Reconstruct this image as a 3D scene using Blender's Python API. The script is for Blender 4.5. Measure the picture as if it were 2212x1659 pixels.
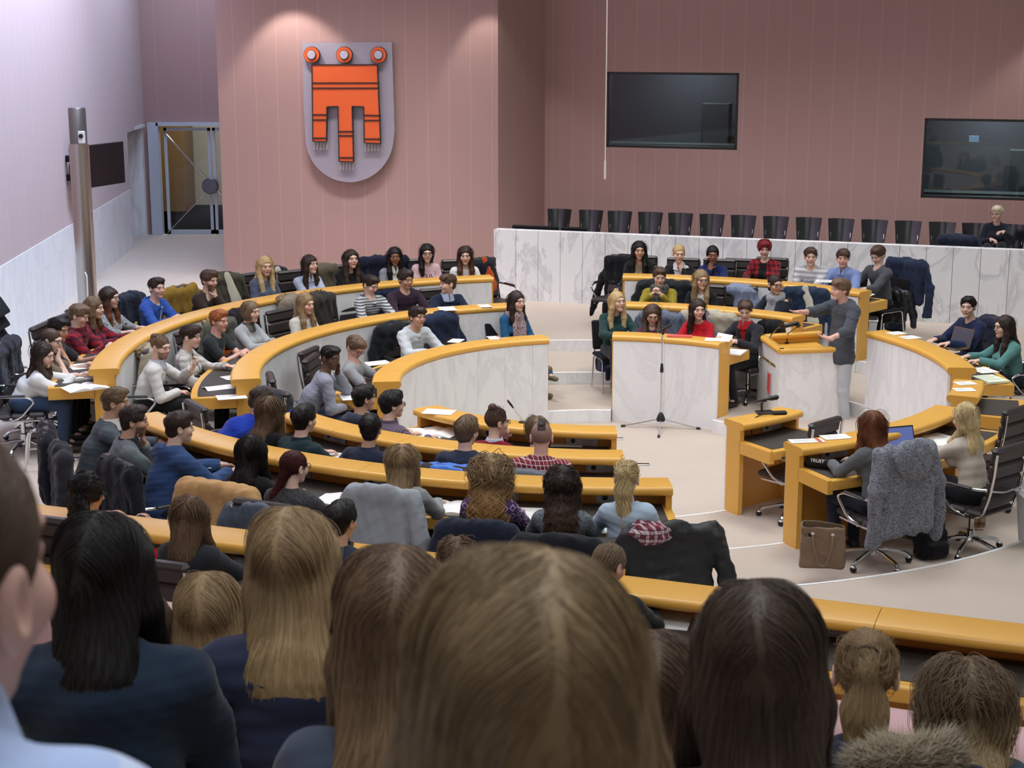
import bpy, math, random
import numpy as np
from mathutils import Vector, Matrix, Quaternion
for o in list(bpy.data.objects): bpy.data.objects.remove(o)
SC = bpy.context.scene
COL = SC.collection
PI = math.pi
# ---------------------------------------------------------------- camera, world, lights
F, TH, CAMZ = 3500.0, .2197, 4.7975
cam = bpy.data.cameras.new('camera'); cam.sensor_width = 17.3; cam.lens = 17.3*F/2212
cam.dof.use_dof = True; cam.dof.focus_distance = 15.5; cam.dof.aperture_fstop = 5.0
cam.clip_start = .05
camo = bpy.data.objects.new('camera', cam); COL.objects.link(camo)
camo.location = (0, 0, CAMZ); camo.rotation_euler = (PI/2-TH, 0, 0)
SC.camera = camo
R_ = math.radians
W = bpy.data.worlds.new('world'); SC.world = W; W.use_nodes = True
W.node_tree.nodes['Background'].inputs[0].default_value = (1, .97, .93, 1)
W.node_tree.nodes['Background'].inputs[1].default_value = .22
SC.cycles.debug_use_compact_bvh = True
vs = SC.view_settings; vs.view_transform = 'Standard'; vs.look = 'None'; vs.gamma = 1; vs.exposure = 0.0; vs.use_curve_mapping = False
def area(loc, rot, sx, sy, power, col, spread=PI):  # serves ceiling lamps, daylight and added fill lights alike
    l = bpy.data.lights.new('ceiling_and_fill_light', 'AREA'); l.shape = 'RECTANGLE'; l.size = sx; l.size_y = sy; l.energy = power; l.color = col; l.spread = spread
    o = bpy.data.objects.new('ceiling_and_fill_light', l); o.location = loc; o.rotation_euler = rot; COL.objects.link(o); return o
def spot(loc, tgt, power, ang, blend, col, rad=.06):
    l = bpy.data.lights.new('wall_spot', 'SPOT'); l.energy = power; l.spot_size = ang; l.spot_blend = blend; l.color = col; l.shadow_soft_size = rad
    o = bpy.data.objects.new('wall_spot', l); o.location = loc; COL.objects.link(o)
    o.rotation_euler = (Vector(tgt)-Vector(loc)).to_track_quat('-Z', 'Y').to_euler(); return o
WARM = (1, .93, .84); NEUT = (.955, .98, 1); COOL = (.55, .71, 1)
for x, y, p in ((-2.5, 17, 190), (3.5, 17, 168), (.5, 12.5, 92), (.5, 22, 132), (-2, 7.5, 95), (3, 7.5, 84), (6.5, 13, 68), (0, 2.5, 190), (6.5, 22, 76)):
    area((x, y, 8.6), (0, 0, 0), 2.6, 2.6, p, NEUT, R_(106) if y > 20 else R_(126) if y > 9 else PI)
# daylight falling down the left wall from a high window, and down the passage beyond it
area((-4.5, 20, 8.6), (0, R_(52), 0), 1.4, 17, 1750, COOL, R_(116))
area((-6.3, 31, 7.0), (0, 0, 0), 1.4, 4, 170, COOL)
# scallop spots, then area washers added to grade the right and emblem walls
spot((-3.75, 26.95, 5.45), (-3.55, 27.7, 3.2), 120, R_(84), .45, WARM)
spot((-.55, 27.0, 5.5), (-.2, 27.6, 3.4), 70, R_(70), .5, WARM)
spot((8.9, 25.5, 5.3), (8.9, 26.3, 3.0), 75, R_(84), .45, WARM)
area((3.9, 24.3, 8.6), (R_(13), 0, R_(-16)), 6.5, .6, 62, (1, .97, .98), R_(54))
area((-2.6, 24.6, 8.6), (R_(14), 0, 0), 4.2, .6, 82, (1, .97, .98), R_(58))
# ---------------------------------------------------------------- pixel rays, layout
CX, CY = .978, 17.09
RD = [2.222, 3.698, 5.113]; SH = .155
def ray(x, y):
    X = (x-1106)/F; Y = (y-829.5)/F; c, s = math.cos(TH), math.sin(TH)
    return np.array([X, c-Y*s, -s-Y*c])
CAM = np.array([0, 0, CAMZ])
def onz(x, y, z):
    d = ray(x, y); return CAM+d*((z-CAMZ)/d[2])
def ondepth(x, y, dep):
    d = ray(x, y); return CAM+d*(dep/d[1])
def oncyl(x, y, r, far=True):
    d = ray(x, y); C = np.array([CX, CY]); a = d[:2]@d[:2]; b = -(d[:2]@C); D = b*b-a*(C@C-r*r)
    t = (-b+(1 if far else -1)*math.sqrt(max(D, 0)))/a
    return CAM+d*t
def pol(r, a): return (CX+r*math.cos(a), CY+r*math.sin(a))
R_ = math.radians
# ---------------------------------------------------------------- object helpers
def tag(o, label=None, cat=None, group=None, kind=None):
    if label: o['label'] = label
    if cat: o['category'] = cat
    if group: o['group'] = group
    if kind: o['kind'] = kind
    return o
def thing(name, label, cat, loc=(0, 0, 0), rz=0, group=None):
    o = bpy.data.objects.new(name, None); COL.objects.link(o); o.empty_display_size = .1
    o.location = loc; o.rotation_euler = (0, 0, rz)
    return tag(o, label, cat, group)
def raw(name, V, Fc, mat, parent=None, smooth=True, colors=None, mats=None, fm=None):
    me = bpy.data.meshes.new(name)
    V = np.asarray(V, dtype=np.float32)
    if isinstance(Fc, np.ndarray) and len(Fc):
        k = Fc.shape[1]
        me.vertices.add(len(V)); me.vertices.foreach_set('co', V.ravel())
        me.loops.add(Fc.size); me.loops.foreach_set('vertex_index', Fc.ravel().astype(np.int32))
        me.polygons.add(len(Fc)); me.polygons.foreach_set('loop_start', np.arange(0, Fc.size, k, dtype=np.int32))
        me.update(calc_edges=True)
    else:
        me.from_pydata([tuple(v) for v in V], [], Fc)
    if smooth is True: me.polygons.foreach_set('use_smooth', np.ones(len(me.polygons), dtype=bool))
    elif smooth: 
        me.polygons.foreach_set('use_smooth', np.ones(len(me.polygons), dtype=bool)); me.set_sharp_from_angle(angle=smooth)
    for m in (mats or [mat]): me.materials.append(m)
    if fm is not None: me.polygons.foreach_set('material_index', np.asarray(fm, dtype=np.int32))
    if colors is not None:
        at = me.color_attributes.new('Col', 'FLOAT_COLOR', 'POINT')
        c = np.ones((len(V), 4), dtype=np.float32); c[:, :3] = colors; at.data.foreach_set('color', c.ravel())
    me.update()
    o = bpy.data.objects.new(name, me); COL.objects.link(o)
    if parent: o.parent = parent
    return o
class MB:
    """collects shapes, builds one mesh"""
    def __init__(s): s.v = []; s.f = []
    def add(s, V, Fc, M=None):
        n = len(s.v)
        for v in V:
            s.v.append(tuple(M @ Vector(v)) if M is not None else tuple(v))
        s.f += [tuple(i+n for i in f) for f in Fc]; return s
    def box(s, c, d, M=None, bev=0):
        x, y, z = (q/2 for q in d)
        if bev:
            b = bev; V = []; 
            # chamfered box: convex hull of 24 points
            import bmesh
            bm = bmesh.new()
            for i in (-1, 1):
                for j in (-1, 1):
                    for k in (-1, 1):
                        for e in ((b, b, 0), (b, 0, b), (0, b, b)):
                            bm.verts.new((c[0]+i*(x-e[0]), c[1]+j*(y-e[1]), c[2]+k*(z-e[2])))
            bmesh.ops.convex_hull(bm, input=bm.verts); bm.verts.index_update()
            s.add([v.co[:] for v in bm.verts], [[v.index for v in f.verts] for f in bm.faces], M); bm.free(); return s
        V = [(c[0]+i*x, c[1]+j*y, c[2]+k*z) for k in (-1, 1) for j in (-1, 1) for i in (-1, 1)]
        return s.add(V, [(0, 2, 3, 1), (4, 5, 7, 6), (0, 1, 5, 4), (2, 6, 7, 3), (0, 4, 6, 2), (1, 3, 7, 5)], M)
    def tube(s, pts, r, n=10, M=None, closed=False):
        pts = [Vector(p) for p in pts]; m = len(pts); V = []; Fc = []
        up = None
        for i, p in enumerate(pts):
            if closed: t = pts[(i+1) % m]-pts[i-1]
            else: t = pts[min(i+1, m-1)]-pts[max(i-1, 0)]
            t.normalize()
            if up is None: up = t.orthogonal().normalized()
            else: up = (up-t*up.dot(t)).normalized()
            w = t.cross(up); rr = r[i] if isinstance(r, (list, tuple)) else r
            for k in range(n):
                a = 2*PI*k/n; V.append(p+(up*math.cos(a)+w*math.sin(a))*rr)
        for i in range(m if closed else m-1):
            for k in range(n):
                a = i*n+k; b = i*n+(k+1) % n; c = ((i+1) % m)*n+(k+1) % n; d = ((i+1) % m)*n+k
                Fc.append((a, b, c, d))
        if not closed: Fc += [tuple(range(n))[::-1], tuple(range((m-1)*n, m*n))]
        return s.add(V, Fc, M)
    def lathe(s, prof, n=20, M=None):
        V = []; Fc = []
        for r, z in prof:
            for k in range(n): V.append((r*math.cos(2*PI*k/n), r*math.sin(2*PI*k/n), z))
        for i in range(len(prof)-1):
            for k in range(n):
                Fc.append((i*n+k, i*n+(k+1) % n, (i+1)*n+(k+1) % n, (i+1)*n+k))
        Fc += [tuple(range(n))[::-1], tuple(range((len(prof)-1)*n, len(prof)*n))]
        return s.add(V, Fc, M)
    def prism(s, poly, z0, z1, M=None):
        n = len(poly)
        V = [(x, y, z0) for x, y in poly]+[(x, y, z1) for x, y in poly]
        return s.add(V, [tuple(range(n))[::-1], tuple(range(n, 2*n))]+[(i, (i+1) % n, n+(i+1) % n, n+i) for i in range(n)], M)
    def sweep(s, prof, a0, a1, step=2.0):
        """closed (r,z) profile swept about the chamber centre, degrees"""
        n = len(prof); m = max(2, int(abs(a1-a0)/step)+1); V = []; Fc = []
        full = abs(a1-a0) >= 359.9
        for i in range(m):
            a = R_(a0+(a1-a0)*i/(m if full else m-1))
            V += [(CX+r*math.cos(a), CY+r*math.sin(a), z) for r, z in prof]
        for i in range(m if full else m-1):
            for k in range(n):
                Fc.append((i*n+k, i*n+(k+1) % n, ((i+1) % m)*n+(k+1) % n, ((i+1) % m)*n+k))
        if not full: Fc += [tuple(range(n))[::-1], tuple(range((m-1)*n, m*n))]
        return s.add(V, Fc)
    def sph(s, c, r, n=12, sc=(1, 1, 1), M=None):
        V = []; Fc = []
        for i in range(1, n):
            for k in range(2*n):
                t = PI*i/n; p = PI*k/n
                V.append((c[0]+r*sc[0]*math.sin(t)*math.cos(p), c[1]+r*sc[1]*math.sin(t)*math.sin(p), c[2]+r*sc[2]*math.cos(t)))
        for i in range(n-2):
            for k in range(2*n): Fc.append((i*2*n+k, (i+1)*2*n+k, (i+1)*2*n+(k+1) % (2*n), i*2*n+(k+1) % (2*n)))
        a = len(V); V += [(c[0], c[1], c[2]+r*sc[2]), (c[0], c[1], c[2]-r*sc[2])]
        for k in range(2*n):
            Fc.append((a, k, (k+1) % (2*n))); Fc.append((a+1, (n-2)*2*n+(k+1) % (2*n), (n-2)*2*n+k))
        return s.add(V, Fc, M)
    def build(s, name, mat, parent=None, smooth=.6, label=None):
        me = bpy.data.meshes.new(name); me.from_pydata(s.v, [], s.f)
        import bmesh
        bm = bmesh.new(); bm.from_mesh(me); bmesh.ops.recalc_face_normals(bm, faces=bm.faces); bm.to_mesh(me); bm.free()
        if smooth:
            me.polygons.foreach_set('use_smooth', np.ones(len(me.polygons), dtype=bool)); me.set_sharp_from_angle(angle=smooth)
        me.materials.append(mat)
        o = bpy.data.objects.new(name, me); COL.objects.link(o)
        if parent: o.parent = parent
        if label: o['label'] = label
        return o
def struct(name, mb, mat, smooth=.6):
    return tag(mb.build(name, mat, None, smooth), kind='structure')
def fillet(path, r, k=4):
    """rounds the corners of a 3D polyline"""
    P = [Vector(p) for p in path]; out = [P[0]]
    for i in range(1, len(P)-1):
        a = (P[i-1]-P[i]); b = (P[i+1]-P[i]); q = min(r, a.length*.49, b.length*.49)
        a = P[i]+a.normalized()*q; b = P[i]+b.normalized()*q
        for j in range(k+1):
            t = j/k; out.append(a*(1-t)**2+P[i]*2*t*(1-t)+b*t*t)
    return out+[P[-1]]
def copy_tree(src, loc, rz, label, group=None, skip=()):
    c = src.copy(); COL.objects.link(c); c.location = loc; c.rotation_euler = (0, 0, rz)
    c['label'] = label
    if group: c['group'] = group
    for ch in src.children:
        if ch.name.split('.')[0] in skip: continue
        d = ch.copy(); COL.objects.link(d); d.parent = c
        for g in ch.children:
            e = g.copy(); COL.objects.link(e); e.parent = d
    return c
# ---------------------------------------------------------------- materials
def s2l(c):
    """sRGB 0-255 -> linear"""
    return tuple(((v/255)/12.92 if v/255 <= .04045 else ((v/255+.055)/1.055)**2.4) for v in c)
class NT:
    def __init__(s, name):
        s.m = bpy.data.materials.new(name); s.m.use_nodes = True; s.t = s.m.node_tree
        s.b = s.t.nodes['Principled BSDF']
    def n(s, typ, **kw):
        q = s.t.nodes.new(typ)
        for k, v in kw.items():
            if k.startswith('i_'): q.inputs[k[2:].replace('_', ' ')].default_value = v
            else: setattr(q, k, v)
        return q
    def l(s, a, b): s.t.links.new(a, b)
    def coord(s, scale=(1, 1, 1), src='Object', rot=(0, 0, 0)):
        tc = s.n('ShaderNodeTexCoord'); mp = s.n('ShaderNodeMapping'); mp.inputs['Scale'].default_value = scale; mp.inputs['Rotation'].default_value = rot
        s.l(tc.outputs[src], mp.inputs[0]); return mp.outputs[0]
    def noise(s, scale, detail=3, vec=None, rough=.55, dist=0):
        q = s.n('ShaderNodeTexNoise'); q.inputs['Scale'].default_value = scale; q.inputs['Detail'].default_value = detail
        q.inputs['Roughness'].default_value = rough; q.inputs['Distortion'].default_value = dist
        if vec is not None: s.l(vec, q.inputs['Vector'])
        return q.outputs['Fac']
    def ramp(s, fac, stops, const=False):
        r = s.n('ShaderNodeValToRGB'); e = r.color_ramp.elements
        if const: r.color_ramp.interpolation = 'CONSTANT'
        while len(e) < len(stops): e.new(.5)
        for i, (p, c) in enumerate(stops): e[i].position = p; e[i].color = (*c, 1)
        s.l(fac, r.inputs[0]); return r.outputs[0]
    def mix(s, fac, a, b, mode='MIX'):
        q = s.n('ShaderNodeMix', data_type='RGBA', blend_type=mode)
        for i, v in ((0, fac), (6, a), (7, b)):
            if isinstance(v, (int, float)): q.inputs[i].default_value = v
            elif isinstance(v, tuple): q.inputs[i].default_value = (*v[:3], 1)
            else: s.l(v, q.inputs[i])
        return q.outputs[2]
    def math(s, op, a, b=0.0):
        q = s.n('ShaderNodeMath', operation=op)
        for i, v in ((0, a), (1, b)):
            if isinstance(v, (int, float)): q.inputs[i].default_value = v
            else: s.l(v, q.inputs[i])
        return q.outputs[0]
    def sep(s, v):
        q = s.n('ShaderNodeSeparateXYZ'); s.l(v, q.inputs[0]); return q.outputs
    def base(s, c):
        if isinstance(c, tuple): s.b.inputs['Base Color'].default_value = (*c[:3], 1)
        else: s.l(c, s.b.inputs['Base Color'])
    def bump(s, h, strength=.2, dist=.01):
        q = s.n('ShaderNodeBump'); q.inputs['Strength'].default_value = strength; q.inputs['Distance'].default_value = dist
        s.l(h, q.inputs['Height']); s.l(q.outputs[0], s.b.inputs['Normal'])
    def fin(s, rough=.5, metal=0, spec=.5, sheen=0):
        s.b.inputs['Roughness'].default_value = rough; s.b.inputs['Metallic'].default_value = metal
        s.b.inputs['Specular IOR Level'].default_value = spec
        if sheen: s.b.inputs['Sheen Weight'].default_value = sheen
        return s.m
MC = {}
def plain(name, c, rough=.5, metal=0, spec=.5, var=.06, nscale=30, bump=0):
    if name in MC: return MC[name]
    t = NT(name); v = t.coord(); n = t.noise(nscale, 3, v)
    c = s2l(c)
    t.base(t.mix(n, tuple(q*(1-var) for q in c), tuple(min(1, q*(1+var)) for q in c)))
    if bump: t.bump(n, bump, .005)
    MC[name] = t.fin(rough, metal, spec); return MC[name]
def m_wood():
    t = NT('honey_maple_wood'); v = t.coord((1, 1, 1)); n = t.noise(1.6, 2, v); g = t.noise(9, 4, t.coord((1, 1, 6)), .6, 1.5)
    a = t.mix(n, s2l((222, 168, 72)), s2l((232, 180, 86))); t.base(t.mix(t.math('MULTIPLY', g, .35), a, s2l((208, 150, 60))))
    return t.fin(.32, 0, .5)
WOOD = m_wood()
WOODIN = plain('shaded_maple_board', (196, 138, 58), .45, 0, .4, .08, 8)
def m_marble(name, k, lo):
    t = NT(name); v = t.coord((1, 1, .45), rot=(.5, .35, .2))
    n = t.noise(1.3, 6, v, .62, 1.6); f = t.noise(3.5, 4, t.coord((1, 1, .3)), .6, .6)
    g = lambda c: s2l(tuple(237+(q-235)*k for q in c))
    a = t.ramp(n, [(0, g((222, 223, 225))), (.42, g((234, 235, 236))), (.495, g((lo, lo+1, lo+4))), (.53, g((236, 237, 237))), (1, g((240, 240, 240)))])
    t.base(t.mix(t.math('MULTIPLY', f, .25*k), a, s2l((214, 217, 220)))); return t.fin(.38, 0, .35)
MARBLE = m_marble('white_veined_marble', 1.0, 206); MARBLED = m_marble('plain_white_marble', .45, 212)
JOINT = plain('dark_joint', (120, 118, 116), .8)
def m_carpet():
    t = NT('beige_carpet'); v = t.coord(); n = t.noise(1.2, 4, v, .6); f = t.noise(400, 2, v)
    a = t.mix(n, s2l((186, 172, 160)), s2l((199, 185, 173))); t.base(t.mix(t.math('MULTIPLY', f, .3), a, s2l((168, 154, 143)))); t.bump(f, .15, .004)
    return t.fin(.95, 0, .1)
CARPET = m_carpet()
def m_wall(name='mauve_fabric_wall', w=.362, sheen=0, c=(170, 139, 135), lc=(183, 155, 151)):
    t = NT(name); v = t.coord(); x = t.sep(v)[0]
    q = t.math('FRACT', t.math('DIVIDE', t.math('ADD', x, 100.0), w)); line = t.math('LESS_THAN', q, .010/w)
    n = t.noise(260, 2, v); a = t.mix(n, s2l(tuple(k-5 for k in c)), s2l(tuple(k+5 for k in c)))
    t.base(t.mix(line, a, s2l(lc))); t.bump(n, .1, .003); return t.fin(.9, 0, .15, sheen)
WALLM = m_wall()
CHROME = plain('polished_chrome', (215, 216, 218), .14, 1, .5, .02)
STEEL = plain('brushed_steel', (196, 190, 184), .32, 1, .5, .05, 60)
LEATHER = plain('dark_brown_leather', (52, 45, 45), .42, 0, .5, .15, 60, .12)
BLACKP = plain('black_plastic', (24, 24, 26), .4, 0, .5)
BLACKG = plain('black_gloss_shell', (30, 31, 34), .22, 0, .6)
PAPER = plain('white_paper', (244, 244, 242), .7, 0, .2, .02)
WHITEP = plain('white_plastic', (226, 228, 230), .45)
INLAY = plain('dark_writing_leather', (62, 56, 52), .55, 0, .4, .1, 90)
ALU = plain('grey_aluminium', (186, 188, 192), .4, .7, .5)
# ================================================================ ROOM
T3 = 3*SH
def wall_line(name, A, B, z0, z1, mat, th=.25, side=1):
    A = Vector((A[0], A[1], 0)); B = Vector((B[0], B[1], 0)); L = (B-A).length; a = math.atan2(B.y-A.y, B.x-A.x)
    mb = MB().box((L/2, side*th/2, (z0+z1)/2), (L, th, z1-z0)); o = struct(name, mb, mat)
    o.location = A; o.rotation_euler = (0, 0, a); return o
def line_hit(x, y, A, B):
    """pixel ray meets the upright plane through A-B"""
    d = ray(x, y); n = np.array([-(B[1]-A[1]), B[0]-A[0]]); t = (n@np.array(A[:2]))/(n@d[:2]) if abs(n@d[:2]) > 1e-9 else 0
    return CAM+d*t
struct('floor', MB().sweep([(0.001, -.2), (RD[0]+.3, -.2), (RD[0]+.3, 0), (0.001, 0)], 0, 360, 4), CARPET)
for k in range(3):
    r0 = RD[k]; r1 = RD[k+1]+.1 if k < 2 else 30; z = (k+1)*SH
    fl, ns = MB(), MB()
    for q, a0, a1 in (((r0, 84, 410.5), (2.37, 50.5, 84)) if k == 0 else ((r0, 0, 360),)):
        fl.sweep([(q+.03, -.2), (r1, -.2), (r1, z), (q+.03, z)], a0, a1, 2)
        ns.sweep([(q, -.2), (q+.035, -.2), (q+.035, z+.004), (q+.004, z+.004), (q, z)], a0, a1, 1.5)
    struct('floor_tier', fl, CARPET); struct('trim_nosing', ns, MARBLED)
ZT = 9.2
LA, LB = (-6.02, 8.0), (-7.59, 33.8); ZB = 1.61
LM = lambda y: -6.85-.061*(y-21.6)
wall_line('wall_left', (LM(31.75), 31.75), (LM(-3), -3), ZB, ZT, m_wall('mauve_wall_left', .362, .22), .2, -1)
wall_line('wall_left_lintel', (LM(33.8), 33.8), (LM(31.75), 31.75), 2.70, ZT, m_wall('mauve_wall_lintel', .362, .22), .2, -1)
wall_line('wall_left_marble', (LM(31.75)+.01, 31.75), (LM(-3)+.01, -3), T3, ZB, MARBLED, .2, -1)
# side doorway in the left wall: marble reveal
yy = 31.75; dv = Vector((LM(33.5)-LM(31.75), 1.75, 0)).normalized(); nv = Vector((-dv.y, dv.x, 0))
struct('door_jamb_left', MB().box((LM(33.45)-.75, 33.53, (T3+2.7)/2), (1.5, .16, 2.7-T3)).box((LM(31.75)-.45, 31.7, (T3+2.7)/2), (.9, .1, 2.7-T3)).box((LM(32.6)-.7, 32.6, 2.73), (1.4, 1.9, .06)), MARBLE)
struct('wall_side_lobby', MB().box((LM(32.6)-1.45, 32.6, 1.6), (.1, 2, 2.4)), MARBLE)
# far wall with the glass double door
FY = 33.8; DX0, DX1 = -7.32, -5.02
struct('wall_far', MB().box(((LM(FY)+DX0)/2-.05, FY+.1, (T3+ZT)/2+.0), (DX0-LM(FY)+.1, .2, ZT-T3)).box(((DX0+DX1)/2, FY+.1, (2.72+ZT)/2), (DX1-DX0, .2, ZT-2.72)).box((DX1+.4, FY+.1, (T3+ZT)/2), (.8, .2, ZT-T3)), m_wall('mauve_wall_far', .9))
FR = plain('pale_blue_grey_door_frame', (196, 206, 220), .4, .2)
struct('door_frame', MB().box((DX0-.07, FY-.06, (T3+2.78)/2), (.22, .2, 2.78-T3)).box(((DX0+DX1)/2, FY-.06, 2.75), (DX1-DX0, .2, .07)), FR)
def glass(name, tint, rough=.02):
    t = NT(name); t.base(s2l(tint)); t.b.inputs['Transmission Weight'].default_value = 1; t.b.inputs['IOR'].default_value = 1.45; return t.fin(rough)
GLASS = glass('clear_door_glass', (236, 240, 240)); GLASSD = glass('smoked_window_glass', (178, 184, 188))
dr = thing('door_2', None, None); tag(dr, kind='structure')
for i, (x0, x1) in enumerate(((-7.2, -6.24), (-6.2, -5.24))):
    mb = MB()
    for c, d in ((((x0+.03), FY+.03, 1.57), (.06, .05, 2.2)), (((x1-.03), FY+.03, 1.57), (.06, .05, 2.2)), (((x0+x1)/2, FY+.03, 2.64), (x1-x0, .05, .06)), (((x0+x1)/2, FY+.03, .51), (x1-x0, .05, .09))): mb.box(c, d)
    mb.build('door_leaf', FR, dr)
    MB().box(((x0+x1)/2, FY+.03, 1.57), (x1-x0-.1, .012, 2.14)).build('pane', GLASS, dr)
MB().tube([(-7.2, FY-.03, 2.6), (-6.22, FY-.03, 1.48)], .018).tube([(-6.22, FY-.03, 1.48), (-5.24, FY-.03, .5)], .018).build('diagonal_rod', CHROME, dr)
MB().tube([(-7.2, FY-.02, .5), (-6.22, FY-.02, 1.48)], .009).tube([(-6.22, FY-.02, 1.48), (-5.24, FY-.02, 2.6)], .009).build('diagonal_wire', CHROME, dr)
MB().lathe([(.001, -.05), (.15, -.05), (.17, -.03), (.17, .03), (.15, .05), (.001, .05)], 28, Matrix.Translation((-6.26, FY-.08, 1.48)) @ Matrix.Rotation(PI/2, 4, 'X')).build('round_handle', plain('dark_pewter', (112, 112, 122), .35, .8), dr)
# lobby behind the glass door
struct('floor_lobby', MB().box((-6.5, 37, T3-.05), (8, 6.3, .1)), plain('brown_lobby_floor', (132, 112, 84), .4))
struct('wall_lobby', MB().box((-6.5, 39.5, 2.2), (8, .2, 4)).box((-10.4, 37, 2.2), (.2, 5, 4)).box((-3.6, 37, 2.2), (.2, 5, 4)), plain('grey_lobby_wall', (168, 166, 158), .8))
tag(MB().box((-8.75, 38.6, 1.9), (2.2, 1.2, 2.9), None, .01).build('timber_cabinet_block', plain('dark_brown_timber', (120, 92, 50), .5)), 'brown timber block standing in the lobby behind the glass door', 'cabinet')
tag(MB().box((-5.9, 39.36, 2.1), (.8, .06, 1.3)).build('dark_painting', plain('near_black_canvas', (50, 46, 48), .5)), 'dark framed panel on the lobby wall behind the glass door', 'picture')
area((-6.4, 36.5, 4.2), (0, 0, 0), 2, 2, 130, (1, .93, .82))
# emblem wall block and its oblique return
SA, SB, SCn = (-4.96, 27.76), (-.235, 27.7), (.585, 29.0)
ow = wall_line('wall_emblem', SA, SB, T3+.09, ZT, WALLM, .3, 1)
struct('wall_emblem_side', MB().prism([(SA[0], SA[1]+.25), (SA[0]+.3, SA[1]+.25), (SA[0]+.3, 33.8), (SA[0], 33.8)], T3, ZT), m_wall('mauve_wall_side', 9))
wall_line('wall_return', SB, SCn, T3, ZT, m_wall('mauve_wall_return', .36), .25, 1)
tag(MB().box(((SA[0]+SB[0])/2, 27.72, T3+.045), (SB[0]-SA[0], .1, .09)).build('baseboard_emblem', MARBLE), kind='structure')
# right wall with two recessed windows
WS = -.30; RA = SCn; RB = (11.5, SCn[1]+WS*(11.5-SCn[0])); wa = math.atan(WS)
def on_right(x, y): return line_hit(x, y, RA, RB)
def along(p): return math.hypot(p[0]-RA[0], p[1]-RA[1])
wl = math.hypot(RB[0]-RA[0], RB[1]-RA[1])
wins = []
for q in (((1311, 155), (1592, 324)), ((1998, 255), (2300, 436))):
    p0 = on_right(*q[0]); p1 = on_right(*q[1]); wins.append((along(p0), along(p1), p1[2], p0[2]))
mb = MB(); x = 0
for a, b, z0, z1 in wins:
    mb.box(((x+a)/2, .12, (T3+ZT)/2), (a-x, .24, ZT-T3)); mb.box(((a+b)/2, .12, (T3+z0)/2), (b-a, .24, z0-T3)); mb.box(((a+b)/2, .12, (z1+ZT)/2), (b-a, .24, ZT-z1)); x = b
mb.box(((x+wl)/2, .12, (T3+ZT)/2), (wl-x, .24, ZT-T3))
MR = Matrix.Translation((RA[0], RA[1], 0)) @ Matrix.Rotation(wa, 4, 'Z')
o = struct('wall_right', mb, m_wall('mauve_wall_right', .375)); o.matrix_world = MR
DARKROOM = plain('dark_booth_paint', (66, 68, 72), .7); SILL = plain('black_window_reveal', (30, 32, 32), .5)
for i, (a, b, z0, z1) in enumerate(wins):
    w = thing('window_%d' % (i+1), None, None); tag(w, kind='structure'); w.matrix_world = MR
    MB().box(((a+b)/2, .10, z0+.02), (b-a, .2, .04)).box(((a+b)/2, .10, z1-.02), (b-a, .2, .04)).box((a+.02, .10, (z0+z1)/2), (.04, .2, z1-z0)).box((b-.02, .1, (z0+z1)/2), (.04, .2, z1-z0)).build('window_frame', SILL, w)
    MB().box(((a+b)/2, .03, (z0+z1)/2), (b-a-.06, .012, z1-z0-.06)).build('pane', GLASSD, w)
    mb = MB().box(((a+b)/2, 2.3, (z0+z1)/2), (b-a+1.2, .1, z1-z0+1)).box(((a+b)/2, 1.3, z0-.5), (b-a+1.2, 2.2, .1)).box(((a+b)/2, 1.3, z1+.5), (b-a+1.2, 2.2, .1)).box((a-.6, 1.3, (z0+z1)/2), (.1, 2.2, z1-z0+1)).box((b+.6, 1.3, (z0+z1)/2), (.1, 2.2, z1-z0+1))
    mb.build('booth_wall', DARKROOM, w)
    bp = MR @ Vector(((a+b)/2, 1.3, z1+.4)); area(tuple(bp), (0, 0, 0), 1, 1, (55, 75)[i], (.85, .95, 1))  # unseen light added inside the booth to brighten the dark panes
    MB().box(((a+b)/2, 1.1, z0-.02), (b-a+.6, .5, .06)).box(((a+b)/2+.5, 1.7, z0+.35), (.5, .4, .7)).build('booth_desk', plain('booth_grey', (70, 78, 76), .6), w)
    if i == 1: MB().box(((a+b)/2-.35, .5, (z0+z1)/2+.3), (.16, .03, .1)).build('small_screen', (lambda t: (t.base(s2l((150, 180, 205))), t.b.inputs['Emission Color'].__setattr__('default_value', (*s2l((150, 185, 215)), 1)), t.b.inputs['Emission Strength'].__setattr__('default_value', .8), t.fin(.4))[-1])(NT('lit_screen')), w)
# right gallery: platform and marble parapet
PA = np.array([-.29, 25.66]); PS = -.318; PB = PA+np.array([9.5, 9.5*PS]); GZ = .75; GT = 1.585
def on_par(x, y): return line_hit(x, y, PA, PB)
struct('floor_gallery_right', MB().prism([(PA[0], PA[1]+.05), (PB[0], PB[1]+.05), (RB[0], RB[1]), (RA[0], RA[1]), (SB[0], SB[1]-.02)], .3, GZ), CARPET)
mb = MB(); L = float(np.hypot(*(PB-PA))); n = 18; PM = Matrix.Translation((PA[0], PA[1], 0)) @ Matrix.Rotation(math.atan(PS), 4, 'Z')
xs = [0]+[line_hit(q, 560, PA, PB) for q in (1071,)]; jp = [1071, 1114, 1162, 1210, 1258, 1307, 1356, 1407, 1458, 1509, 1561, 1612, 1665, 1717, 1773, 1829, 1885, 1942, 2000, 2058, 2118, 2180]
ed = [0]+[float(np.hypot(*(on_par(q, 570)[:2]-PA))) for q in jp]
while ed[-1] < L-.4: ed.append(ed[-1]+.39)
for a, b in zip(ed, ed[1:]+[L]):
    mb.box(((a+b)/2, .03, (T3+GT)/2), (b-a-.006, .06, GT-T3))
mb.box((L/2, .14, (T3+GT)/2), (L, .16, GT-T3-.01)); o = struct('wall_parapet_right', mb, MARBLE); o.matrix_world = PM
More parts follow.
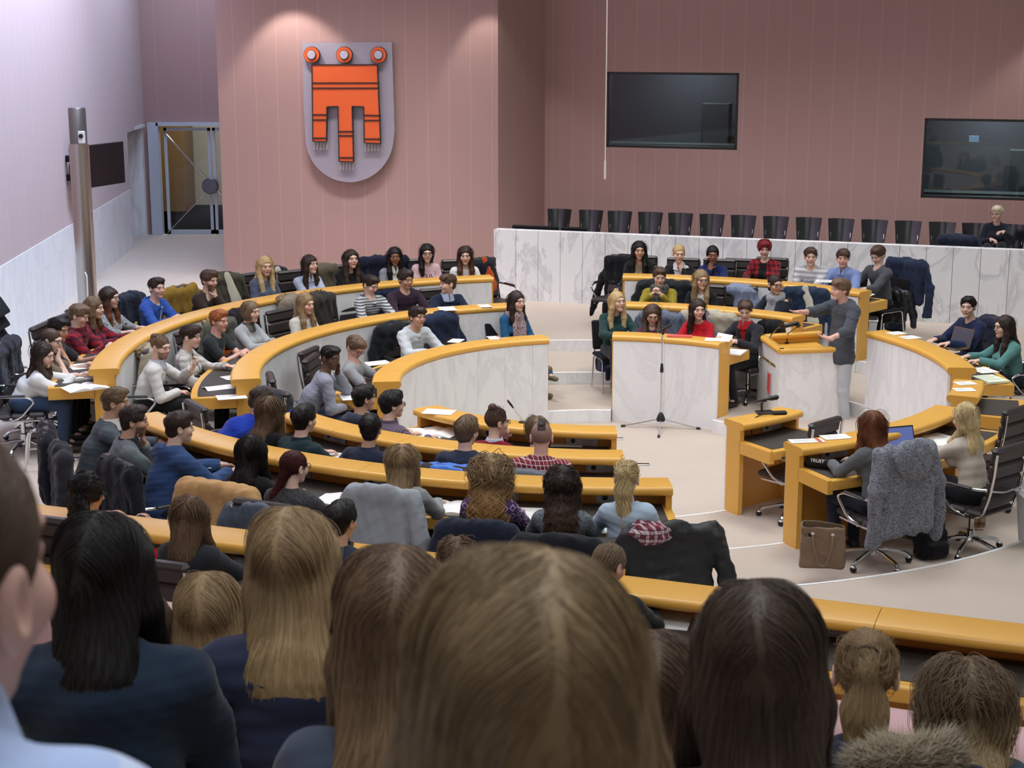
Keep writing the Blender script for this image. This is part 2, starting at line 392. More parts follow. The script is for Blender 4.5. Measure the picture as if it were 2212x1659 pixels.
o = struct('trim_parapet_back', MB().box((L/2, .055, (T3+GT)/2), (L, .02, GT-T3-.02)), JOINT); o.matrix_world = PM
# coat of arms on the wall
SHM = Matrix.Translation((SA[0], SA[1], 0)) @ Matrix.Rotation(math.atan2(SB[1]-SA[1], SB[0]-SA[0]), 4, 'Z')
def shp(x, y):
    p = line_hit(x, y, SA, SB); q = SHM.inverted() @ Vector(p); return (q.x, q.z)
sh = thing('coat_of_arms', 'large silver shield with orange three-tailed banner on mauve wall', 'coat of arms'); sh.matrix_world = SHM
def slab(pts, y0, y1, mb=None):
    """polygon in the wall plane, extruded towards the room"""
    mb = mb or MB(); n = len(pts); V = [(x, -y0, z) for x, z in pts]+[(x, -y1, z) for x, z in pts]
    return mb.add(V, [tuple(range(n)), tuple(range(n, 2*n))[::-1]]+[(i, (i+1) % n, n+(i+1) % n, n+i) for i in range(n)])
outl = [(655, 92), (848, 91)]+[(848+5*t, 91+160*t) for t in (.3, .6, 1, 1.2)]
for i in range(1, 24):
    a = PI*i/24; outl.append((757+95*math.cos(a), 294+98*math.sin(a)))
outl += [(659, 240), (657, 170)]
slab([shp(*p) for p in outl], .02, .14).build('shield_plate', plain('silver_grey_paint', (166, 158, 172), .5, .25), sh)
ORG = plain('orange_red_enamel', (218, 92, 40), .5); BLK = plain('black_trim', (34, 26, 26), .6)
ban = [(678, 139), (818, 139), (825, 308), (790, 306), (789, 229), (764, 228), (767, 347), (736, 346), (734, 228), (710, 229), (709, 304), (680, 303)]
slab([shp(*p) for p in ban], .17, .25).build('banner', ORG, sh)
cx = sum(p[0] for p in ban)/12
mb = MB()
def strip(a, b, w=1.6):
    d = math.hypot(b[0]-a[0], b[1]-a[1]); nx, ny = -(b[1]-a[1])/d*w, (b[0]-a[0])/d*w
    slab([shp(a[0]+nx, a[1]+ny), shp(b[0]+nx, b[1]+ny), shp(b[0]-nx, b[1]-ny), shp(a[0]-nx, a[1]-ny)], .165, .262, mb)
for a, b in zip(ban, ban[1:]+ban[:1]): strip(a, b, 1.0)
for a, b in (((679, 178), (822, 178)), ((679, 189), (822, 189)), ((680, 246), (709, 246)), ((680, 257), (709, 257)), ((680, 296), (709, 296)), ((790, 247), (825, 248)), ((790, 258), (825, 258)), ((790, 298), (825, 298)), ((736, 282), (767, 282)), ((736, 291), (767, 291)), ((737, 338), (767, 338))): strip(a, b, 1.3)
mb.build('banner_bars', BLK, sh)
for x, y in ((677, 118), (747, 118), (820, 118)):
    c = shp(x, y); k = abs(shp(x+1, y)[0]-c[0]); M = Matrix.Translation((c[0], -.14, c[1])) @ Matrix.Rotation(PI/2, 4, 'X')
    rg = MB().lathe([(9.5*k, 0), (16.5*k, 0), (16.5*k, .1), (9.5*k, .1), (9.5*k, 0)], 30, M).build('ring', ORG, sh)
    MB().lathe([(.001, 0), (9*k, 0), (9*k, .13), (8*k, .14), (.001, .14)], 24, M).build('ring_centre', plain('pale_silver', (190, 186, 202), .4, .3), rg)
    MB().lathe([(16*k, 0), (17.4*k, 0), (17.4*k, .09), (16*k, .09), (16*k, 0)], 30, M).lathe([(8.6*k, .0), (10.2*k, 0), (10.2*k, .108), (8.6*k, .108), (8.6*k, 0)], 24, M).build('ring_edge', BLK, rg)
for x0, y0 in ((682, 304), (738, 347), (792, 307)):
    mb = MB()
    for i in range(5):
        pts = []
        for j in range(13):
            q = shp(x0+i*6.8+1.3*math.sin(j*1.57), y0+j*1.45); pts.append((q[0], -.2, q[1]))
        mb.tube(pts, .008, 5)
    mb.build('fringe', plain('silver_thread', (206, 200, 190), .4, .3), sh)
# television on the left wall
a = np.array([-7.02, 25.9]); b = np.array([-6.50, 27.25]); za = ondepth(160, 412, 25.9)[2]; zb = ondepth(160, 318, 25.9)[2]
tv = thing('television', 'black flat television mounted on the left wall behind the steel column', 'television', (a[0], a[1], za), math.atan2(b[1]-a[1], b[0]-a[0]))
L = float(np.hypot(*(b-a)))
MB().box((L/2, 0, (zb-za)/2), (L, .05, zb-za), None, .008).build('casing', BLACKP, tv)
MB().box((L/2, -.028, (zb-za)/2), (L-.05, .006, zb-za-.06)).build('screen', plain('dark_screen', (20, 18, 20), .35), tv)
MB().box((.08, .1, .2), (.1, .2, .1)).box((.08, .1, .5), (.1, .2, .1)).box((.3, .16, .35), (.08, .3, .08)).build('wall_bracket', BLACKP, tv)
# steel column
p = ondepth(188, 620, 22.4); bx, by = p[0]-.0, 22.4; zt = ondepth(166, 232, 22.4)[2]; zm = ondepth(172, 310, 22.4)[2]
st = thing('camera_column', 'tall brushed steel column with camera housing beside the left wall', 'column', (bx, by, T3))
MB().lathe([(.135, 0), (.135, zm-T3), (.001, zm-T3)], 32).build('shaft', STEEL, st)
hd = MB().lathe([(.118, zm-T3), (.118, zt-T3-.02), (.105, zt-T3), (.001, zt-T3)], 32).build('camera_housing', plain('dark_steel', (128, 124, 122), .4, .8), st)
MB().box((.07, -.095, zm-T3+.09), (.09, .06, .17), None, .01).build('camera_bezel', WHITEP, hd)
MB().lathe([(.001, 0), (.03, 0), (.03, .03), (.001, .03)], 16, Matrix.Translation((.07, -.12, zm-T3+.11)) @ Matrix.Rotation(PI/2, 4, 'X')).build('lens', BLACKP, hd)
MB().tube(fillet([(.02, -.137, .95), (.05, -.16, .9), (.04, -.15, .5), (.0, -.14, .1)], .05), .01, 8).build('cable', WHITEP, st)
MB().tube([(.13, 0, .28), (.48, 0, .3)], .022, 8).build('arm', BLACKP, st)
# hanging rod in front of the right wall
p0 = ondepth(1307, 386, 24.5); p1 = ondepth(1311.5, -8, 24.5)
ro = thing('hanging_microphone', 'thin white rod with tip hanging in front of the left window edge', 'microphone', (p0[0], p0[1], p0[2]))
MB().tube([(0, 0, .04), (0, 0, ZT-p0[2])], .009, 8).build('rod', plain('ivory_rod', (222, 214, 200), .5), ro)
MB().lathe([(.004, -.02), (.02, .0), (.016, .26), (.004, .3)], 12).build('capsule', plain('ivory_tip', (214, 206, 196), .5), ro)
# ================================================================ DESKS
def rrect(u0, u1, z0, z1, r):
    out = []
    for cu, cz, a0 in ((u1-r, z1-r, 0), (u0+r, z1-r, 90), (u0+r, z0+r, 180), (u1-r, z0+r, 270)):
        for i in range(5):
            a = R_(a0+22.5*i); out.append((cu+r*math.cos(a), cz+r*math.sin(a)))
    return out
CTL = plain('control_panel_grey', (176, 178, 184), .45, .3)
def curved_desk(label, k, a0, a1, joints, panels, seats=(), group=None, rr=None, stone=True):
    """k: tier of the stone front's foot.  Angles in degrees, a0<a1"""
    r = rr or RD[k]; zf = k*SH; zt = zf+SH; zc = zf+1.0
    am = R_((a0+a1)/2); root = thing('curved_desk', label, 'desk', (0, 0, 0), 0, group)
    cuts = [a0]+list(joints)+[a1]; g = .09/r
    for i in range(len(cuts)-1):
        MB().sweep(rrect(r-.05, r+.26, zc, zc+.07, .03), cuts[i]+(g if i else 0), cuts[i+1]-(g if i < len(cuts)-2 else 0), 1.2).build('counter_top', WOOD, root)
    if stone:
        mb = MB(); pc = [a0+.3]+list(panels)+[a1-.3]
        for p, q in zip(pc, pc[1:]): mb.sweep([(r-.035, zf), (r-.004, zf), (r-.004, zc), (r-.035, zc)], p+g*.8, q-g*.8, 1.2)
        mb.build('front_panel', MARBLED, root)
        MB().sweep([(r-.012, zf), (r-.002, zf), (r-.002, zc-.001), (r-.012, zc-.001)], a0+.35, a1-.35, 2).build('panel_joint', JOINT, root)
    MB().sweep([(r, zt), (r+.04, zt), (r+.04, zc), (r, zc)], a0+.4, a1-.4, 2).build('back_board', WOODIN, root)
    wt = zt+.735; u1 = .66; e = 1.6/r
    MB().sweep([(r+.04, wt-.03), (r+u1, wt-.03), (r+u1, wt), (r+.04, wt)], a0+e, a1-e, 1.5).sweep(rrect(r+u1-.05, r+u1+.01, wt-.09, wt+.003, .015), a0+e, a1-e, 1.5).build('worktop', WOOD, root)
    MB().sweep([(r+.09, wt), (r+u1-.06, wt), (r+u1-.06, wt+.004), (r+.09, wt+.004)], a0+e*2.2, a1-e*2.2, 1.5).build('writing_inlay', INLAY, root)
    for a in (a0, a1):
        s = 1 if a == a0 else -1; w = 2.6/r
        b, c = (a, a+w) if s > 0 else (a-w, a)
        MB().sweep([(r-.001, zt), (r+.21, zt), (r+.21, zc), (r-.001, zc)], b, c, 1).sweep([(r+.2, wt-.12), (r+u1, wt-.12), (r+u1, wt-.001), (r+.2, wt-.001)], b, c, 1).build('end_panel', WOOD, root)
    for a in seats:
        x, y = pol(r+.046, R_(a)); M = Matrix.Translation((x, y, zc-.105)) @ Matrix.Rotation(R_(a)-PI/2, 4, 'Z')
        pn = MB().box((0, 0, 0), (.30, .012, .15), M).build('control_panel', CTL, root)
        mb = MB().box((.085, .01, -.025), (.045, .006, .035), M).sph((.085, .008, .035), .022, 8, (1, .4, 1), M)
        for i in range(5):
            for j in range(5): mb.box((-.09+i*.02, .0075, -.04+j*.02), (.006, .004, .006), M)
        mb.build('speaker_holes', BLACKP, pn)
        b = a-13.5/r*.55
        x, y = pol(r+.09, R_(b+36/r*.55)); M = Matrix.Translation((x, y, zc-.03)) @ Matrix.Rotation(R_(b+36/r*.55)-PI/2, 4, 'Z')
        MB().box((0, 0, 0), (.34, .05, .014), M, .004).build('handle_rail', CHROME, root)  # chrome handle rail below the counter
    return root
GD = 'curved desks of the chamber'
curved_desk('curved maple and marble desk nearest the floor microphone stand, inner left ring', 0, 104, 187, [118, 131, 145, 160, 174], [109.5, 119, 129, 139, 150, 161, 172])
curved_desk('curved maple and marble desk of the middle left ring', 1, 105, 193, [113, 122, 131, 141, 151, 161, 172, 182], [108, 117, 126, 135, 144, 153, 162, 171, 180])
curved_desk('long curved maple and marble desk of the outer left ring', 2, 104, 192, [110, 117, 125, 133, 141, 150, 159, 168, 178], [110, 117, 125, 133, 141, 150, 159, 168, 178])
curved_desk('short front desk with white marble face behind the microphone stand', 0, 50.5, 84.0, [68], [68], rr=2.37)
curved_desk('middle maple desk on the right with three people seated', 1, 47, 83, [62, 73.5], [61, 73.5])
curved_desk('rear maple desk on the right in front of the parapet', 2, 46, 83.8, [60, 72.5], [60, 72.5])
curved_desk('short near desk with control panel, innermost of the near rows', 0, 218, 270, [236, 254], [236, 254], (240, 262))
curved_desk('near desk of the second row, with tartan shirted man seated', 1, 217, 269.5, [229, 240, 252], [229, 240, 252], (226, 235, 246, 258, 267))
curved_desk('near desk of the third row, longest of the near curved desks', 2, 215, 272.5, [227, 237.5, 246, 256, 265], [227, 237.5, 246, 256, 265], (222, 238, 247, 258, 268))
curved_desk('single maple desk carrying a tabletop microphone', 0, 299.5, 319.5, [], [], (314,))
curved_desk('maple desk with laptop and black pencil case, front right', 1, 292.5, 327, [316], [316], (300, 322))
curved_desk('curved desk with tall marble face beside the lectern, right side', 1, -4.5, 28.5, [12], [12])
curved_desk('short maple desk end carrying two white cards, right side', 1, -25.5, -13.5, [], [], ())
# straight desk below the public gallery
NA = np.array([-2.8, 10.63]); NB = np.array([2.85, 8.52]); nd = (NB-NA)/np.hypot(*(NB-NA)); nn = np.array([nd[1], -nd[0]]); nn = nn if nn[1] < 0 else -nn
def lsweep(mb, prof, t0, t1):
    n = len(prof); V = []
    for t in (t0, t1):
        for u, z in prof: q = NA+nd*t+nn*u; V.append((q[0], q[1], z))
    return mb.add(V, [tuple(range(n)), tuple(range(n, 2*n))[::-1]]+[(i, (i+1) % n, n+(i+1) % n, n+i) for i in range(n)])
def ntp(t, u, z): q = NA+nd*t+nn*u; return (q[0], q[1], z)
sd = thing('long_desk', 'long straight maple desk below the gallery rail, nearest the camera', 'desk'); zc = T3+1.0; wt = T3+SH+.735
cuts = [-1.8, .05, 1.55, 3.05, float((onz(1907, 1307, zc+.07)[:2]-NA)@nd), 6.3, 7.8]
for a, b in zip(cuts, cuts[1:]): lsweep(MB(), rrect(0, .34, zc, zc+.07, .03), a+.002, b-.002).build('counter_top', WOOD, sd)
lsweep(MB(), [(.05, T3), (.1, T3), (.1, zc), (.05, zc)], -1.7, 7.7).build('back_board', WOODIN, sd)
lsweep(lsweep(MB(), [(.1, wt-.03), (.72, wt-.03), (.72, wt), (.1, wt)], -1.7, 7.7), rrect(.67, .74, wt-.09, wt+.003, .015), -1.7, 7.7).build('worktop', WOOD, sd)
lsweep(MB(), [(.14, wt), (.64, wt), (.64, wt+.004), (.14, wt+.004)], -1.7, 7.7).build('writing_inlay', INLAY, sd)
lsweep(MB(), [(.02, T3), (.05, T3), (.05, zc), (.02, zc)], -1.75, 7.75).build('front_panel', MARBLED, sd)
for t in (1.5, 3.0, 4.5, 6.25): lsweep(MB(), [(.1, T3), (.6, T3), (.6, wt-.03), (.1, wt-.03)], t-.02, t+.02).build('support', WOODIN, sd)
NM = lambda t, u, z: Matrix.Translation(ntp(t, u, z)) @ Matrix.Rotation(math.atan2(nd[1], nd[0]), 4, 'Z')
for t in (.6, 2.2, 5.05):
    pn = MB().box((0, 0, 0), (.34, .012, .15), NM(t, .108, zc-.1)).build('control_panel', CTL, sd)
    mb = MB().sph((.09, -.008, .03), .022, 8, (1, .4, 1), NM(t, .108, zc-.1))
    for i in range(5):
        for j in range(5): mb.box((-.1+i*.02, -.0075, -.04+j*.02), (.006, .004, .006), NM(t, .108, zc-.1))
    mb.build('speaker_holes', BLACKP, pn)
for t in (3.8, 5.75): MB().lathe([(.05, 0), (.075, 0), (.075, .006), (.05, .006), (.05, 0)], 24, NM(t, .3, wt+.004)).build('cable_ring', ALU, sd)
struct('floor_tier', (lambda c: MB().prism([tuple(NA+nd*t+nn*u) for t, u in c], T3-.2, T3+SH))(((-2.5, .06), (8, .06), (8, 3.2), (-2.5, 3.2))), CARPET)
# gallery rail and stepped floor under the spectators
ga = onz(318, 1280, 2.55); gb = onz(2165, 1548, 2.55); gd = (gb-ga)[:2]; gd = gd/np.hypot(*gd); gn = np.array([gd[1], -gd[0]]); gn = gn if gn[1] < 0 else -gn
mb = MB(); V = []; prof = rrect(-.02, .26, 1.0, 2.55, .1); n = len(prof)
for t in (-3.5, 8):
    for u, z in prof: q = ga[:2]+gd*t+gn*u; V.append((q[0], q[1], z))
mb.add(V, [tuple(range(n)), tuple(range(n, 2*n))[::-1]]+[(i, (i+1) % n, n+(i+1) % n, n+i) for i in range(n)])
struct('wall_gallery_rail', mb, plain('pink_padded_fabric', (204, 168, 172), .85, 0, .2, .03, 200))
GALZ = [(4.4, 1.85), (3.4, 2.4), (2.4, 2.7), (1.35, 3.1)]
for i, (d, z) in enumerate(GALZ):
    q0 = [ga[:2]+gd*t+gn*(.26 if i == 0 else .26+.95*i) for t in (-3.5, 8)]; q1 = [ga[:2]+gd*t+gn*(.26+.95*(i+1) if i < 3 else 5.5) for t in (8, -3.5)]
    struct('floor_gallery', MB().prism([tuple(q) for q in q0+q1], z-1.4, z), CARPET)
# ================================================================ SMOOTH SURFACES (people, coats, bags)
f32 = np.float32
def A3(*p): return np.array(p, dtype=f32)
def smin(a, b, k):
    h = np.clip(.5+.5*(b-a)/k, 0, 1); return b+(a-b)*h-k*h*(1-h)
def smax(a, b, k): return -smin(-a, -b, k)
def d_sph(P, c, r): return np.sqrt(((P-np.asarray(c, f32))**2).sum(1))-r
def d_ell(P, c, R):
    R = np.asarray(R, f32); q = (P-np.asarray(c, f32))/R; k0 = np.sqrt((q*q).sum(1)); k1 = np.sqrt(((q/R)**2).sum(1))+1e-6
    return k0*(k0-1)/k1
def d_cap(P, a, b, ra, rb):
    a = np.asarray(a, f32); b = np.asarray(b, f32); ab = b-a; q = P-a
    t = np.clip(q@ab/max(1e-9, float(ab@ab)), 0, 1); o = q-t[:, None]*ab
    return np.sqrt((o*o).sum(1))-(ra+(rb-ra)*t)
def d_ecap(P, a, b, ra, rb, n, s):
    """tapered capsule flattened along n by factor s"""
    a = np.asarray(a, f32); b = np.asarray(b, f32); n = np.asarray(n, f32); ab = b-a; q = P-a
    t = np.clip(q@ab/max(1e-9, float(ab@ab)), 0, 1); o = q-t[:, None]*ab
    dn = o@n; o = o+(dn*(1/s-1))[:, None]*n
    return (np.sqrt((o*o).sum(1))-(ra+(rb-ra)*t))*(s**.5)
def d_box(P, c, b, r, M=None):
    q = P-np.asarray(c, f32)
    if M is not None: q = q@M
    q = np.abs(q)-(np.asarray(b, f32)-r); return np.sqrt((np.maximum(q, 0)**2).sum(1))+np.minimum(q.max(1), 0)-r
def wob(P, f, s=0):
    """smooth wrinkle field in about -1..1"""
    rs = np.random.RandomState(s); out = 0
    for i in range(4):
        k = rs.normal(size=3); k = k/np.linalg.norm(k)*f*(.7+.5*i); out = out+np.sin(P@k.astype(f32)+rs.uniform(0, 6.3))*(.5, .35, .25, .15)[i]
    return out
def mesh_sdf(f, lo, hi, h):
    lo = np.asarray(lo, f32); hi = np.asarray(hi, f32); B = 6
    nb = np.maximum(1, np.ceil((hi-lo)/(h*B)).astype(int)); n = nb*B+1
    g = [lo[i]+(np.arange(nb[i], dtype=f32)+.5)*B*h for i in range(3)]
    Pc = np.stack(np.meshgrid(*g, indexing='ij'), -1).reshape(-1, 3).astype(f32)
    dc = f(Pc).reshape(nb); lim = B*h*1.45
    near = np.abs(dc) < lim
    big = np.where(dc < 0, -1, 1).astype(f32)
    V = np.ones(n, dtype=f32); V[:-1, :-1, :-1] = np.repeat(np.repeat(np.repeat(big, B, 0), B, 1), B, 2)
    m = np.zeros(n, bool); mm = np.repeat(np.repeat(np.repeat(near, B, 0), B, 1), B, 2)
    for dx in (0, 1):
        for dy in (0, 1):
            for dz in (0, 1): m[dx:dx+n[0]-1, dy:dy+n[1]-1, dz:dz+n[2]-1] |= mm
    I = np.nonzero(m); P = np.stack([lo[i]+I[i].astype(f32)*h for i in range(3)], 1).astype(f32)
    V[I] = f(P)
    S = (V < 0); cnt = np.zeros(n-1, np.uint8)
    for dx in (0, 1):
        for dy in (0, 1):
            for dz in (0, 1): cnt += S[dx:dx+n[0]-1, dy:dy+n[1]-1, dz:dz+n[2]-1]
    act = np.nonzero((cnt > 0) & (cnt < 8)); ai = np.stack(act, 1)
    if not len(ai): return np.zeros((0, 3), f32), np.zeros((0, 4), int)
    idx = -np.ones(n-1, dtype=np.int32); idx[act] = np.arange(len(ai))
    sm = np.zeros((len(ai), 3), f32); ct = np.zeros(len(ai), f32)
    cor = [(dx, dy, dz) for dx in (0, 1) for dy in (0, 1) for dz in (0, 1)]
    val = {c: V[ai[:, 0]+c[0], ai[:, 1]+c[1], ai[:, 2]+c[2]] for c in cor}
    for c in cor:
        for ax in range(3):
            if c[ax]: continue
            e = list(c); e[ax] = 1; a, b = val[c], val[tuple(e)]; x = (a < 0) != (b < 0)
            t = np.where(x, a/np.where(x, a-b, 1), 0)
            p = np.tile(np.array(c, f32), (len(ai), 1)); p[:, ax] = t
            sm += p*x[:, None]; ct += x
    vert = lo+(ai+sm/ct[:, None])*h
    quads = []
    for ax in range(3):
        u, w = (ax+1) % 3, (ax+2) % 3
        s0 = [slice(None)]*3; s1 = [slice(None)]*3; s0[ax] = slice(0, -1); s1[ax] = slice(1, None)
        a = S[tuple(s0)]; b = S[tuple(s1)]; E = np.stack(np.nonzero(a != b), 1)
        ok = (E[:, u] > 0) & (E[:, w] > 0) & (E[:, u] < n[u]-1) & (E[:, w] < n[w]-1); E = E[ok]
        if not len(E): continue
        fl = a[tuple(E.T)]
        def cell(du, dw):
            q = E.copy(); q[:, u] -= du; q[:, w] -= dw; return idx[tuple(q.T)]
        q = np.stack([cell(1, 1), cell(0, 1), cell(0, 0), cell(1, 0)], 1)
        q[~fl] = q[~fl][:, ::-1]; quads.append(q)
    Q = np.concatenate(quads); Q = Q[(Q >= 0).all(1)]
    return vert.astype(f32), Q
def joinm(parts):
    V = []; Q = []; C = []; n = 0
    for v, q, c in parts:
        if not len(v): continue
        V.append(v); Q.append(q+n); C.append(np.broadcast_to(np.asarray(c, f32), v.shape)); n += len(v)
    return np.concatenate(V), np.concatenate(Q), np.concatenate(C)
# ---------------------------------------------------------------- cloth, skin, hair materials
def col_mat(name, rough, spec, var=.06, ns=80, bump=0):
    t = NT(name); at = t.n('ShaderNodeAttribute', attribute_name='Col'); n = t.noise(ns, 2, t.coord())
    t.base(t.mix(t.math('MULTIPLY', n, var*2), at.outputs['Color'], (0, 0, 0)))
    if bump: t.bump(n, bump, .003)
    return t.fin(rough, 0, spec)
SKIN = col_mat('skin', .48, .4, .04, 60); SKIN.node_tree.nodes['Principled BSDF'].inputs['Subsurface Weight'].default_value = .0
HAIR = col_mat('hair', .52, .30, .10, 120)
def cloth(c, kind='plain', c2=None, c3=None, sc=1.0):
    """cloth material: colour in sRGB and a weave pattern"""
    key = ('cloth', c, kind, c2, c3, sc)
    if key in MC: return MC[key]
    t = NT('cloth_'+kind); v = t.coord(); a = s2l(c); b = s2l(c2) if c2 else a; X = t.sep(v)
    fine = t.noise(420, 2, v); big = t.noise(7, 2, v)
    if kind == 'plain': colr = a
    elif kind == 'stripe':
        q = t.math('FRACT', t.math('DIVIDE', t.math('ADD', X[2], t.math('MULTIPLY', big, .02)), .042*sc)); colr = t.mix(t.math('LESS_THAN', q, .5), a, b)
    elif kind == 'plaid':
        def bar(o, w, th): return t.math('LESS_THAN', t.math('FRACT', t.math('DIVIDE', t.math('ADD', o, 50.0), w*sc)), th)
        h = t.math('ADD', X[0], t.math('MULTIPLY', X[1], .6))
        colr = t.mix(t.math('MULTIPLY', bar(h, .07, .45), .6), a, b); colr = t.mix(t.math('MULTIPLY', bar(X[2], .07, .45), .6), colr, b)
        if c3: colr = t.mix(bar(h, .035, .14), colr, s2l(c3)); colr = t.mix(bar(X[2], .035, .14), colr, s2l(c3))
    elif kind == 'melange':
        m = t.noise(55/sc, 3, t.coord((1, 1, 2.2)), .7); colr = t.ramp(m, [(.36, a), (.62, b)])
    elif kind == 'blotch':
        m = t.noise(38/sc, 4, v, .6, .8); colr = t.ramp(m, [(.4, a), (.5, b), (.6, s2l(c3 or c2))])
    elif kind == 'diamond':
        w = .058*sc; h = t.math('ADD', X[0], t.math('MULTIPLY', X[1], .3))
        u = t.math('ABSOLUTE', t.math('SUBTRACT', t.math('FRACT', t.math('DIVIDE', t.math('ADD', h, 50.0), w)), .5)); z = t.math('ABSOLUTE', t.math('SUBTRACT', t.math('FRACT', t.math('DIVIDE', X[2], w)), .5))
        d = t.math('ADD', u, z); r1 = t.math('LESS_THAN', t.math('ABSOLUTE', t.math('SUBTRACT', d, .36)), .07); colr = t.mix(r1, a, b)
    elif kind == 'pin':
        q = t.math('LESS_THAN', t.math('FRACT', t.math('DIVIDE', t.math('ADD', X[0], 50.0), .02*sc)), .3); colr = t.mix(q, a, b)
    if isinstance(colr, tuple): colr = t.mix(big, tuple(q*.93 for q in colr), tuple(min(1, q*1.07) for q in colr))
    colr = t.mix(t.math('MULTIPLY', fine, .22), colr, (0, 0, 0), 'MIX'); t.base(colr); t.bump(fine, .25, .003)
    MC[key] = t.fin(.88, 0, .15, .12); return MC[key]
PUFF = lambda c: plain('puffer_nylon_%d_%d_%d' % c, c, .5, 0, .4, .08, 40, .1)
SK = {'fair': (226, 190, 172), 'pink': (224, 178, 162), 'tan': (208, 166, 140), 'olive': (196, 150, 122), 'brown': (146, 102, 78), 'deep': (104, 74, 58)}
HC = {'black': (24, 20, 20), 'dark': (52, 39, 33), 'brown': (82, 62, 50), 'mid': (108, 86, 66), 'light': (150, 126, 94), 'blond': (192, 164, 116), 'pale': (208, 186, 140), 'white': (220, 208, 180), 'auburn': (112, 64, 38), 'ginger': (158, 92, 52), 'red': (120, 26, 34), 'wine': (66, 22, 26), 'ash': (122, 104, 82)}
def rotm(yaw, pitch, tilt=0):
    return np.array((Matrix.Rotation(yaw, 3, 'Z') @ Matrix.Rotation(pitch, 3, 'X') @ Matrix.Rotation(tilt, 3, 'Y')), dtype=f32)
# ---------------------------------------------------------------- head (own frame: -y forward, z up)
def head_sdf(q, sex, jaw=1.0):
    d = d_ell(q, (0, .014, .030), (.0745, .094, .086))
    d = smin(d, d_ell(q, (0, -.024, -.032), (.058*jaw, .066, .080)), .03)
    d = smin(d, d_sph(q, (0, -.066, -.094), .023*jaw), .028)
    d = smin(d, d_ell(q, (0, -.074, .030), (.052, .020, .014)), .018)
    for s in (-1, 1):
        d = smin(d, d_sph(q, (s*.036, -.060, -.026), .027), .02)
        d = smax(d, -d_ell(q, (s*.031, -.104, .007), (.017, .019, .012)), .012)
        d = smin(d, d_ell(q, (s*.031, -.0795, .006), (.015, .0135, .0125)), .003)
        d = smin(d, d_cap(q, (s*.0455, .006, .014), (s*.071, .017, .010), .005, .010), .008)
    d = smin(d, d_cap(q, (0, -.086, .014), (0, -.102, -.020), .0075, .0115), .011)
    d = smin(d, d_ell(q, (0, -.094, -.025), (.0175, .012, .0085)), .008)
    d = smin(d, d_ell(q, (0, -.085, -.052), (.026, .013, .008)), .006)
    d = smin(d, d_ell(q, (0, -.083, -.063), (.022, .013, .0075)), .006)
    for s in (-1, 1):
        e = d_ell(q, (s*.079, .014, -.006), (.011, .021, .033)); e = smax(e, -d_ell(q, (s*.089, .008, -.004), (.009, .012, .019)), .006)
        d = smin(d, e, .008)
    return d
def head_color(q, skin, lip, brow, beard):
    C = np.tile(np.array(s2l(skin), f32), (len(q), 1)); x, y, z = np.abs(q[:, 0]), q[:, 1], q[:, 2]
    fr = y < -.06
    C[fr & (np.hypot((x-.042)/.03, (z+.03)/.022) < 1)] *= A3(1.03, .90, .88)
    if beard is not None: C[(y < -.015) & (z < -.036) & ~((x < .028) & (np.abs(z+.058) < .010)) & (x < .075)] = s2l(beard)
    C[fr & (np.hypot(x/.026, (z+.057)/.0125) < 1)] = s2l(lip)
    C[fr & (x < .024) & (np.abs(z+.0575) < .0022)] *= .45
    C[fr & (np.hypot((x-.031)/.0165, (z-.007)/.0085) < 1)] *= .74
    e = fr & (np.hypot((x-.031)/.0130, (z-.006)/.0052) < 1); C[e] = s2l((196, 186, 182))
    C[fr & (np.hypot(x-.031, z-.006) < .0068)] = s2l((44, 32, 28))
    C[fr & (np.abs(z-.0135) < .0022) & (np.abs(x-.031) < .0155)] = s2l((52, 38, 34))
    C[fr & (np.abs(z-(.030-.0014*np.abs((x-.032)/.008)**2)) < .0042) & (np.abs(x-.033) < .021)] = s2l(brow)
    C[(np.abs(x) < .012) & (np.abs(z+.032) < .003) & (y < -.088)] *= .6
    return C
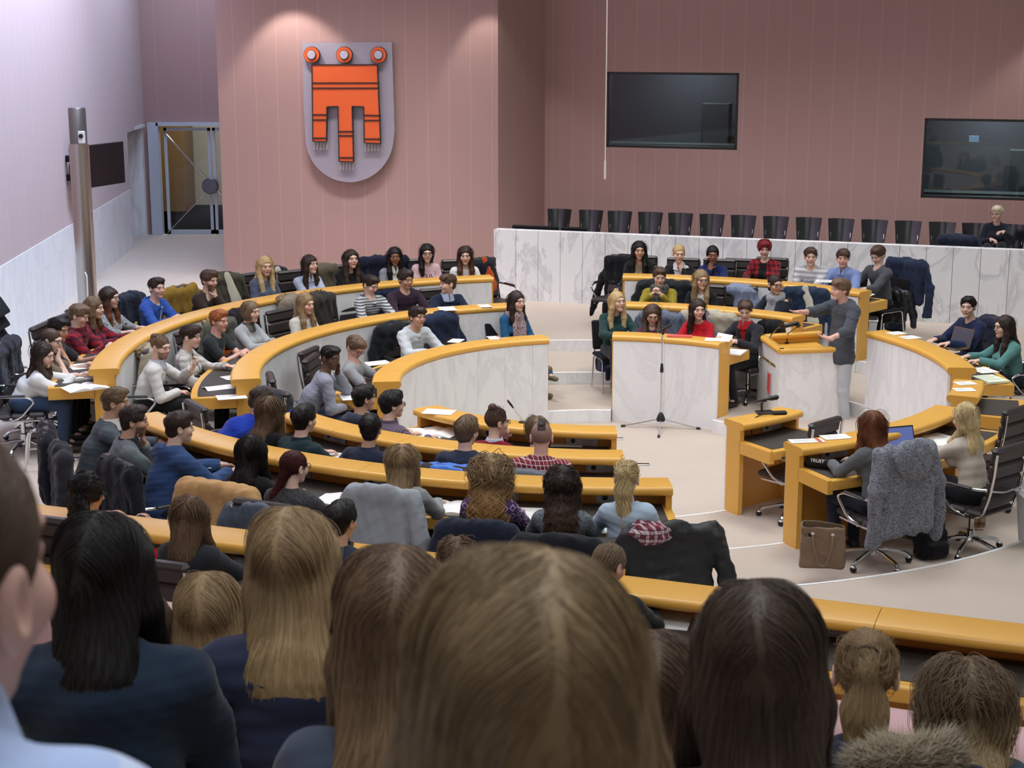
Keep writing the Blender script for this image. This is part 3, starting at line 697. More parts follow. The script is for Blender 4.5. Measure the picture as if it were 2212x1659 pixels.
# ---------------------------------------------------------------- hair
def hair_fn(style, hc, Rm, N, ln=1.0, vol=0.0, fn=1.0, seed=0, fringe=0, side=1.0, knot=0, fine=0):
    """signed distance of the hair volume, in the person's frame"""
    def loc(v): return np.asarray(hc, f32)+Rm@np.asarray(v, f32)
    nb = Rm@A3(0, 1, 0)
    tight = style in ('bun', 'pony', 'low', 'braid', 'halfup', 'manbun')
    def f(P):
        q = (P-np.asarray(hc, f32))@Rm; x, y, z = q[:, 0], q[:, 1], q[:, 2]
        if style == 'shaved':
            d = d_ell(q, (0, .014, .032), (.0775, .0975, .0885)); d = smax(d, -d_ell(q, (0, -.10, -.02), (.07, .075, .085)), .01)
            d = smax(d, -(z+.01+np.clip((y-.005)/.05, 0, 1)*.055), .008)
            return smin(d, d_ell(q, (0, .0, .105), (.033, .085, .024)), .012)
        g = .0 if tight else .006
        d = d_ell(q, (0, .016, .036), (.081+g+vol, .101+g+vol, .089+vol*.8))
        if style == 'short':
            d = smin(d, d_ell(q, (.01*side, -.038, .094), (.062+vol*.5, .062, .034+vol)), .025)
            if fringe: d = smin(d, d_ell(q, (.02*side, -.082, .072), (.052, .028, .03)), .02)
            d = smin(d, d_ell(q, (0, .046, -.028), (.064+vol*.5, .062+vol*.5, .064)), .02)
            d = smax(d, -d_ell(q, (0, -.105, -.022), (.067, .076, .097 if not fringe else .080)), .010)
            d = d+.0035*wob(q, 70, seed)+.002*wob(q, 150, seed+2)
            d = smax(d, -(z+.004+np.clip((y-.004)/.05, 0, 1)*.088), .010)
            # sideburn / temple thinning
            d = smax(d, -(z-.012+np.clip((y+.03)/.05, 0, 1)*.12), .012)
            return d+.0022*np.sin(x*260+6*np.sin(z*60+seed))*np.sin(y*190+seed+4*np.sin(x*50))
        if style == 'crop': # short feminine crop
            d = smin(d, d_ell(q, (.012*side, -.055, .085), (.068, .055, .042)), .03)
            d = smax(d, -d_ell(q, (0, -.112, -.03), (.060, .072, .088)), .012); d = smax(d, -(z+.04+np.clip(y/.06, 0, 1)*.04), .012)
            return d+.003*np.sin(x*220+seed)*np.sin(y*160+z*60)
        if style == 'bob':
            d = smin(d, d_ell(q, (0, .02, -.025), (.092+vol, .098+vol, .098)), .02)
            d = smax(d, -d_ell(q, (.012*side, -.115, -.035), (.060, .090, .098)), .012); d = smax(d, -(z+.105), .012)
            return d+.002*np.sin(np.arctan2(x, y)*38+seed)
        d = smax(d, -d_ell(q, (0, -.110, -.036), (.064, .082, .111 if not fringe else .084)), .012)
        d = smax(d, -(z+.055+(.015 if not tight else 0)), .02)
        w = np.sin(np.arctan2(x, y+.01)*46+5*np.sin(z*23+seed)+seed)
        if style in ('long', 'curly', 'wavy', 'halfup'):
            wd = .080+vol*.9; L = .30*ln; a0 = loc((0, .028, .045)); a1 = loc((0, .052, -.05))
            nl = np.asarray(N, f32); e = nl+A3(0, .104, .06-L); e2 = nl+A3(0, .096, -min(.075, L*.3))
            n0 = nb/np.linalg.norm(nb); n1 = A3(0, 1, 0)
            d = smin(d, d_ecap(P, a0, a1, wd, wd+.004, n0, .62), .03)
            d = smin(d, d_ecap(P, a1, e2, wd+.004, wd+.006, (n0+n1)/np.linalg.norm(n0+n1), .45), .03)
            if L > .14: d = smin(d, d_ecap(P, e2, e, wd+.006, wd*.72, n1, .36), .03)
            if side:
                for s in (-1, 1):
                    if side in (-2, 2) and s*side < 0: continue
                    p0 = loc((s*.070, -.012, .035)); p1 = loc((s*.083, -.004, -.075)); p2 = nl+A3(s*.088, -.078, -.05); p3 = nl+A3(s*.078, -.105, .03-L*.85)
                    d = smin(d, d_cap(P, p0, p1, .026, .031), .02); d = smin(d, d_cap(P, p1, p2, .031, .032), .02)
                    if fn: d = smin(d, d_cap(P, p2, p3, .032, .020), .02)
            if knot: d = smin(d, d_sph(q, (0, .03, .140), .026), .012)
            d = smax(d, -d_ell(q, (0, -.110, -.042), (.060, .078, .113 if not fringe else .08)), .010)
        d = d+(.0028 if not fine else .0014)*wob(q, 55, seed)
        if style in ('bun', 'manbun'):
            c = (0, .055, .135) if style == 'bun' else (0, .098, .085)
            d = smin(d, d_sph(q, c, .036), .012)
        if style in ('pony',):
            d = smin(d, d_cap(q, (0, .092, .085), (0, .135, .055), .024, .030), .02)
            p1 = loc((0, .135, .055)); p2 = loc((0, .135, -.06)); p3 = np.asarray(N, f32)+A3(.01, .12, -.02-.26*ln)
            d = smin(d, d_cap(P, p1, p2, .032, .048), .02); d = smin(d, d_ecap(P, p2, p3, .056, .024, A3(0, 1, 0), .6), .03)
        if style == 'low':
            d = smin(d, d_cap(q, (0, .085, -.03), (0, .11, -.085), .03, .026), .02)
        if style == 'braid':
            p1 = loc((0, .085, -.04)); p2 = np.asarray(N, f32)+A3(.11*side, .07, -.03); p3 = np.asarray(N, f32)+A3(.13*side, .02, -.14)
            d = smin(d, d_cap(P, p1, p2, .034, .030), .02); d = smin(d, d_cap(P, p2, p3, .03, .014)+.004*np.sin(P[:, 2]*150), .02)
        amp = .0026 if fine == 0 else .0008
        if style == 'curly': d = d+.0065*wob(P, 80, seed)+.004*wob(P, 190, seed+1); amp = .001
        if style == 'wavy': d = d+.005*np.sin(P[:, 2]*58+9*P[:, 0]+seed)*np.clip((hc[2]-P[:, 2])/.15, 0, 1); amp = .003
        return (d+amp*w)
    return f
def grad(f, P, e=.003):
    d0 = f(P); G = np.stack([f(P+A3(e, 0, 0))-d0, f(P+A3(0, e, 0))-d0, f(P+A3(0, 0, e))-d0], 1)
    return d0, G/(np.linalg.norm(G, axis=1, keepdims=True)+1e-9)
def grow_strands(f, hc, Rm, n, seed, length, rad, step=.024, tie=None, curl=0.0, part=0.0, body=None):
    """thin locks combed over the hair volume from the parting downwards"""
    rs = np.random.RandomState(seed)
    u = rs.normal(size=(n, 3)); u[:, 2] = np.abs(u[:, 2])*1.0+.12; u /= np.linalg.norm(u, axis=1, keepdims=True)
    u[:, 1] = u[:, 1]*1.0+.25
    q = np.stack([u[:, 0]*.085, u[:, 1]*.10+.01, .03+u[:, 2]*.09], 1).astype(f32)
    P = (np.asarray(hc, f32)+q@Rm.T).astype(f32)
    for _ in range(4):
        d, G = grad(f, P); P = P-G*d[:, None]
    if body is not None and len(body):
        k = n//2; P[:k] = body[rs.randint(0, len(body), k)]
    off = rs.uniform(-.001, .0035, n).astype(f32)*rad/.0012
    off = np.minimum(off, .005)
    m = max(4, int(length/step)); pts = [P.copy()]; ph = rs.uniform(0, 6.3, n)
    D = None
    for i in range(m):
        q = (P-np.asarray(hc, f32))@Rm
        if tie is not None:
            v = (np.asarray(tie, f32)-q); dist = np.linalg.norm(v, axis=1, keepdims=True); v = v/(dist+1e-6)
            w = np.clip((dist-.035)/.04, 0, 1); v = (v@Rm.T)*w+A3(0, 0, -1)*(1-w)
        else:
            out = np.stack([np.sign(q[:, 0]-part)*.55, .30+0*q[:, 0], -.25+0*q[:, 0]], 1)
            w = np.clip((.075-q[:, 2])/.10, 0, 1)[:, None]
            v = (out@Rm.T)*(1-w)+A3(0, .05, -1)*w
        d, G = grad(f, P)
        v = v-G*(v*G).sum(1, keepdims=True); v = v/(np.linalg.norm(v, axis=1, keepdims=True)+1e-6)
        D = v if D is None else D*.55+v*.45
        D = D/(np.linalg.norm(D, axis=1, keepdims=True)+1e-6)
        side = np.cross(D, G)
        P = P+D*step+side*(curl*np.sin(i*.75+ph)[:, None]*step)
        d, G = grad(f, P); P = (P-G*np.clip(d-off, -.01, .01)[:, None]).astype(f32); pts.append(P.copy())
    pts = np.stack(pts, 1)
    L = rs.uniform(.6, 1.0, n); keep = (np.arange(m+1)[None]/m) <= L[:, None]
    last = (L*m).astype(int)
    for i in range(m+1): pts[:, i] = np.where((i <= last)[:, None], pts[:, i], pts[np.arange(n), last])
    tone = rs.uniform(-1, 1, n); tt = np.clip(np.arange(m+1)[None]/np.maximum(last, 1)[:, None], 0, 1)
    return pts.astype(f32), (rad*rs.uniform(.6, 1.3, (n, 1))*np.clip(1.12-tt**3*1.1, .06, 1)).astype(f32), tone
def strands_obj(pts, rad, cols, parent):
    n, m = pts.shape[:2]; cu = bpy.data.hair_curves.new('loose_strands'); cu.add_curves([m]*n)
    cu.attributes['position'].data.foreach_set('vector', pts.ravel())
    ra = cu.attributes.get('radius') or cu.attributes.new('radius', 'FLOAT', 'POINT'); ra.data.foreach_set('value', rad.ravel())
    ca = cu.attributes.new('Col', 'FLOAT_COLOR', 'POINT'); c = np.ones((n*m, 4), f32); c[:, :3] = cols; ca.data.foreach_set('color', c.ravel())
    cu.materials.append(HAIR); o = bpy.data.objects.new('loose_strands', cu); COL.objects.link(o); o.parent = parent; o['kind'] = 'stuff'; return o
# ---------------------------------------------------------------- hands
def hand_fn(w, d, nrm, thumb, curl=.5, spread=.0, sz=1.0):
    d = np.asarray(d, float); d = d/np.linalg.norm(d); nrm = np.asarray(nrm, float); nrm = nrm-d*(nrm@d); nrm /= np.linalg.norm(nrm)
    l = np.cross(nrm, d)*thumb
    w = np.asarray(w, float); caps = []
    for i in range(4):
        lat = (1.5-i)*.0195*sz; b = w+d*(.088-.004*abs(i-1.2))*sz+l*lat; dd = d+l*(1.5-i)*spread; dd /= np.linalg.norm(dd); nn = nrm
        L = (.073, .081, .075, .058)[i]*sz; r = (.0088, .009, .0087, .0076)[i]*sz; p = b; ang = 0
        caps.append((w+d*.03*sz+l*lat*.7, b, .011*sz, .0095*sz))
        for j, fr in enumerate((.45, .31, .24)):
            ang += curl*(.75, 1.0, .8)[j]; v = dd*math.cos(ang)+nn*math.sin(ang); e = p+v*L*fr; caps.append((p, e, r*(1-.1*j), r*(.93-.1*j))); p = e
    t0 = w+d*.022*sz+l*.026*sz; t1 = t0+(d*.55+l*.75+nrm*.25)*.042*sz; t2 = t1+(d*.85+l*.25+nrm*.35)*.034*sz
    caps += [(w+d*.012*sz+l*.012*sz, t0, .015*sz, .014*sz), (t0, t1, .0125*sz, .0105*sz), (t1, t2, .0102*sz, .0085*sz)]
    def f(P):
        o = d_ecap(P, w+d*.0*sz, w+d*.075*sz, .030*sz, .038*sz, nrm, .42)
        o = smin(o, d_ecap(P, w-d*.03*sz, w+d*.02*sz, .026*sz, .028*sz, nrm, .75), .02)
        for a, b, ra, rb in caps: o = smin(o, d_cap(P, a, b, ra, rb), .006)
        return o
    return f, w+d*.07*sz
def ik(s, w, l1, l2, pole):
    s = np.asarray(s, float); w = np.asarray(w, float); v = w-s; D = np.linalg.norm(v); m = (l1+l2)*.985
    if D > m: w = s+v/D*m; v = w-s; D = m
    u = v/D; a = (l1*l1-l2*l2+D*D)/(2*D); h = math.sqrt(max(0, l1*l1-a*a)); p = np.asarray(pole, float); p = p-u*(p@u); p /= np.linalg.norm(p)+1e-9
    return s+u*a+p*h, w
# ---------------------------------------------------------------- a person
SEED = [0]
DSK = .79
def person(label, T, fz, rz, sex='m', face=None, pitch=4, tilt=0, hair=('short', 'brown', {}), skin='fair', top=None, sleeve='long', pose=('desk', 'desk'), lean=.10, legs='sit',
           trousers=None, extras=(), inner=None, opening=None, hood=False, thick=.014, h=.0125, hh=.005, strands=0, srad=.0012, slen=.35, beard=None, group=None, shoes=None, vneck=0, jaw=1.0, curl=.0, part=0.0, brow=None, width=1.0, hem=None, hsc=1.04, lod=1, feet=None, nk=.164, name='person'):
    SEED[0] += 1; sd = SEED[0]
    f = sex == 'f'; b = (.92 if f else 1.02)*width
    root = thing(name, label, 'person', (float(T[0]), float(T[1]), fz), rz, group)
    zt = float(T[2])-fz
    yaw = (R_(face)-rz if face is not None else 0); yaw = (yaw+PI) % (2*PI)-PI
    Rm = rotm(yaw, R_(pitch), R_(tilt))                    # positive pitch looks down
    hc = A3(0, 0, zt)-Rm@A3(0, .016, .132)*hsc; hc[2] = zt-.132*hsc
    N = A3(hc[0]*.5, .035+.10*lean, hc[2]-nk)
    stand = legs == 'stand'
    hz = .92 if stand else .545
    Hp = A3(0, lean if not stand else .04, hz)
    sw = (.146 if f else .172)*width; Sh = {s: A3(s*sw, N[1]+.012, N[2]-.070) for s in (-1, 1)}
    mid = A3(0, N[1]*.35+Hp[1]*.65+.01, Hp[2]+(N[2]-Hp[2])*.42)
    ul, fl = ((.268, .235) if f else (.288, .252))
    fwd = Rm@A3(0, -1, 0)
    arms = {}
    for s, p in ((-1, pose[0]), (1, pose[1])):
        pole = (s*.7, .25, -.8); dr = None; nr = (0, 0, -1); cu = .35; sp = .05
        if p == 'desk': w = A3(s*.13, -.36, DSK); dr = (-s*.35, -1, -.05)
        elif p == 'write': w = A3(s*.07, -.40, DSK); dr = (-s*.3, -1, -.15); cu = .75; nr = (-s*.5, 0, -.8)
        elif p == 'fold': w = A3(-s*.03, -.30-.03*s, DSK+.015*(s+1)); dr = (-s, -.15, 0)
        elif p == 'lap': w = A3(s*.06, -.27+Hp[1]*.5, .655); dr = (-s*.7, -.7, -.1); cu = .5
        elif p == 'chin': w = hc+Rm@A3(s*.035, -.082, -.195); dr = (-s*.15, .12, 1); nr = (-s*.2, 1, 0); cu = 1.0; pole = (s*.5, -.3, -1)
        elif p == 'cheek': w = hc+Rm@A3(s*.085, -.055, -.165); dr = Rm@A3(-s*.05, .03, 1); nr = Rm@A3(-s*1, .4, 0); cu = .45; pole = (s*.5, -.4, -1)
        elif p == 'mouth': w = hc+Rm@A3(s*.05, -.115, -.15); dr = Rm@A3(-s*.5, .1, .9); nr = (-s*.1, 1, 0); cu = 1.05; pole = (s*.5, -.3, -1)
        elif p == 'clasp': w = A3(s*.055, -.27, hc[2]-.20); dr = (-s*.45, -.1, .9); nr = (-s, 0, -.3); cu = .9; pole = (s*.6, -.3, -1)
        elif p == 'side': w = A3(s*.24, -.06, .60); dr = (0, -.5, -1); nr = (-s, 0, 0)
        elif p == 'hang': w = A3(s*.27, 0, Hp[2]-.06); dr = (0, -.1, -1); nr = (-s, 0, 0)
        else: w = np.asarray(p[0], f32); dr = p[1]; nr = p[2]; cu = p[3]; pole = p[4] if len(p) > 4 else pole
        e, w = ik(Sh[s], w, ul, fl, pole)
        if dr is None: dr = w-e
        arms[s] = (Sh[s], e, w, dr, nr, cu, sp)
    if stand:
        K = {s: A3(s*.10, Hp[1]-.02, .50) for s in (-1, 1)}; An = {s: A3(s*.11, Hp[1]+.03, .09) for s in (-1, 1)}; hipj = {s: A3(s*.09, Hp[1], Hp[2]-.02) for s in (-1, 1)}
    else:
        K = {s: A3(s*.115, Hp[1]-.43, .52) for s in (-1, 1)}; An = {s: A3(s*.10, Hp[1]-.40, .10) for s in (-1, 1)}; hipj = {s: A3(s*.088, Hp[1]-.02, .535) for s in (-1, 1)}
    if feet:
        for s in (-1, 1): K[s] = A3(*feet[0][(s+1)//2]); An[s] = A3(*feet[1][(s+1)//2])
    toe = {s: An[s]+A3(s*.03, -.17, -.055) for s in (-1, 1)}
    thin = .0
    def torso(P, o):
        d = d_ecap(P, N+A3(0, .028, -.135), mid, .142*b+o, .122*b+o, A3(0, 1, 0), .70)
        d = smin(d, d_ecap(P, mid, Hp, .122*b+o, .150*b+o, A3(0, 1, 0), .74), .05)
        d = smin(d, d_cap(P, Sh[-1]+A3(.02, 0, 0), Sh[1]-A3(.02, 0, 0), .052+o, .052+o), .07)
        d = smin(d, d_cap(P, N+A3(0, .008, .0), N+A3(0, .03, -.09), .048+o, .085+o), .04)
        if f:
            for s in (-1, 1): d = smin(d, d_sph(P, (s*.066, N[1]-.075, N[2]-.205), .052+o), .05)
        return d
    ra = .88 if f else 1.0
    def arm(P, s, o, t=1.0, t2=1.0):
        S, e, w = arms[s][:3]; d = d_cap(P, S, S+(e-S)*t2, .050*ra+o, (.050+( .040-.050)*t2)*ra+o)
        if t > 0: d = smin(d, d_cap(P, e, e+(w-e)*t, .040*ra+o, (.040+(.027-.040)*t)*ra+o), .02)
        return d
    def legd(P, o):
        d = None
        for s in (-1, 1):
            q = d_cap(P, hipj[s], K[s], .083+o, .058+o); q = smin(q, d_cap(P, K[s], An[s], .056+o, .040+o), .02)
            d = q if d is None else smin(d, q, .015)
        return smin(d, d_ell(P, Hp+A3(0, 0, -.01), ((.140 if stand else .155)*b+o, (.10 if stand else .12)+o, .10+o)), .05)
    neckr = .047 if f else .055
    nk0 = hc+Rm@A3(0, .026, -.05)
    def body(P):
        d = torso(P, -.012); d = smin(d, d_cap(P, nk0, N+A3(0, .01, -.03), neckr, neckr+.006), .03)
        for s in (-1, 1): d = smin(d, arm(P, s, 0), .025)
        d = smin(d, legd(P, -.012), .03)
        for s in (-1, 1): d = smin(d, d_cap(P, An[s]+A3(0, 0, -.02), toe[s], .034, .026), .02)
        return d
    sk = SK.get(skin, skin); lo = np.minimum.reduce([N-.3, Hp-.25]+[a[1]-.1 for a in arms.values()]+[a[2]-.08 for a in arms.values()]+[t-.06 for t in toe.values()]); hi = np.maximum.reduce([N+A3(.3, .25, .12), Hp+.25]+[a[1]+.1 for a in arms.values()]+[a[2]+.08 for a in arms.values()])
    lo[2] = min(lo[2], .0)
    parts = []; skl = A3(*s2l(sk))
    v, q = mesh_sdf(body, lo, hi, h*(1.25 if sleeve != 'long' else 2.2)); parts.append((v, q, skl))
    lipc = tuple(np.array(sk)*A3(.88, .68, .68)) if skin not in ('deep', 'brown') else tuple(np.array(sk)*A3(.95, .75, .75))
    hcol = HC.get(hair[1], hair[1]); bc = brow or tuple(np.array(hcol)*.7+np.array(sk)*.2)
    def headf(P): return smin(head_sdf(((P-hc)@Rm)/hsc, sex, jaw)*hsc, d_cap(P, nk0, N+A3(0, .01, -.03), neckr, neckr+.004), .02)
    v, q = mesh_sdf(headf, hc-A3(.15, .155, .165), hc+A3(.15, .155, .155), hh)
    c = head_color(((v-hc)@Rm)/hsc, sk, lipc, bc, (tuple(np.array(sk)*.45+np.array(beard)*.55) if beard else None)); parts.append((v, q, c))
    for s in (-1, 1):
        S, e, w, dr, nr, cu, sp = arms[s]; hf, cen = hand_fn(w, dr, nr, -s if True else s, cu, sp, .92 if f else 1.0)
        g = lambda P, hf=hf, e=e, w=w: smin(hf(P), d_cap(P, e+(w-e)*.6, w, .032*ra, .026*ra), .015)
        v, q = mesh_sdf(g, cen-.115, cen+.115, .0055*lod); parts.append((v, q, skl*A3(.97, .93, .93)))
    V, Q, C = joinm(parts); raw('body', V, Q, SKIN, root, colors=C)
    # ---- garments
    zh = hem if hem is not None else (Hp[2]-.06 if not stand else Hp[2]-.10)
    ts = {'long': (.93, 1.0), 'roll': (.30, 1.0), 'short': (0, .62), 'none': (0, .12)}[sleeve]
    wr = .0065 if thick < .02 else .009
    def topf(P, o=thick, cut=True, t=ts):
        d = torso(P, o)
        for s in (-1, 1): d = smin(d, arm(P, s, o+.004 if sleeve != 'none' else 0, t[0], t[1]), .03)
        if t[0] > .5:
            for s in (-1, 1):
                e, w = arms[s][1:3]; u = (w-e)/np.linalg.norm(w-e); d = smax(d, (P-(e+(w-e)*.97))@u*(np.linalg.norm(P-w, axis=1) < .12)-.0*P[:, 0]-(np.linalg.norm(P-w, axis=1) >= .12)*9, .002)
        if hood:
            n = N+A3(0, .085, -.028); hd = d_ell(P, n, (.125, .062, .088)); hd = smax(hd, -d_ell(P, n+A3(0, -.03, .05), (.085, .05, .06)), .02)
            hd = smin(hd, d_cap(P, N+A3(-.075, .03, -.015), N+A3(0, -.085, -.075), .026, .024), .02); hd = smin(hd, d_cap(P, N+A3(.075, .03, -.015), N+A3(0, -.085, -.075), .026, .024), .02)
            d = smin(d, hd, .018)
        d = d+wr*wob(P, 26, sd)*.8+wr*.5*wob(P*A3(1, 1, 2.2), 60, sd+9)
        d = smax(d, -d_cap(P, N+A3(0, -.012, .10), N+A3(0, -.008, .004), .085, neckr+.016), .006)
        if vneck: d = smax(d, -d_cap(P, N+A3(0, -.06, .0), N+A3(0, -.13, -.02-vneck), .055, .006), .006)
        if opening and cut: d = smax(d, -np.maximum(np.abs(P[:, 0])-(opening[0]+(opening[1]-opening[0])*np.clip((N[2]-.05-P[:, 2])/.3, 0, 1)), P[:, 1]-(N[1]*.6+Hp[1]*.4)+.02), .008)
        return smax(d, zh-P[:, 2], .01)
    tl = np.minimum.reduce([N-A3(.30, .26, .1), Hp-A3(.25, .2, .15)]+[a[1]-.1 for a in arms.values()]+[a[2]-.07 for a in arms.values()]); th_ = np.maximum.reduce([N+A3(.3, .26, .10), Hp+A3(.25, .22, 0)]+[a[1]+.1 for a in arms.values()]+[a[2]+.07 for a in arms.values()])
    if not isinstance(top, tuple): top = ('sweater', top)
    v, q = mesh_sdf(topf, tl, th_, h); raw(top[0], v, q, top[1], root)
    if inner:
        def innf(P):
            d = torso(P, thick-.009); d = d+.003*wob(P, 40, sd+3); d = smax(d, -d_cap(P, N+A3(0, -.012, .10), N+A3(0, -.008, .004), .085, neckr+.014), .006); return smax(smax(d, zh-P[:, 2]+.02, .01), P[:, 1]-(N[1]*.6+Hp[1]*.4), .01)
        v, q = mesh_sdf(innf, tl, th_, h); raw('undershirt', v, q, inner, root)
    if trousers is not False:
        def trf(P):
            d = legd(P, .010)+.004*wob(P, 30, sd+5); d = smax(d, P[:, 2]-(Hp[2]+.06), .01)
            return smax(d, -(P[:, 2]-.075), .01)
        ks = list(K.values())+list(An.values())
        v, q = mesh_sdf(trf, np.minimum.reduce([Hp-.22]+[k-.12 for k in ks]), np.maximum.reduce([Hp+.22]+[k+.12 for k in ks]), h*(1.7 if not shoes else 1)); raw('trousers', v, q, trousers or cloth((38, 42, 56)), root)
    if True:
        shh = .009 if shoes else .018; shoes = shoes or plain('dark_shoe', (36, 34, 34), .5)
        for s in (-1, 1):
            def shf(P, s=s):
                d = smin(d_ecap(P, An[s]+A3(0, .03, -.055), toe[s]+A3(0, 0, .01), .042, .036, A3(0, 0, 1), .9), d_cap(P, An[s]+A3(0, .005, -.04), An[s]+A3(0, 0, .05), .046, .044), .02); return smax(d, -(P[:, 2]-.004), .004)
            v, q = mesh_sdf(shf, np.minimum(An[s], toe[s])-.1, np.maximum(An[s], toe[s])+.12, shh); raw('shoe', v, q, shoes, root)
    # ---- hair
    if hair and hair[0]:
        st, cn = hair[0], hair[1]; op = hair[2] if len(hair) > 2 else {}
        tips = op.get('tips'); ko = {k: w for k, w in op.items() if k in ('ln', 'vol', 'fn', 'fringe', 'side', 'knot')}
        hcs = hc+Rm@A3(0, 0, 0); hf0 = hair_fn(st, hc, Rm*1.0, N, seed=sd, fine=lod > 1, **ko)
        bk = (lambda P: d_ecap(P, N+A3(0, .028, -.135), mid, .142*b+thick-.004, .122*b+thick-.004, A3(0, 1, 0), .70))
        def hf(P): return hf0(hc+(P-hc)/A3(hsc, hsc, hsc)) if st in ('short', 'crop', 'shaved', 'bob') else hf0(P)-.004
        L = .34*op.get('ln', 1) if st in ('long', 'curly', 'wavy', 'halfup', 'pony') else .02
        lo = np.minimum(hc-A3(.17, .17, .18), N-A3(.17, .16, L+.06)); hi = hc+A3(.17, .20, .21)
        if st in ('pony', 'low', 'braid'): lo = np.minimum(lo, N-A3(.18, .05, .22+L))
        lo[1] = min(lo[1], N[1]-.17); hi[1] = max(hi[1], N[1]+.22)
        hhh = hh*(1.3 if not strands else 1.6)
        v, q = mesh_sdf(hf, lo, hi, hhh)
        base = A3(*s2l(hcol)); tipc = A3(*s2l(HC.get(tips, tips))) if tips else base*1.12
        qv = (v-hc)@Rm; ang = np.arctan2(qv[:, 0], qv[:, 1]+.02)
        def colr(V, tone):
            t = np.clip((hc[2]+.02-V[:, 2])/(.30*op.get('ln', 1)), 0, 1)[:, None]
            return np.clip((base*(1-t)+tipc*t)*(1+(.30 if lod == 1 else .17)*tone[:, None]), 0, 1)
        tn = np.sin(ang*34+sd)*.5+np.sin(ang*71+qv[:, 2]*30)*.4+.3*wob(v*A3(1, 1, .25), 240, sd)
        if st == 'shaved':
            c = colr(v, tn); sd_ = np.array(sk, f32)*.55+np.array(hcol, f32)*.45; m = (np.abs(qv[:, 0]) > .034) | (qv[:, 2] < .075); c[m] = s2l(tuple(sd_))
            parts = [(v, q, c)]
        else: parts = [(v, q, colr(v, tn))]
        V, Q, C = joinm(parts); ho = raw('hair', V, Q, HAIR, root, colors=C)
        if not strands and lod == 1: strands, srad, slen = 200, .0014, (.07 if st in ('short', 'crop', 'shaved', 'bun', 'manbun', 'low') else .16 if st == 'bob' else .30)
        if strands and st != 'shaved':
            tie = {'pony': (0, .10, .08), 'low': (0, .11, -.05), 'bun': (0, .055, .13), 'manbun': (0, .1, .085), 'braid': (0, .09, -.05)}.get(st)
            sp_, sr_, tone = grow_strands(hf, hc, Rm, strands, sd, slen, srad, tie=tie, curl=curl, part=part, step=.024, body=v[v[:, 2] < hc[2]+.02] if st in ('long', 'wavy', 'curly', 'pony', 'halfup') else None)
            n_, m_ = sp_.shape[:2]; strands_obj(sp_, sr_, colr(sp_.reshape(-1, 3), np.repeat(tone, m_)*1.2), ho)
    # ---- extras
    M = Matrix.Translation(Vector(hc)) @ Matrix(Rm.tolist()).to_4x4() @ Matrix.Scale(hsc, 4)
    for x in extras:
        k = x[0]
        if k == 'glasses':
            mb = MB()
            for s in (-1, 1):
                mb.tube([(s*.031+.0225*math.cos(a)*(1+.1*abs(math.sin(2*a))), -.107+.004*math.cos(a)*s, .004+.0165*math.sin(a)*(1+.1*abs(math.sin(2*a)))) for a in np.linspace(0, 2*PI, 20, endpoint=False)], .0024, 6, M, True)
                mb.tube([(s*.053, -.103, .009), (s*.076, -.06, .010), (s*.083, .005, .006)], .002, 6, M)
            mb.tube([(-.009, -.107, .008), (0, -.110, .011), (.009, -.107, .008)], .002, 6, M)
            mb.build('glasses', plain('spectacle_frame', x[1] if len(x) > 1 else (30, 28, 30), .35), root)
        elif k == 'collar':
            def cf(P):
                d = d_cap(P, N+A3(0, -.006, .055), N+A3(0, .0, -.05), neckr+.012, neckr+.045); d = np.abs(d)-.007
                d = smax(d, np.maximum(P[:, 2]-(N[2]+.035), (N[2]-.045-.35*np.clip(-(P[:, 1]-N[1]), 0, .1))-P[:, 2]), .006)
                return smax(d, -(np.maximum(np.abs(P[:, 0])-.10*np.clip((P[:, 2]-N[2]+.07), 0, .2)-.004, P[:, 1]-N[1])), .004)
            v, q = mesh_sdf(cf, N-.14, N+.14, .006); raw('collar', v, q, x[1], root)
        elif k == 'scarf':
            rr = x[2] if len(x) > 2 else .042
            def sf(P):
                q = P-N-A3(0, -.012, -.005); d = np.sqrt((np.hypot(q[:, 0], q[:, 1]*1.05)-.082)**2+((q[:, 2]+.18*np.clip(-q[:, 1], -.05, .1))/1.25)**2)-rr
                for s, l in ((-1, .30), (1, .26)): d = smin(d, d_ecap(P, N+A3(s*.045, -.105, -.05), N+A3(s*.06, -.135, -l), .045, .055, A3(0, 1, 0), .4), .025)
                return d+.007*wob(P, 55, sd)+.003*wob(P, 130, sd+1)
            v, q = mesh_sdf(sf, N-A3(.2, .26, .38), N+A3(.2, .2, .12), .009); raw('scarf', v, q, x[1], root)
        elif k == 'fur':
            def ff(P): return d_ecap(P, N+A3(-.13, .09, -.05), N+A3(.13, .09, -.05), .05, .05, A3(0, 0, 1), .8)+.012*wob(P, 120, sd)+.008*wob(P, 260, sd+1)
            v, q = mesh_sdf(ff, N-A3(.25, .06, .15), N+A3(.25, .2, .1), .006); raw('fur_trim', v, q, x[1], root)
        elif k == 'print':
            # flat print on the chest: list of polygons in (x, dz) metres below the neck
            mb = MB()
            for poly in x[2]:
                P0 = []
                for px_, pz in poly: P0.append((px_, pz))
                V = []
                for px_, pz in P0:
                    y = -.21; Pz = A3(px_, y, N[2]+pz)
                    for _ in range(40):
                        d = float(topf(Pz[None], thick)[0]); 
                        if d < .004: break
                        Pz = Pz+A3(0, max(.001, d*.7), 0)
                    V.append(Pz+A3(0, -.003, 0))
                mb.add([tuple(map(float, p)) for p in V], [tuple(range(len(V)))])
            mb.build('print', x[1], root, smooth=0)
        elif k == 'tie_band':
            pp = {'pony': ((0, .094, .083), (0, .10, .08)), 'halfup': ((0, .105, .03), (0, .12, .03))}[x[1]]
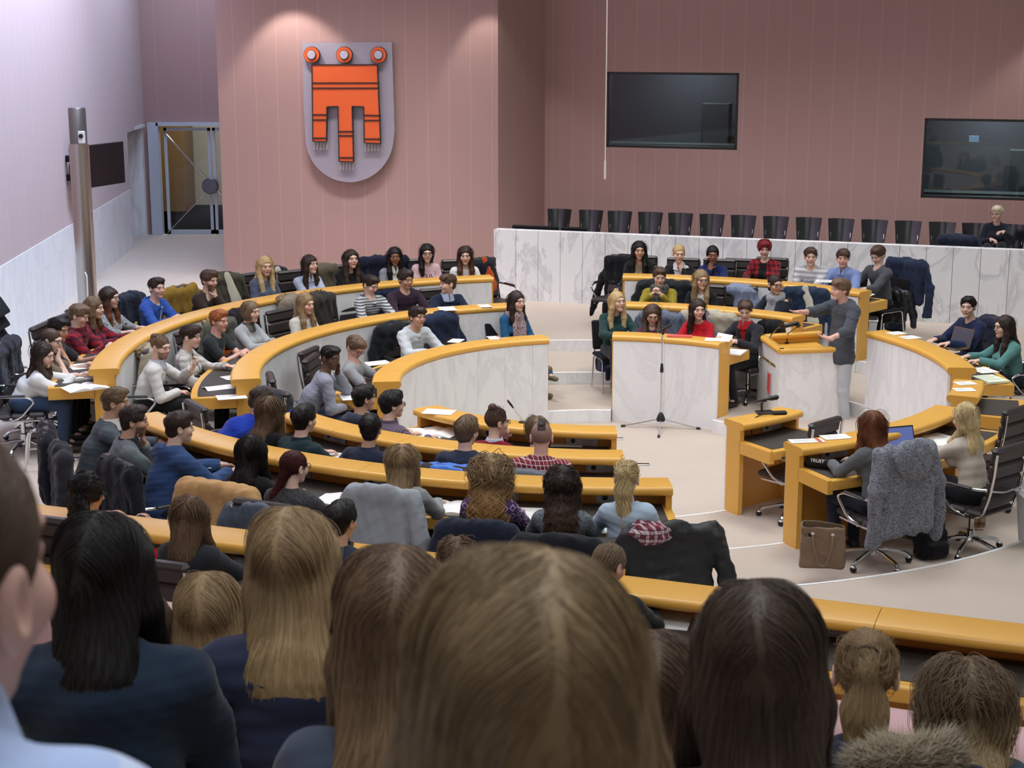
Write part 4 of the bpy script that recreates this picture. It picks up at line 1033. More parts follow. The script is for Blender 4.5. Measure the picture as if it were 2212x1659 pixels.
            c = Vector(pp[0]); mb = MB().tube([(c.x+.027*math.cos(a), c.y+.012*math.sin(a)*.4, c.z+.027*math.sin(a)) for a in np.linspace(0, 2*PI, 18, endpoint=False)], .006, 6, M, True); mb.build('hair_band', BLACKP, root)
        elif k == 'zip':
            P0 = []
            for i in range(14):
                z = N[2]-.06-.28*i/13; Pz = A3(.012, -.20, z)
                for _ in range(40):
                    d = float(topf(Pz[None], thick)[0])
                    if d < .003: break
                    Pz = Pz+A3(0, max(.001, d*.7), 0)
                P0.append(tuple(map(float, Pz)))
            MB().tube(P0, .006, 6).build('zip', x[1], root)
        elif k == 'watch':
            s = x[1]; e, w = arms[s][1:3]; u = Vector(w-e).normalized(); c = Vector(w)-u*.02; o = u.orthogonal().normalized(); o2 = u.cross(o)
            MB().tube([c+(o*math.cos(a)+o2*math.sin(a))*.031 for a in np.linspace(0, 2*PI, 16, endpoint=False)], .007, 6, None, True).build('watch', BLACKP, root)
    root['_n'] = 0; del root['_n']
    return root, dict(N=N, hc=hc, arms=arms, Rm=Rm, Hp=Hp)
def face_to_centre(x, y):
    dx, dy = CX-x, CY-y; return math.atan2(dx, -dy)
def seated(label, hx, hy, k, far=True, o=.85, turn=0, **kw):
    """someone seated at a curved desk: head-top pixel, tier ring (0-2), distance behind the stone front"""
    T = oncyl(hx, hy, RD[k]+o, far); fz = (k+1)*SH
    rz = face_to_centre(T[0], T[1])+R_(turn)
    return person(label, T, fz, rz, **kw)
# ================================================================ CHAIRS, COATS, SMALL THINGS
def make_office_chair():
    """swivel chair, sitter faces -y"""
    r = thing('office_chair', '', 'chair')
    mb = MB()
    for a in range(5):
        t = 2*PI*a/5+.3; c, s = math.cos(t), math.sin(t)
        mb.tube(fillet([(0, 0, .13), (.10*c, .10*s, .125), (.27*c, .27*s, .085), (.30*c, .30*s, .06)], .03), [.024]*2+[.018]*9 if False else .018, 8)
    mb.lathe([(.034, .09), (.034, .20), (.022, .21), (.022, .40)], 14); mb.build('star_base', CHROME, r)
    for a in range(5):
        t = 2*PI*a/5+.3; c, s = math.cos(t)*.31, math.sin(t)*.31
        w = MB().sph((c, s, .030), .030, 8).build('caster', BLACKP, r)
        MB().sph((c, s, .043), .026, 8, (1, 1, .8)).build('caster_hood', CHROME, w)
    mb = MB()
    for i in range(3): mb.box((0, .17-.17*i, .425+.004*i*i), (.47, .172, .055), None, .022)
    mb.build('seat', LEATHER, r)
    prof = [(.235, .47, -.0), (.275, .60, .1), (.30, .74, .1), (.315, .88, .1), (.335, 1.0, .1)]
    mb = MB()
    for (y0, z0, _), (y1, z1, _) in zip(prof, prof[1:]):
        a = math.atan2(z1-z0, y1-y0); M = Matrix.Translation((0, (y0+y1)/2, (z0+z1)/2)) @ Matrix.Rotation(a-PI/2, 4, 'X'); mb.box((0, 0, 0), (.47, .055, math.hypot(y1-y0, z1-z0)), M, .022)
    mb.box((0, .34, 1.0), (.48, .085, .05), None, .022); mb.build('backrest', LEATHER, r)
    for s in (-1, 1):
        MB().tube(fillet([(s*.20, -.22, .385), (s*.215, .16, .385), (s*.215, .25, .42), (s*.222, .315, .60), (s*.232, .355, .80), (s*.235, .372, .985)], .07), .013, 8).build('side_rail', CHROME, r)
        ar = MB().tube(fillet([(s*.235, .30, .66), (s*.275, .22, .655), (s*.285, -.10, .645), (s*.285, -.17, .60), (s*.275, -.02, .43), (s*.215, .08, .39)], .06), .012, 8).build('armrest', CHROME, r)
        MB().box((s*.285, .05, .66), (.04, .26, .022), None, .01).build('arm_pad', BLACKP, ar)
    MB().tube(fillet([(-.225, .325, .66), (-.12, .375, .64), (.12, .375, .64), (.225, .325, .66)], .06), .011, 8).build('back_brace', CHROME, r); MB().tube([(-.215, .02, .385), (0, .0, .385), (.215, .02, .385)], .018, 8).build('seat_beam', CHROME, r)
    return r
def make_shell_chair():
    r = thing('shell_chair', '', 'chair')
    def shell(w0, w1, pts, cv, th):
        V = []; nx = 12; n = len(pts)
        for i, (y, z) in enumerate(pts):
            w = w0+(w1-w0)*i/(n-1)
            for j in range(nx+1):
                u = j/nx*2-1; V.append((u*w/2, y-cv*(1-u*u)*-1+cv*-1*(u*u)*1.0, z))
        m = len(V); V += [(x, y+th, z) for x, y, z in V]; Fc = []
        for i in range(n-1):
            for j in range(nx):
                a = i*(nx+1)+j; Fc += [(a, a+1, a+nx+2, a+nx+1), (m+a, m+a+nx+1, m+a+nx+2, m+a+1)]
        for i in range(n-1):
            for j in (0, nx): a = i*(nx+1)+j; Fc.append((a, a+nx+1, m+a+nx+1, m+a))
        for j in range(nx):
            for i in (0, n-1): a = i*(nx+1)+j; Fc.append((a, a+1, m+a+1, m+a))
        return V, Fc
    V, Fc = shell(.36, .44, [(.19, .47), (.215, .56), (.24, .66), (.262, .76), (.28, .85)], .035, .012); MB().add(V, Fc).build('backrest', BLACKG, r)
    MB().box((0, -.01, .45), (.44, .42, .022), None, .009).build('seat', BLACKG, r)
    for s in (-1, 1):
        MB().tube(fillet([(s*.20, -.20, .0), (s*.18, -.17, .43), (s*.17, .17, .43), (s*.19, .22, .0)], .05), .011, 8).build('leg_frame', CHROME, r)
        MB().tube([(s*.165, .17, .43), (s*.165, .225, .62)], .010, 8).build('back_support', CHROME, r)
    MB().tube([(-.17, -.1, .425), (.17, -.1, .425)], .01, 8).tube([(-.17, .1, .425), (.17, .1, .425)], .01, 8).build('cross_bar', CHROME, r)
    return r
def make_cloth_chair():
    r = thing('visitor_chair', '', 'chair')
    mb = MB()
    mb.box((0, .245, .68), (.43, .045, .38), Matrix.Translation((0, .245, .68)) @ Matrix.Rotation(-.22, 4, 'X') @ Matrix.Translation((0, -.245, -.68)), .02)
    mb.build('backrest', BLACKF, r); MB().box((0, 0, .445), (.45, .44, .05), None, .02).build('seat', BLACKF, r)
    for s in (-1, 1):
        MB().tube(fillet([(s*.21, -.22, 0), (s*.205, -.19, .43), (s*.205, .19, .43), (s*.215, .25, 0)], .05), .011, 8).build('leg_frame', CHROME, r)
        MB().tube([(s*.19, .19, .42), (s*.19, .245, .62)], .010, 8).build('back_support', CHROME, r)
    return r
BLACKF = plain('black_upholstery', (28, 28, 32), .85, 0, .2, .15, 200, .1)
PROTO = {}
def chair(kind, loc, rz, label, group=None, skip=()):
    mk = {'office': make_office_chair, 'shell': make_shell_chair, 'cloth': make_cloth_chair}[kind]
    if kind not in PROTO:
        r = mk(); PROTO[kind] = r; r.location = loc; r.rotation_euler = (0, 0, rz); tag(r, label, 'chair', group); return r
    return copy_tree(PROTO[kind], loc, rz, label, group, skip)
def coat(label, loc, rz, mat, w=.23, top=1.0, bot=.42, sleeves=(1, 1), thick=.07, hood=0, puff=0, sl=.5, fur=None, lining=None, ybk=.33, name='coat', cat='coat', skew=0.0, h=.0135, amp=1.0):
    """coat or jacket hung over a chair back; chair frame at loc, back at +y"""
    SEED[0] += 1; sd = SEED[0]
    root = thing(name, label, cat, loc, rz)
    def f(P):
        y0 = ybk+.02*np.sin(P[:, 0]*9)
        d = d_box(P, (skew*.5, ybk, (top+bot)/2), (w+.0, thick, (top-bot)/2), .065)
        sx = P[:, 0]-skew*np.clip((top-P[:, 2]), 0, 1)
        d = smin(d, d_cap(P, (-w+.03, ybk, top-.045), (w-.03, ybk, top-.045), .068, .068), .05)
        fl = (top-P[:, 2]); d = d-.03*np.clip(fl-.15, 0, .6)
        for s, on in ((-1, sleeves[0]), (1, sleeves[1])):
            if on:
                a = (s*(w-.01), ybk+.01, top-.08); b_ = (s*(w+.075)+skew*.4, ybk+.03, top-.34*on); c = (s*(w+.09)+skew, ybk-.02, top-.08-sl*on)
                d = smin(d, d_cap(P, a, b_, .068, .062), .03); d = smin(d, d_cap(P, b_, c, .062, .050), .02)
        d = smin(d, d_ecap(P, (-.09, ybk+.045, top-.01), (.09, ybk+.045, top-.01), .05, .05, (0, 1, 0), .8), .04)
        if hood: d = smin(d, smax(d_ell(P, (0, ybk+.09, top-.10), (.15*hood, .075, .12*hood)), -d_ell(P, (0, ybk+.07, top-.02), (.09*hood, .045, .06*hood)), .02), .03)
        d = d+amp*(.015*wob(P*A3(1, 1, .40), 27, sd)+.008*wob(P*A3(1, 1, .5), 62, sd+1)+.004*wob(P, 110, sd+2))
        if puff: d = d+.010*np.abs(np.sin((P[:, 2]+.12*np.abs(P[:, 0]))*PI/puff))*-1
        return d
    v, q = mesh_sdf(f, (-.55, ybk-.22, bot-.16), (.55, ybk+.30, top+.16), h); raw('shell', v, q, mat, root)
    if fur:
        def g(P): return d_ecap(P, (-.13, ybk+.10, top-.02), (.13, ybk+.10, top-.02), .06, .06, (0, 1, 0), .9)+.016*wob(P, 110, sd)+.010*wob(P, 240, sd+2)
        v, q = mesh_sdf(g, (-.28, ybk-.06, top-.18), (.28, ybk+.26, top+.13), .007); raw('fur_trim', v, q, fur, root)
    if lining:
        def g(P): return d_ecap(P, (.0, ybk-.075, top+.01), (.13, ybk-.085, top-.40), .045, .085, (0, 1, 0), .22)+.006*wob(P, 40, sd)
        v, q = mesh_sdf(g, (-.2, ybk-.2, top-.55), (.34, ybk+.1, top+.14), .01); raw('lining', v, q, lining, root)
    return root
def bag(label, loc, rz, mat, sz=(.30, .18, .34), name='backpack', cat='backpack', handles=None, open_=False):
    SEED[0] += 1; sd = SEED[0]; root = thing(name, label, cat, loc, rz); X, Y, Z = sz
    def f(P):
        k = 1-.18*np.clip(P[:, 2]/Z, 0, 1); Q = P/np.stack([k*0+1 if open_ else k, k, k*0+1], 1)
        d = d_box(Q, (0, 0, Z/2), (X/2, Y/2, Z/2), .05 if not open_ else .03)+.008*wob(P, 22, sd)+.004*wob(P, 60, sd)
        if not open_: d = smin(d, d_box(P, (0, -Y/2, Z*.35), (X*.36, .05, Z*.26), .04), .02)
        else: d = smax(d, -d_box(Q, (0, 0, Z), (X/2-.016, Y/2-.016, Z*.35), .02), .004)
        return smax(d, -(P[:, 2]-.002), .004)
    v, q = mesh_sdf(f, (-X/2-.07, -Y/2-.1, -.02), (X/2+.07, Y/2+.1, Z+.06), .008); raw('body', v, q, mat, root)
    if handles:
        for s in (-1, 1):
            MB().tube(fillet([(-X*.22, s*Y*.5, Z*.86), (-X*.2, s*(Y*.5+.05), Z*.6), (-X*.05, s*(Y*.5+.06), .05), (X*.1, s*(Y*.5+.06), .05), (X*.22, s*(Y*.5+.05), Z*.6), (X*.22, s*Y*.5, Z*.86)], .06), .010, 8).build('handle', handles, root)
            for q in (-1, 1): MB().lathe([(.012, -.004), (.016, 0), (.012, .004)], 12, Matrix.Translation((q*X*.22, s*(Y*.5+.012), Z*.84)) @ Matrix.Rotation(PI/2, 4, 'X')).build('ring', CHROME, root)
    else:
        for s in (-1, 1): MB().tube(fillet([(s*X*.25, Y*.42, Z*.95), (s*X*.28, Y*.8, Z*.7), (s*X*.3, Y*.5, .06)], .06), .014, 8).build('shoulder_strap', BLACKP, root)
    return root
NP = [0]
def sheet(label, x, y, z, w=.21, h=.297, rz=0, n=1, mat=None, cat='paper', name='paper_sheet', lines=True, curl=.0, acc=None):
    """sheet or small stack lying at a pixel position on height z"""
    p = onz(x, y, z); root = thing(name, label, cat, (p[0], p[1], z), rz)
    V = []; Fc = []; k = 8; th = .002*n
    for j in range(k+1):
        u = j/k; zz = curl*math.sin(u*PI)**2+.001
        V += [(-w/2, -h/2+h*u, zz), (w/2, -h/2+h*u, zz), (-w/2, -h/2+h*u, zz+th), (w/2, -h/2+h*u, zz+th)]
    for j in range(k):
        a = 4*j; Fc += [(a, a+1, a+5, a+4), (a+2, a+6, a+7, a+3), (a, a+4, a+6, a+2), (a+1, a+3, a+7, a+5)]
    Fc += [(0, 2, 3, 1), (4*k, 4*k+1, 4*k+3, 4*k+2)]
    MB().add(V, Fc).build('page', mat or PAPER, root)
    if lines:
        mb = MB(); rs = random.Random(int(x*7+y))
        for i in range(7):
            yy = h*.36-i*h*.1; ww = w*rs.uniform(.45, .78); u = (yy+h/2)/h
            mb.box((-w*.39+ww/2, yy, curl*math.sin(u*PI)**2+.001+th+.0006), (ww, h*.012, .0006))
        mb.build('printed_lines', plain('faded_print', (176, 176, 180), .8), root)
    if acc: MB().box((w*.36, 0, .0025+th), (w*.12, h*.98, .001)).build('coloured_edge', plain('red_edge', (206, 90, 80), .6), root)
    return root
def open_book(label, x, y, z, rz, w=.21, h=.29, name='open_folder', cat='folder', cl=.03):
    p = onz(x, y, z); root = thing(name, label, cat, (p[0], p[1], z), rz)
    for s in (-1, 1):
        V = []; k = 8
        for j in range(k+1):
            u = j/k; zz = cl*math.sin(u*PI*.85+.25)*(1-u)*1.3+.004
            V += [(s*w*u, -h/2, zz), (s*w*u, h/2, zz), (s*w*u, -h/2, .0), (s*w*u, h/2, .0)]
        Fc = []
        for j in range(k):
            a = 4*j; Fc += [(a, a+1, a+5, a+4), (a+2, a+6, a+7, a+3), (a, a+4, a+6, a+2), (a+1, a+3, a+7, a+5)]
        Fc += [(0, 2, 3, 1), (4*k, 4*k+1, 4*k+3, 4*k+2)]; MB().add(V, Fc).build('page', PAPER, root)
    return root
def text_mesh(s, size, depth, mat, M, parent, name='lettering'):
    cu = bpy.data.curves.new(name, 'FONT'); cu.body = s; cu.size = size; cu.extrude = depth; cu.align_x = 'CENTER'; cu.align_y = 'CENTER'; cu.resolution_u = 3
    o = bpy.data.objects.new('tmp_text', cu); COL.objects.link(o); bpy.context.view_layer.update()
    me = bpy.data.meshes.new_from_object(o.evaluated_get(bpy.context.evaluated_depsgraph_get())); bpy.data.objects.remove(o); bpy.data.curves.remove(cu)
    me.transform(M); me.name = name; me.materials.clear(); me.materials.append(mat)
    t = bpy.data.objects.new(name, me); COL.objects.link(t); t.parent = parent; return t
# ---------------------------------------------------------------- lectern
lz = 1.03
lp = [onz(1640, 722, lz)[:2], onz(1685, 754, lz)[:2], onz(1828, 749, lz)[:2], onz(1768, 714, lz)[:2]]
lec = thing('lectern', 'white marble lectern with maple rim and red crest, gooseneck microphones on top', 'lectern', (float(lp[1][0]), float(lp[1][1]), 0))
L0 = np.array(lp)-lp[1]
def edge_wall(a, b, th, z0, z1, mb=None):
    mb = mb or MB(); d = (b-a)/np.hypot(*(b-a)); n = np.array([-d[1], d[0]]); c = (L0[0]+L0[2]+L0[3])/3
    if (c-a)@n < 0: n = -n
    return mb.prism([tuple(a), tuple(b), tuple(b+n*th), tuple(a+n*th)], z0, z1)
for a, b in ((L0[0], L0[1]), (L0[1], L0[2])):
    edge_wall(a, b, .05, 0, lz-.06).build('marble_panel', MARBLED, lec)
for a, b in ((L0[0], L0[1]), (L0[1], L0[2]), (L0[0], L0[3])):
    d = (b-a)/np.hypot(*(b-a)); n = np.array([-d[1], d[0]]); c = (L0[0]+L0[2]+L0[3])/3
    if (c-a)@n < 0: n = -n
    mb = MB(); V = []; pr = rrect(-.025, .085, lz-.065, lz, .028); m = len(pr)
    for q in (a, b):
        for u, z in pr: V.append((*(q+n*u), z))
    mb.add(V, [tuple(range(m)), tuple(range(m, 2*m))[::-1]]+[(i, (i+1) % m, m+(i+1) % m, m+i) for i in range(m)]).build('rim', WOOD, lec)
edge_wall(L0[0], L0[3], .04, 0, lz-.06).build('side_board', WOOD, lec)
MB().prism([tuple(q) for q in (L0[0]*.94+.06*L0[2], L0[1]*.94+.06*L0[3], L0[2]*.94+.06*L0[0], L0[3]*.94+.06*L0[1])], lz-.16, lz-.13).build('reading_shelf', WOOD, lec)
# crest and gilt letters on its left marble face
d = (L0[1]-L0[0])/np.hypot(*(L0[1]-L0[0])); fa = math.atan2(d[1], d[0]); fl = float(np.hypot(*(L0[1]-L0[0])))
FM = Matrix.Translation((*L0[0], 0)) @ Matrix.Rotation(fa, 4, 'Z')
c = np.array([fl*.60, lz-.53]); o2 = []
for i in range(13): a = PI*i/12; o2.append((c[0]+.075*math.cos(a), c[1]-.06-.085*math.sin(a)))
cr = slab([(c[0]-.075, c[1]+.17), (c[0]+.075, c[1]+.17)]+o2, .002, .014).build('crest_shield', plain('pale_silver', (190, 186, 202), .4, .3), lec)
slab([(c[0]-.055, c[1]+.115), (c[0]+.055, c[1]+.115), (c[0]+.055, c[1]-.06), (c[0]+.03, c[1]-.06), (c[0]+.03, c[1]+.0), (c[0]+.016, c[1]+.0), (c[0]+.016, c[1]-.10), (c[0]-.016, c[1]-.1), (c[0]-.016, c[1]), (c[0]-.03, c[1]), (c[0]-.03, c[1]-.06), (c[0]-.055, c[1]-.06)], .012, .022).build('crest_banner', plain('crest_red', (214, 84, 74), .5), cr)
mb = MB()
for i in (-1, 0, 1): mb.lathe([(.008, 0), (.019, 0), (.019, .01), (.008, .01), (.008, 0)], 14, Matrix.Translation((c[0]+i*.042, -.012, c[1]+.14)) @ Matrix.Rotation(PI/2, 4, 'X'))
mb.build('crest_rings', plain('crest_red', (214, 84, 74), .5), cr)
for ob in (cr,): ob.matrix_local = FM
GILT = plain('gilt', (176, 150, 84), .35, .8)
text_mesh('VORARLBERGER  LANDTAG', .047, .003, GILT, FM @ Matrix.Translation((fl*.52, -.004, lz-.245)) @ Matrix.Rotation(PI/2, 4, 'X'), lec)
def goose(label, base, tip, cat='microphone', bend=.15, mat=BLACKP, r=.006, cap=.13, cr=1.0):
    b = Vector(base); t = Vector(tip); root = thing('gooseneck_microphone', label, cat, base)
    m = (t-b); pts = fillet([(0, 0, 0), (0, 0, m.z*.35), m*.75+Vector((0, 0, bend*.3)), m], .12, 8); MB().tube(pts, r, 8).build('stem', mat, root)
    u = (Vector(pts[-1])-Vector(pts[-2])).normalized(); MB().tube([m-u*.01, m+u*cap*.35, m+u*cap, m+u*(cap+.02)], [.012*cr, .022*cr, .022*cr, .01*cr], 12).build('capsule', BLACKP, root)
    MB().lathe([(.03, 0), (.03, .01), (.012, .02)], 14).build('foot', BLACKP, root); return root
def P3(x, y, d): return tuple(float(v) for v in ondepth(x, y, d))
ld = float(lp[1][1])
b_ = onz(1700, 742, lz-.13); goose('gooseneck microphone rising from inside the lectern towards the speaker', tuple(b_), P3(1722, 706, ld+.25), bend=.1)
b_ = onz(1662, 728, lz); t1 = P3(1690, 698, ld+.15)
ms = thing('clip_microphone', 'black microphone with chrome stem clamped on the lectern rim', 'microphone', tuple(b_))
v = Vector(t1)-Vector(b_); MB().tube([(0, 0, 0), v*.85], .008, 8).build('stem', CHROME, ms)
MB().tube([v*.72, v*.8, v*.98, v*1.06], [.014, .016, .028, .012], 12).build('capsule', BLACKP, ms)
MB().box((0, -.02, -.05), (.03, .02, .14), None, .005).build('clamp', CHROME, ms)
t2 = Vector(P3(1708, 702, ld+.2)); tm = thing('lectern_microphone', 'thick black microphone pointing at the speaker above the lectern', 'microphone', tuple(t2+Vector((-.12, 0, -.03))))
MB().tube([(0, 0, 0), (.03, 0, .012), (.2, 0, .05), (.22, 0, .055)], [.016, .024, .026, .014], 12).build('capsule', BLACKP, tm)
MB().tube(fillet([(0, 0, 0), (-.06, .0, -.03), tuple(Vector(b_)-t2-Vector((-.12, 0, -.03)))], .05), .006, 8).build('stem', BLACKP, tm)
# ---------------------------------------------------------------- microphone stands on the floor
def mic_stand(label, x, y, d_top, xt, yt, zf=0):
    p = onz(x, y, zf); root = thing('microphone_stand', label, 'microphone stand', (p[0], p[1], zf)); H_ = ondepth(xt, yt, p[1])[2]-zf
    MB().tube([(0, 0, .06), (0, 0, H_*.62)], .012, 10).build('lower_tube', CHROME, root); MB().tube([(0, 0, H_*.6), (0, 0, H_)], .008, 10).build('upper_tube', CHROME, root)
    MB().lathe([(.02, H_*.57), (.022, H_*.6), (.014, H_*.66)], 12).build('clutch', BLACKP, root)
    MB().lathe([(.05, .09), (.055, .12), (.035, .17), (.015, .2)], 16).build('hub', BLACKP, root)
    for a in (-8, 172, 262):
        c, s = math.cos(R_(a)), math.sin(R_(a)); l = MB().tube([(0, 0, .12), (.46*c, .46*s, .012)], .011, 8).build('leg', CHROME, root); MB().tube([(.43*c, .43*s, .017), (.48*c, .48*s, .012)], .015, 8).build('foot_cap', BLACKP, l)
    k = MB().tube([(0, 0, H_-.06), (.02, 0, H_)], .016, 8).build('clip', BLACKP, root)
    MB().tube([(-.10*d_top, -.02, H_+.06), (.0, 0, H_+.0), (.05*d_top, .0, H_-.03)], [.022, .018, .012], 10).build('microphone', BLACKP, root)
    MB().tube(fillet([(.05*d_top, 0, H_-.03), (.06, .03, H_*.8), (-.02, .02, H_*.6), (.02, .02, H_*.3), (0, .02, .03), (-.4, .3, .01)], .15), .004, 6).build('cable', WHITEP, root)
    return root
mic_stand('chrome tripod microphone stand in front of the short white marble desk', 1427, 925, -1, 1428, 712)
mic_stand('slim microphone stand in front of the inner left curved desk', 960, 925, 1, 961, 775)
p = onz(1122, 915, 1.07); mk = goose('small black desk microphone on the innermost near desk beside the woman with a bun', tuple(oncyl(1127, 908, RD[0]+.05, False)*A3(1, 1, 0)+A3(0, 0, 1.07)), tuple(oncyl(1108, 880, RD[0]+.05, False)), mat=plain('ivory_rod', (222, 214, 200), .5), cap=.07, cr=.5, bend=.03)
# table microphone on desk A
p = onz(1652, 893, 1.07); tm = thing('tabletop_microphone', 'black microphone on a flat black stand on the single maple desk', 'microphone', tuple(p), R_(8))
MB().box((0, 0, .012), (.17, .11, .024), None, .008).box((.13, -.06, .018), (.14, .06, .03), None, .008).build('stand_base', BLACKP, tm)
MB().tube([(-.03, 0, .02), (-.035, 0, .11)], .011, 8).tube([(-.035, -.02, .10), (-.03, 0, .12), (.01, 0, .13)], .012, 8).build('post', BLACKP, tm)
MB().tube([(-.09, 0, .125), (.03, 0, .145), (.06, 0, .15), (.12, 0, .158), (.135, 0, .16)], [.011, .014, .024, .025, .012], 12).build('capsule', BLACKP, tm)
MB().tube(fillet([(.08, -.08, .02), (-.1, -.12, .015), (-.19, -.2, -.02), (-.2, -.26, -.2), (-.25, -.2, -.24)], .06), .006, 8).build('cable', BLACKP, tm)
# bins
def bin_(label, x, y, z, s=1.0, rz=0):
    p = onz(x, y, z); r = thing('waste_bin', label, 'bin', (p[0], p[1], z), rz); a, b, h = .145*s, .185*s, .43*s
    V = []
    for i, (w, zz) in enumerate(((a, 0), (b, h), (b-.012, h), (a-.012, .015))): V += [(-w, -w*.75, zz), (w, -w*.75, zz), (w, w*.75, zz), (-w, w*.75, zz)]
    Fc = [(0, 1, 2, 3)[::-1], (12, 13, 14, 15)]
    for k in range(3):
        for i in range(4): Fc.append((4*k+i, 4*k+(i+1) % 4, 4*k+4+(i+1) % 4, 4*k+4+i))
    MB().add(V, Fc).build('container', WHITEP, r); mb = MB(); w = b+.004
    mb.tube([(-w, -w*.75, h), (w, -w*.75, h), (w, w*.75, h), (-w, w*.75, h)], .012, 6, None, True).build('rim', WHITEP, r)
bin_('white plastic waste bin behind the speaker beside the marble desk', 1858, 764, 2*SH, 1.15, R_(-12)); bin_('white plastic bin at the right edge near the swivel chairs', 2245, 1175, T3, 1.0)
# ================================================================ PEOPLE, SEAT BY SEAT
def fr(root, v):
    """point in a person's or chair's own frame -> world xy"""
    a = root.rotation_euler.z; return (root.location.x+v[0]*math.cos(a)-v[1]*math.sin(a), root.location.y+v[0]*math.sin(a)+v[1]*math.cos(a))
CG = 'office chairs of the chamber'
def S(label, hx, hy, k, far=True, o=.85, ch='office', cl=None, lean=.10, **kw):
    r, inf = seated(label, hx, hy, k, far, o, lean=lean, **kw)
    r['group'] = 'people seated at the chamber desks'
    c = None
    if ch:
        x, y = fr(r, (0, max(.06, lean)+.0)); c = chair(ch, (x, y, r.location.z), r.rotation_euler.z, cl or 'swivel chair under '+' '.join(label.split()[:12]), CG)
    return r, c
K = lambda *a, **k: cloth(*a, **k)
BK = K((30, 30, 34)); NV = K((36, 44, 66)); WH = K((236, 236, 234)); GR = K((134, 138, 144)); LG = K((196, 199, 202)); JEANS = K((58, 76, 104)); DKT = K((30, 32, 40))
GL = ('glasses',)
def coat_ch(c, label, mat, **kw):
    return coat(label, tuple(c.location), c.rotation_euler.z, mat, **kw)
def lab(c, s): c['label'] = s
# --- outer left ring, from the lower left end clockwise
r, c = S('person in white long-sleeved top with very long brown hair, reading at left desk end', 95, 738, 2, o=.70, sex='f', face=80, pitch=14, hair=('long', 'dark', {'ln': 1.5, 'tips': 'brown', 'fn': 0}), top=('sweater', WH), pose=('fold', 'write'), trousers=JEANS, lean=.26, strands=260, srad=.0025)
coat_ch(c, 'black jacket over the chair of the person in white at the left desk end', K((34, 36, 42)), w=.25, sl=.55); lab(c, 'swivel chair with black jacket at the lower end of the outer left ring')
r, c = S('person with glasses and brown bun resting mouth on hand at left desk', 112, 708, 2, o=.70, sex='f', face=75, pitch=10, hair=('low', 'brown', {}), top=('sweater', K((120, 104, 84))), sleeve='short', pose=('mouth', 'desk'), lean=.24, extras=(GL,))
lab(c, 'swivel chair of the bun-haired person in glasses at the left edge')
coat_ch(c, 'dark blue coat over the second chair from the left desk end', K((34, 40, 54)), w=.24)
r, c = S('person with short black hair and brown skin leaning chin on hand', 128, 684, 2, o=.70, face=70, pitch=14, skin='olive', hair=('short', 'black', {}), top=('tee', K((44, 42, 48))), sleeve='short', pose=('chin', 'desk'), lean=.22)
lab(c, 'swivel chair of the black-haired person with chin on hand, left edge'); coat_ch(c, 'black padded jacket over the third chair from the left desk end', K((38, 38, 46)), w=.24)
r, c = S('person in red and black plaid shirt with swept brown hair looking down', 175, 655, 2, o=.72, face=85, pitch=20, hair=('short', 'mid', {'fringe': 1}), top=('shirt', K((150, 34, 48), 'plaid', (40, 24, 36))), pose=('fold', 'fold'), lean=.16, extras=(('collar', K((150, 34, 48), 'plaid', (40, 24, 36))),)); lab(c, 'swivel chair under the plaid-shirted person looking down')
r, c = S('person in red plaid and navy sleeves with wavy brown hair in profile', 200, 640, 2, o=.80, sex='f', face=88, pitch=4, hair=('long', 'mid', {'ln': .4, 'fn': 0}), top=('shirt', K((146, 32, 46), 'plaid', (34, 40, 60))), pose=('desk', 'desk')); lab(c, 'swivel chair under the profile person in plaid and navy')
r, c = S('person with glasses and long dark ombre hair in patterned grey blouse', 235, 618, 2, o=.90, sex='f', face=80, pitch=5, hair=('long', 'dark', {'ln': .8, 'tips': 'auburn'}), top=('blouse', K((100, 104, 110), 'blotch', (190, 192, 194), (60, 64, 72), sc=.7)), sleeve='roll', pose=('desk', 'desk'), extras=(GL,)); lab(c, 'swivel chair under the person in the patterned grey blouse')
r, c = S('person in bright blue zipped hoodie over white shirt', 337, 598, 2, o=.85, face=48, pitch=2, hair=('short', 'dark', {}), top=('hoodie', K((52, 88, 172))), hood=True, vneck=.05, inner=WH, pose=('desk', 'fold'), extras=(('zip', WH),))
coat_ch(c, 'dark navy coat on the chair of the blue-hoodie person', K((34, 40, 56)), w=.25, top=1.02); lab(c, 'swivel chair of the blue-hoodie person, with yellow strap below')
tag(MB().box((0, 0, 0), (.03, .02, .22), Matrix.Rotation(.5, 4, 'Y'), .004).build('yellow_strap', plain('yellow_webbing', (226, 208, 50), .6)), 'yellow strap hanging beside the blue-hoodie person\'s chair', 'strap').location = P3(287, 712, float(r.location.y)-.1)
r, c = S('person in dark brown sweater with beard, hand at mouth', 452, 582, 2, o=.68, face=58, pitch=8, hair=('short', 'brown', {'vol': .006}), beard=(70, 52, 40), top=('sweater', K((60, 50, 44))), pose=('fold', 'chin'), lean=.2)
coat_ch(c, 'mustard yellow jacket on the chair of the bearded person', K((150, 118, 44)), w=.25, sleeves=(1, .4)); lab(c, 'swivel chair with mustard jacket on the outer left ring')
r, c = S('person with long blonde hair in slate blue cardigan at outer left ring', 572, 553, 2, o=.92, sex='f', face=28, pitch=4, hair=('long', 'blond', {'ln': 1.1, 'tips': 'pale'}), top=('cardigan', K((88, 96, 118))), pose=('lap', 'lap'))
lab(c, 'swivel chair under the long blonde person in slate blue')
x, y = fr(r, (.52, .14)); c2 = chair('office', (x, y, r.location.z), r.rotation_euler.z+.1, 'empty swivel chair with black and cream coat beside the blonde in slate blue', CG)
x, y = fr(r, (-.40, .12)); c3 = chair('office', (x, y, r.location.z), r.rotation_euler.z-.2, 'empty swivel chair with olive parka left of the blonde in slate blue', CG)
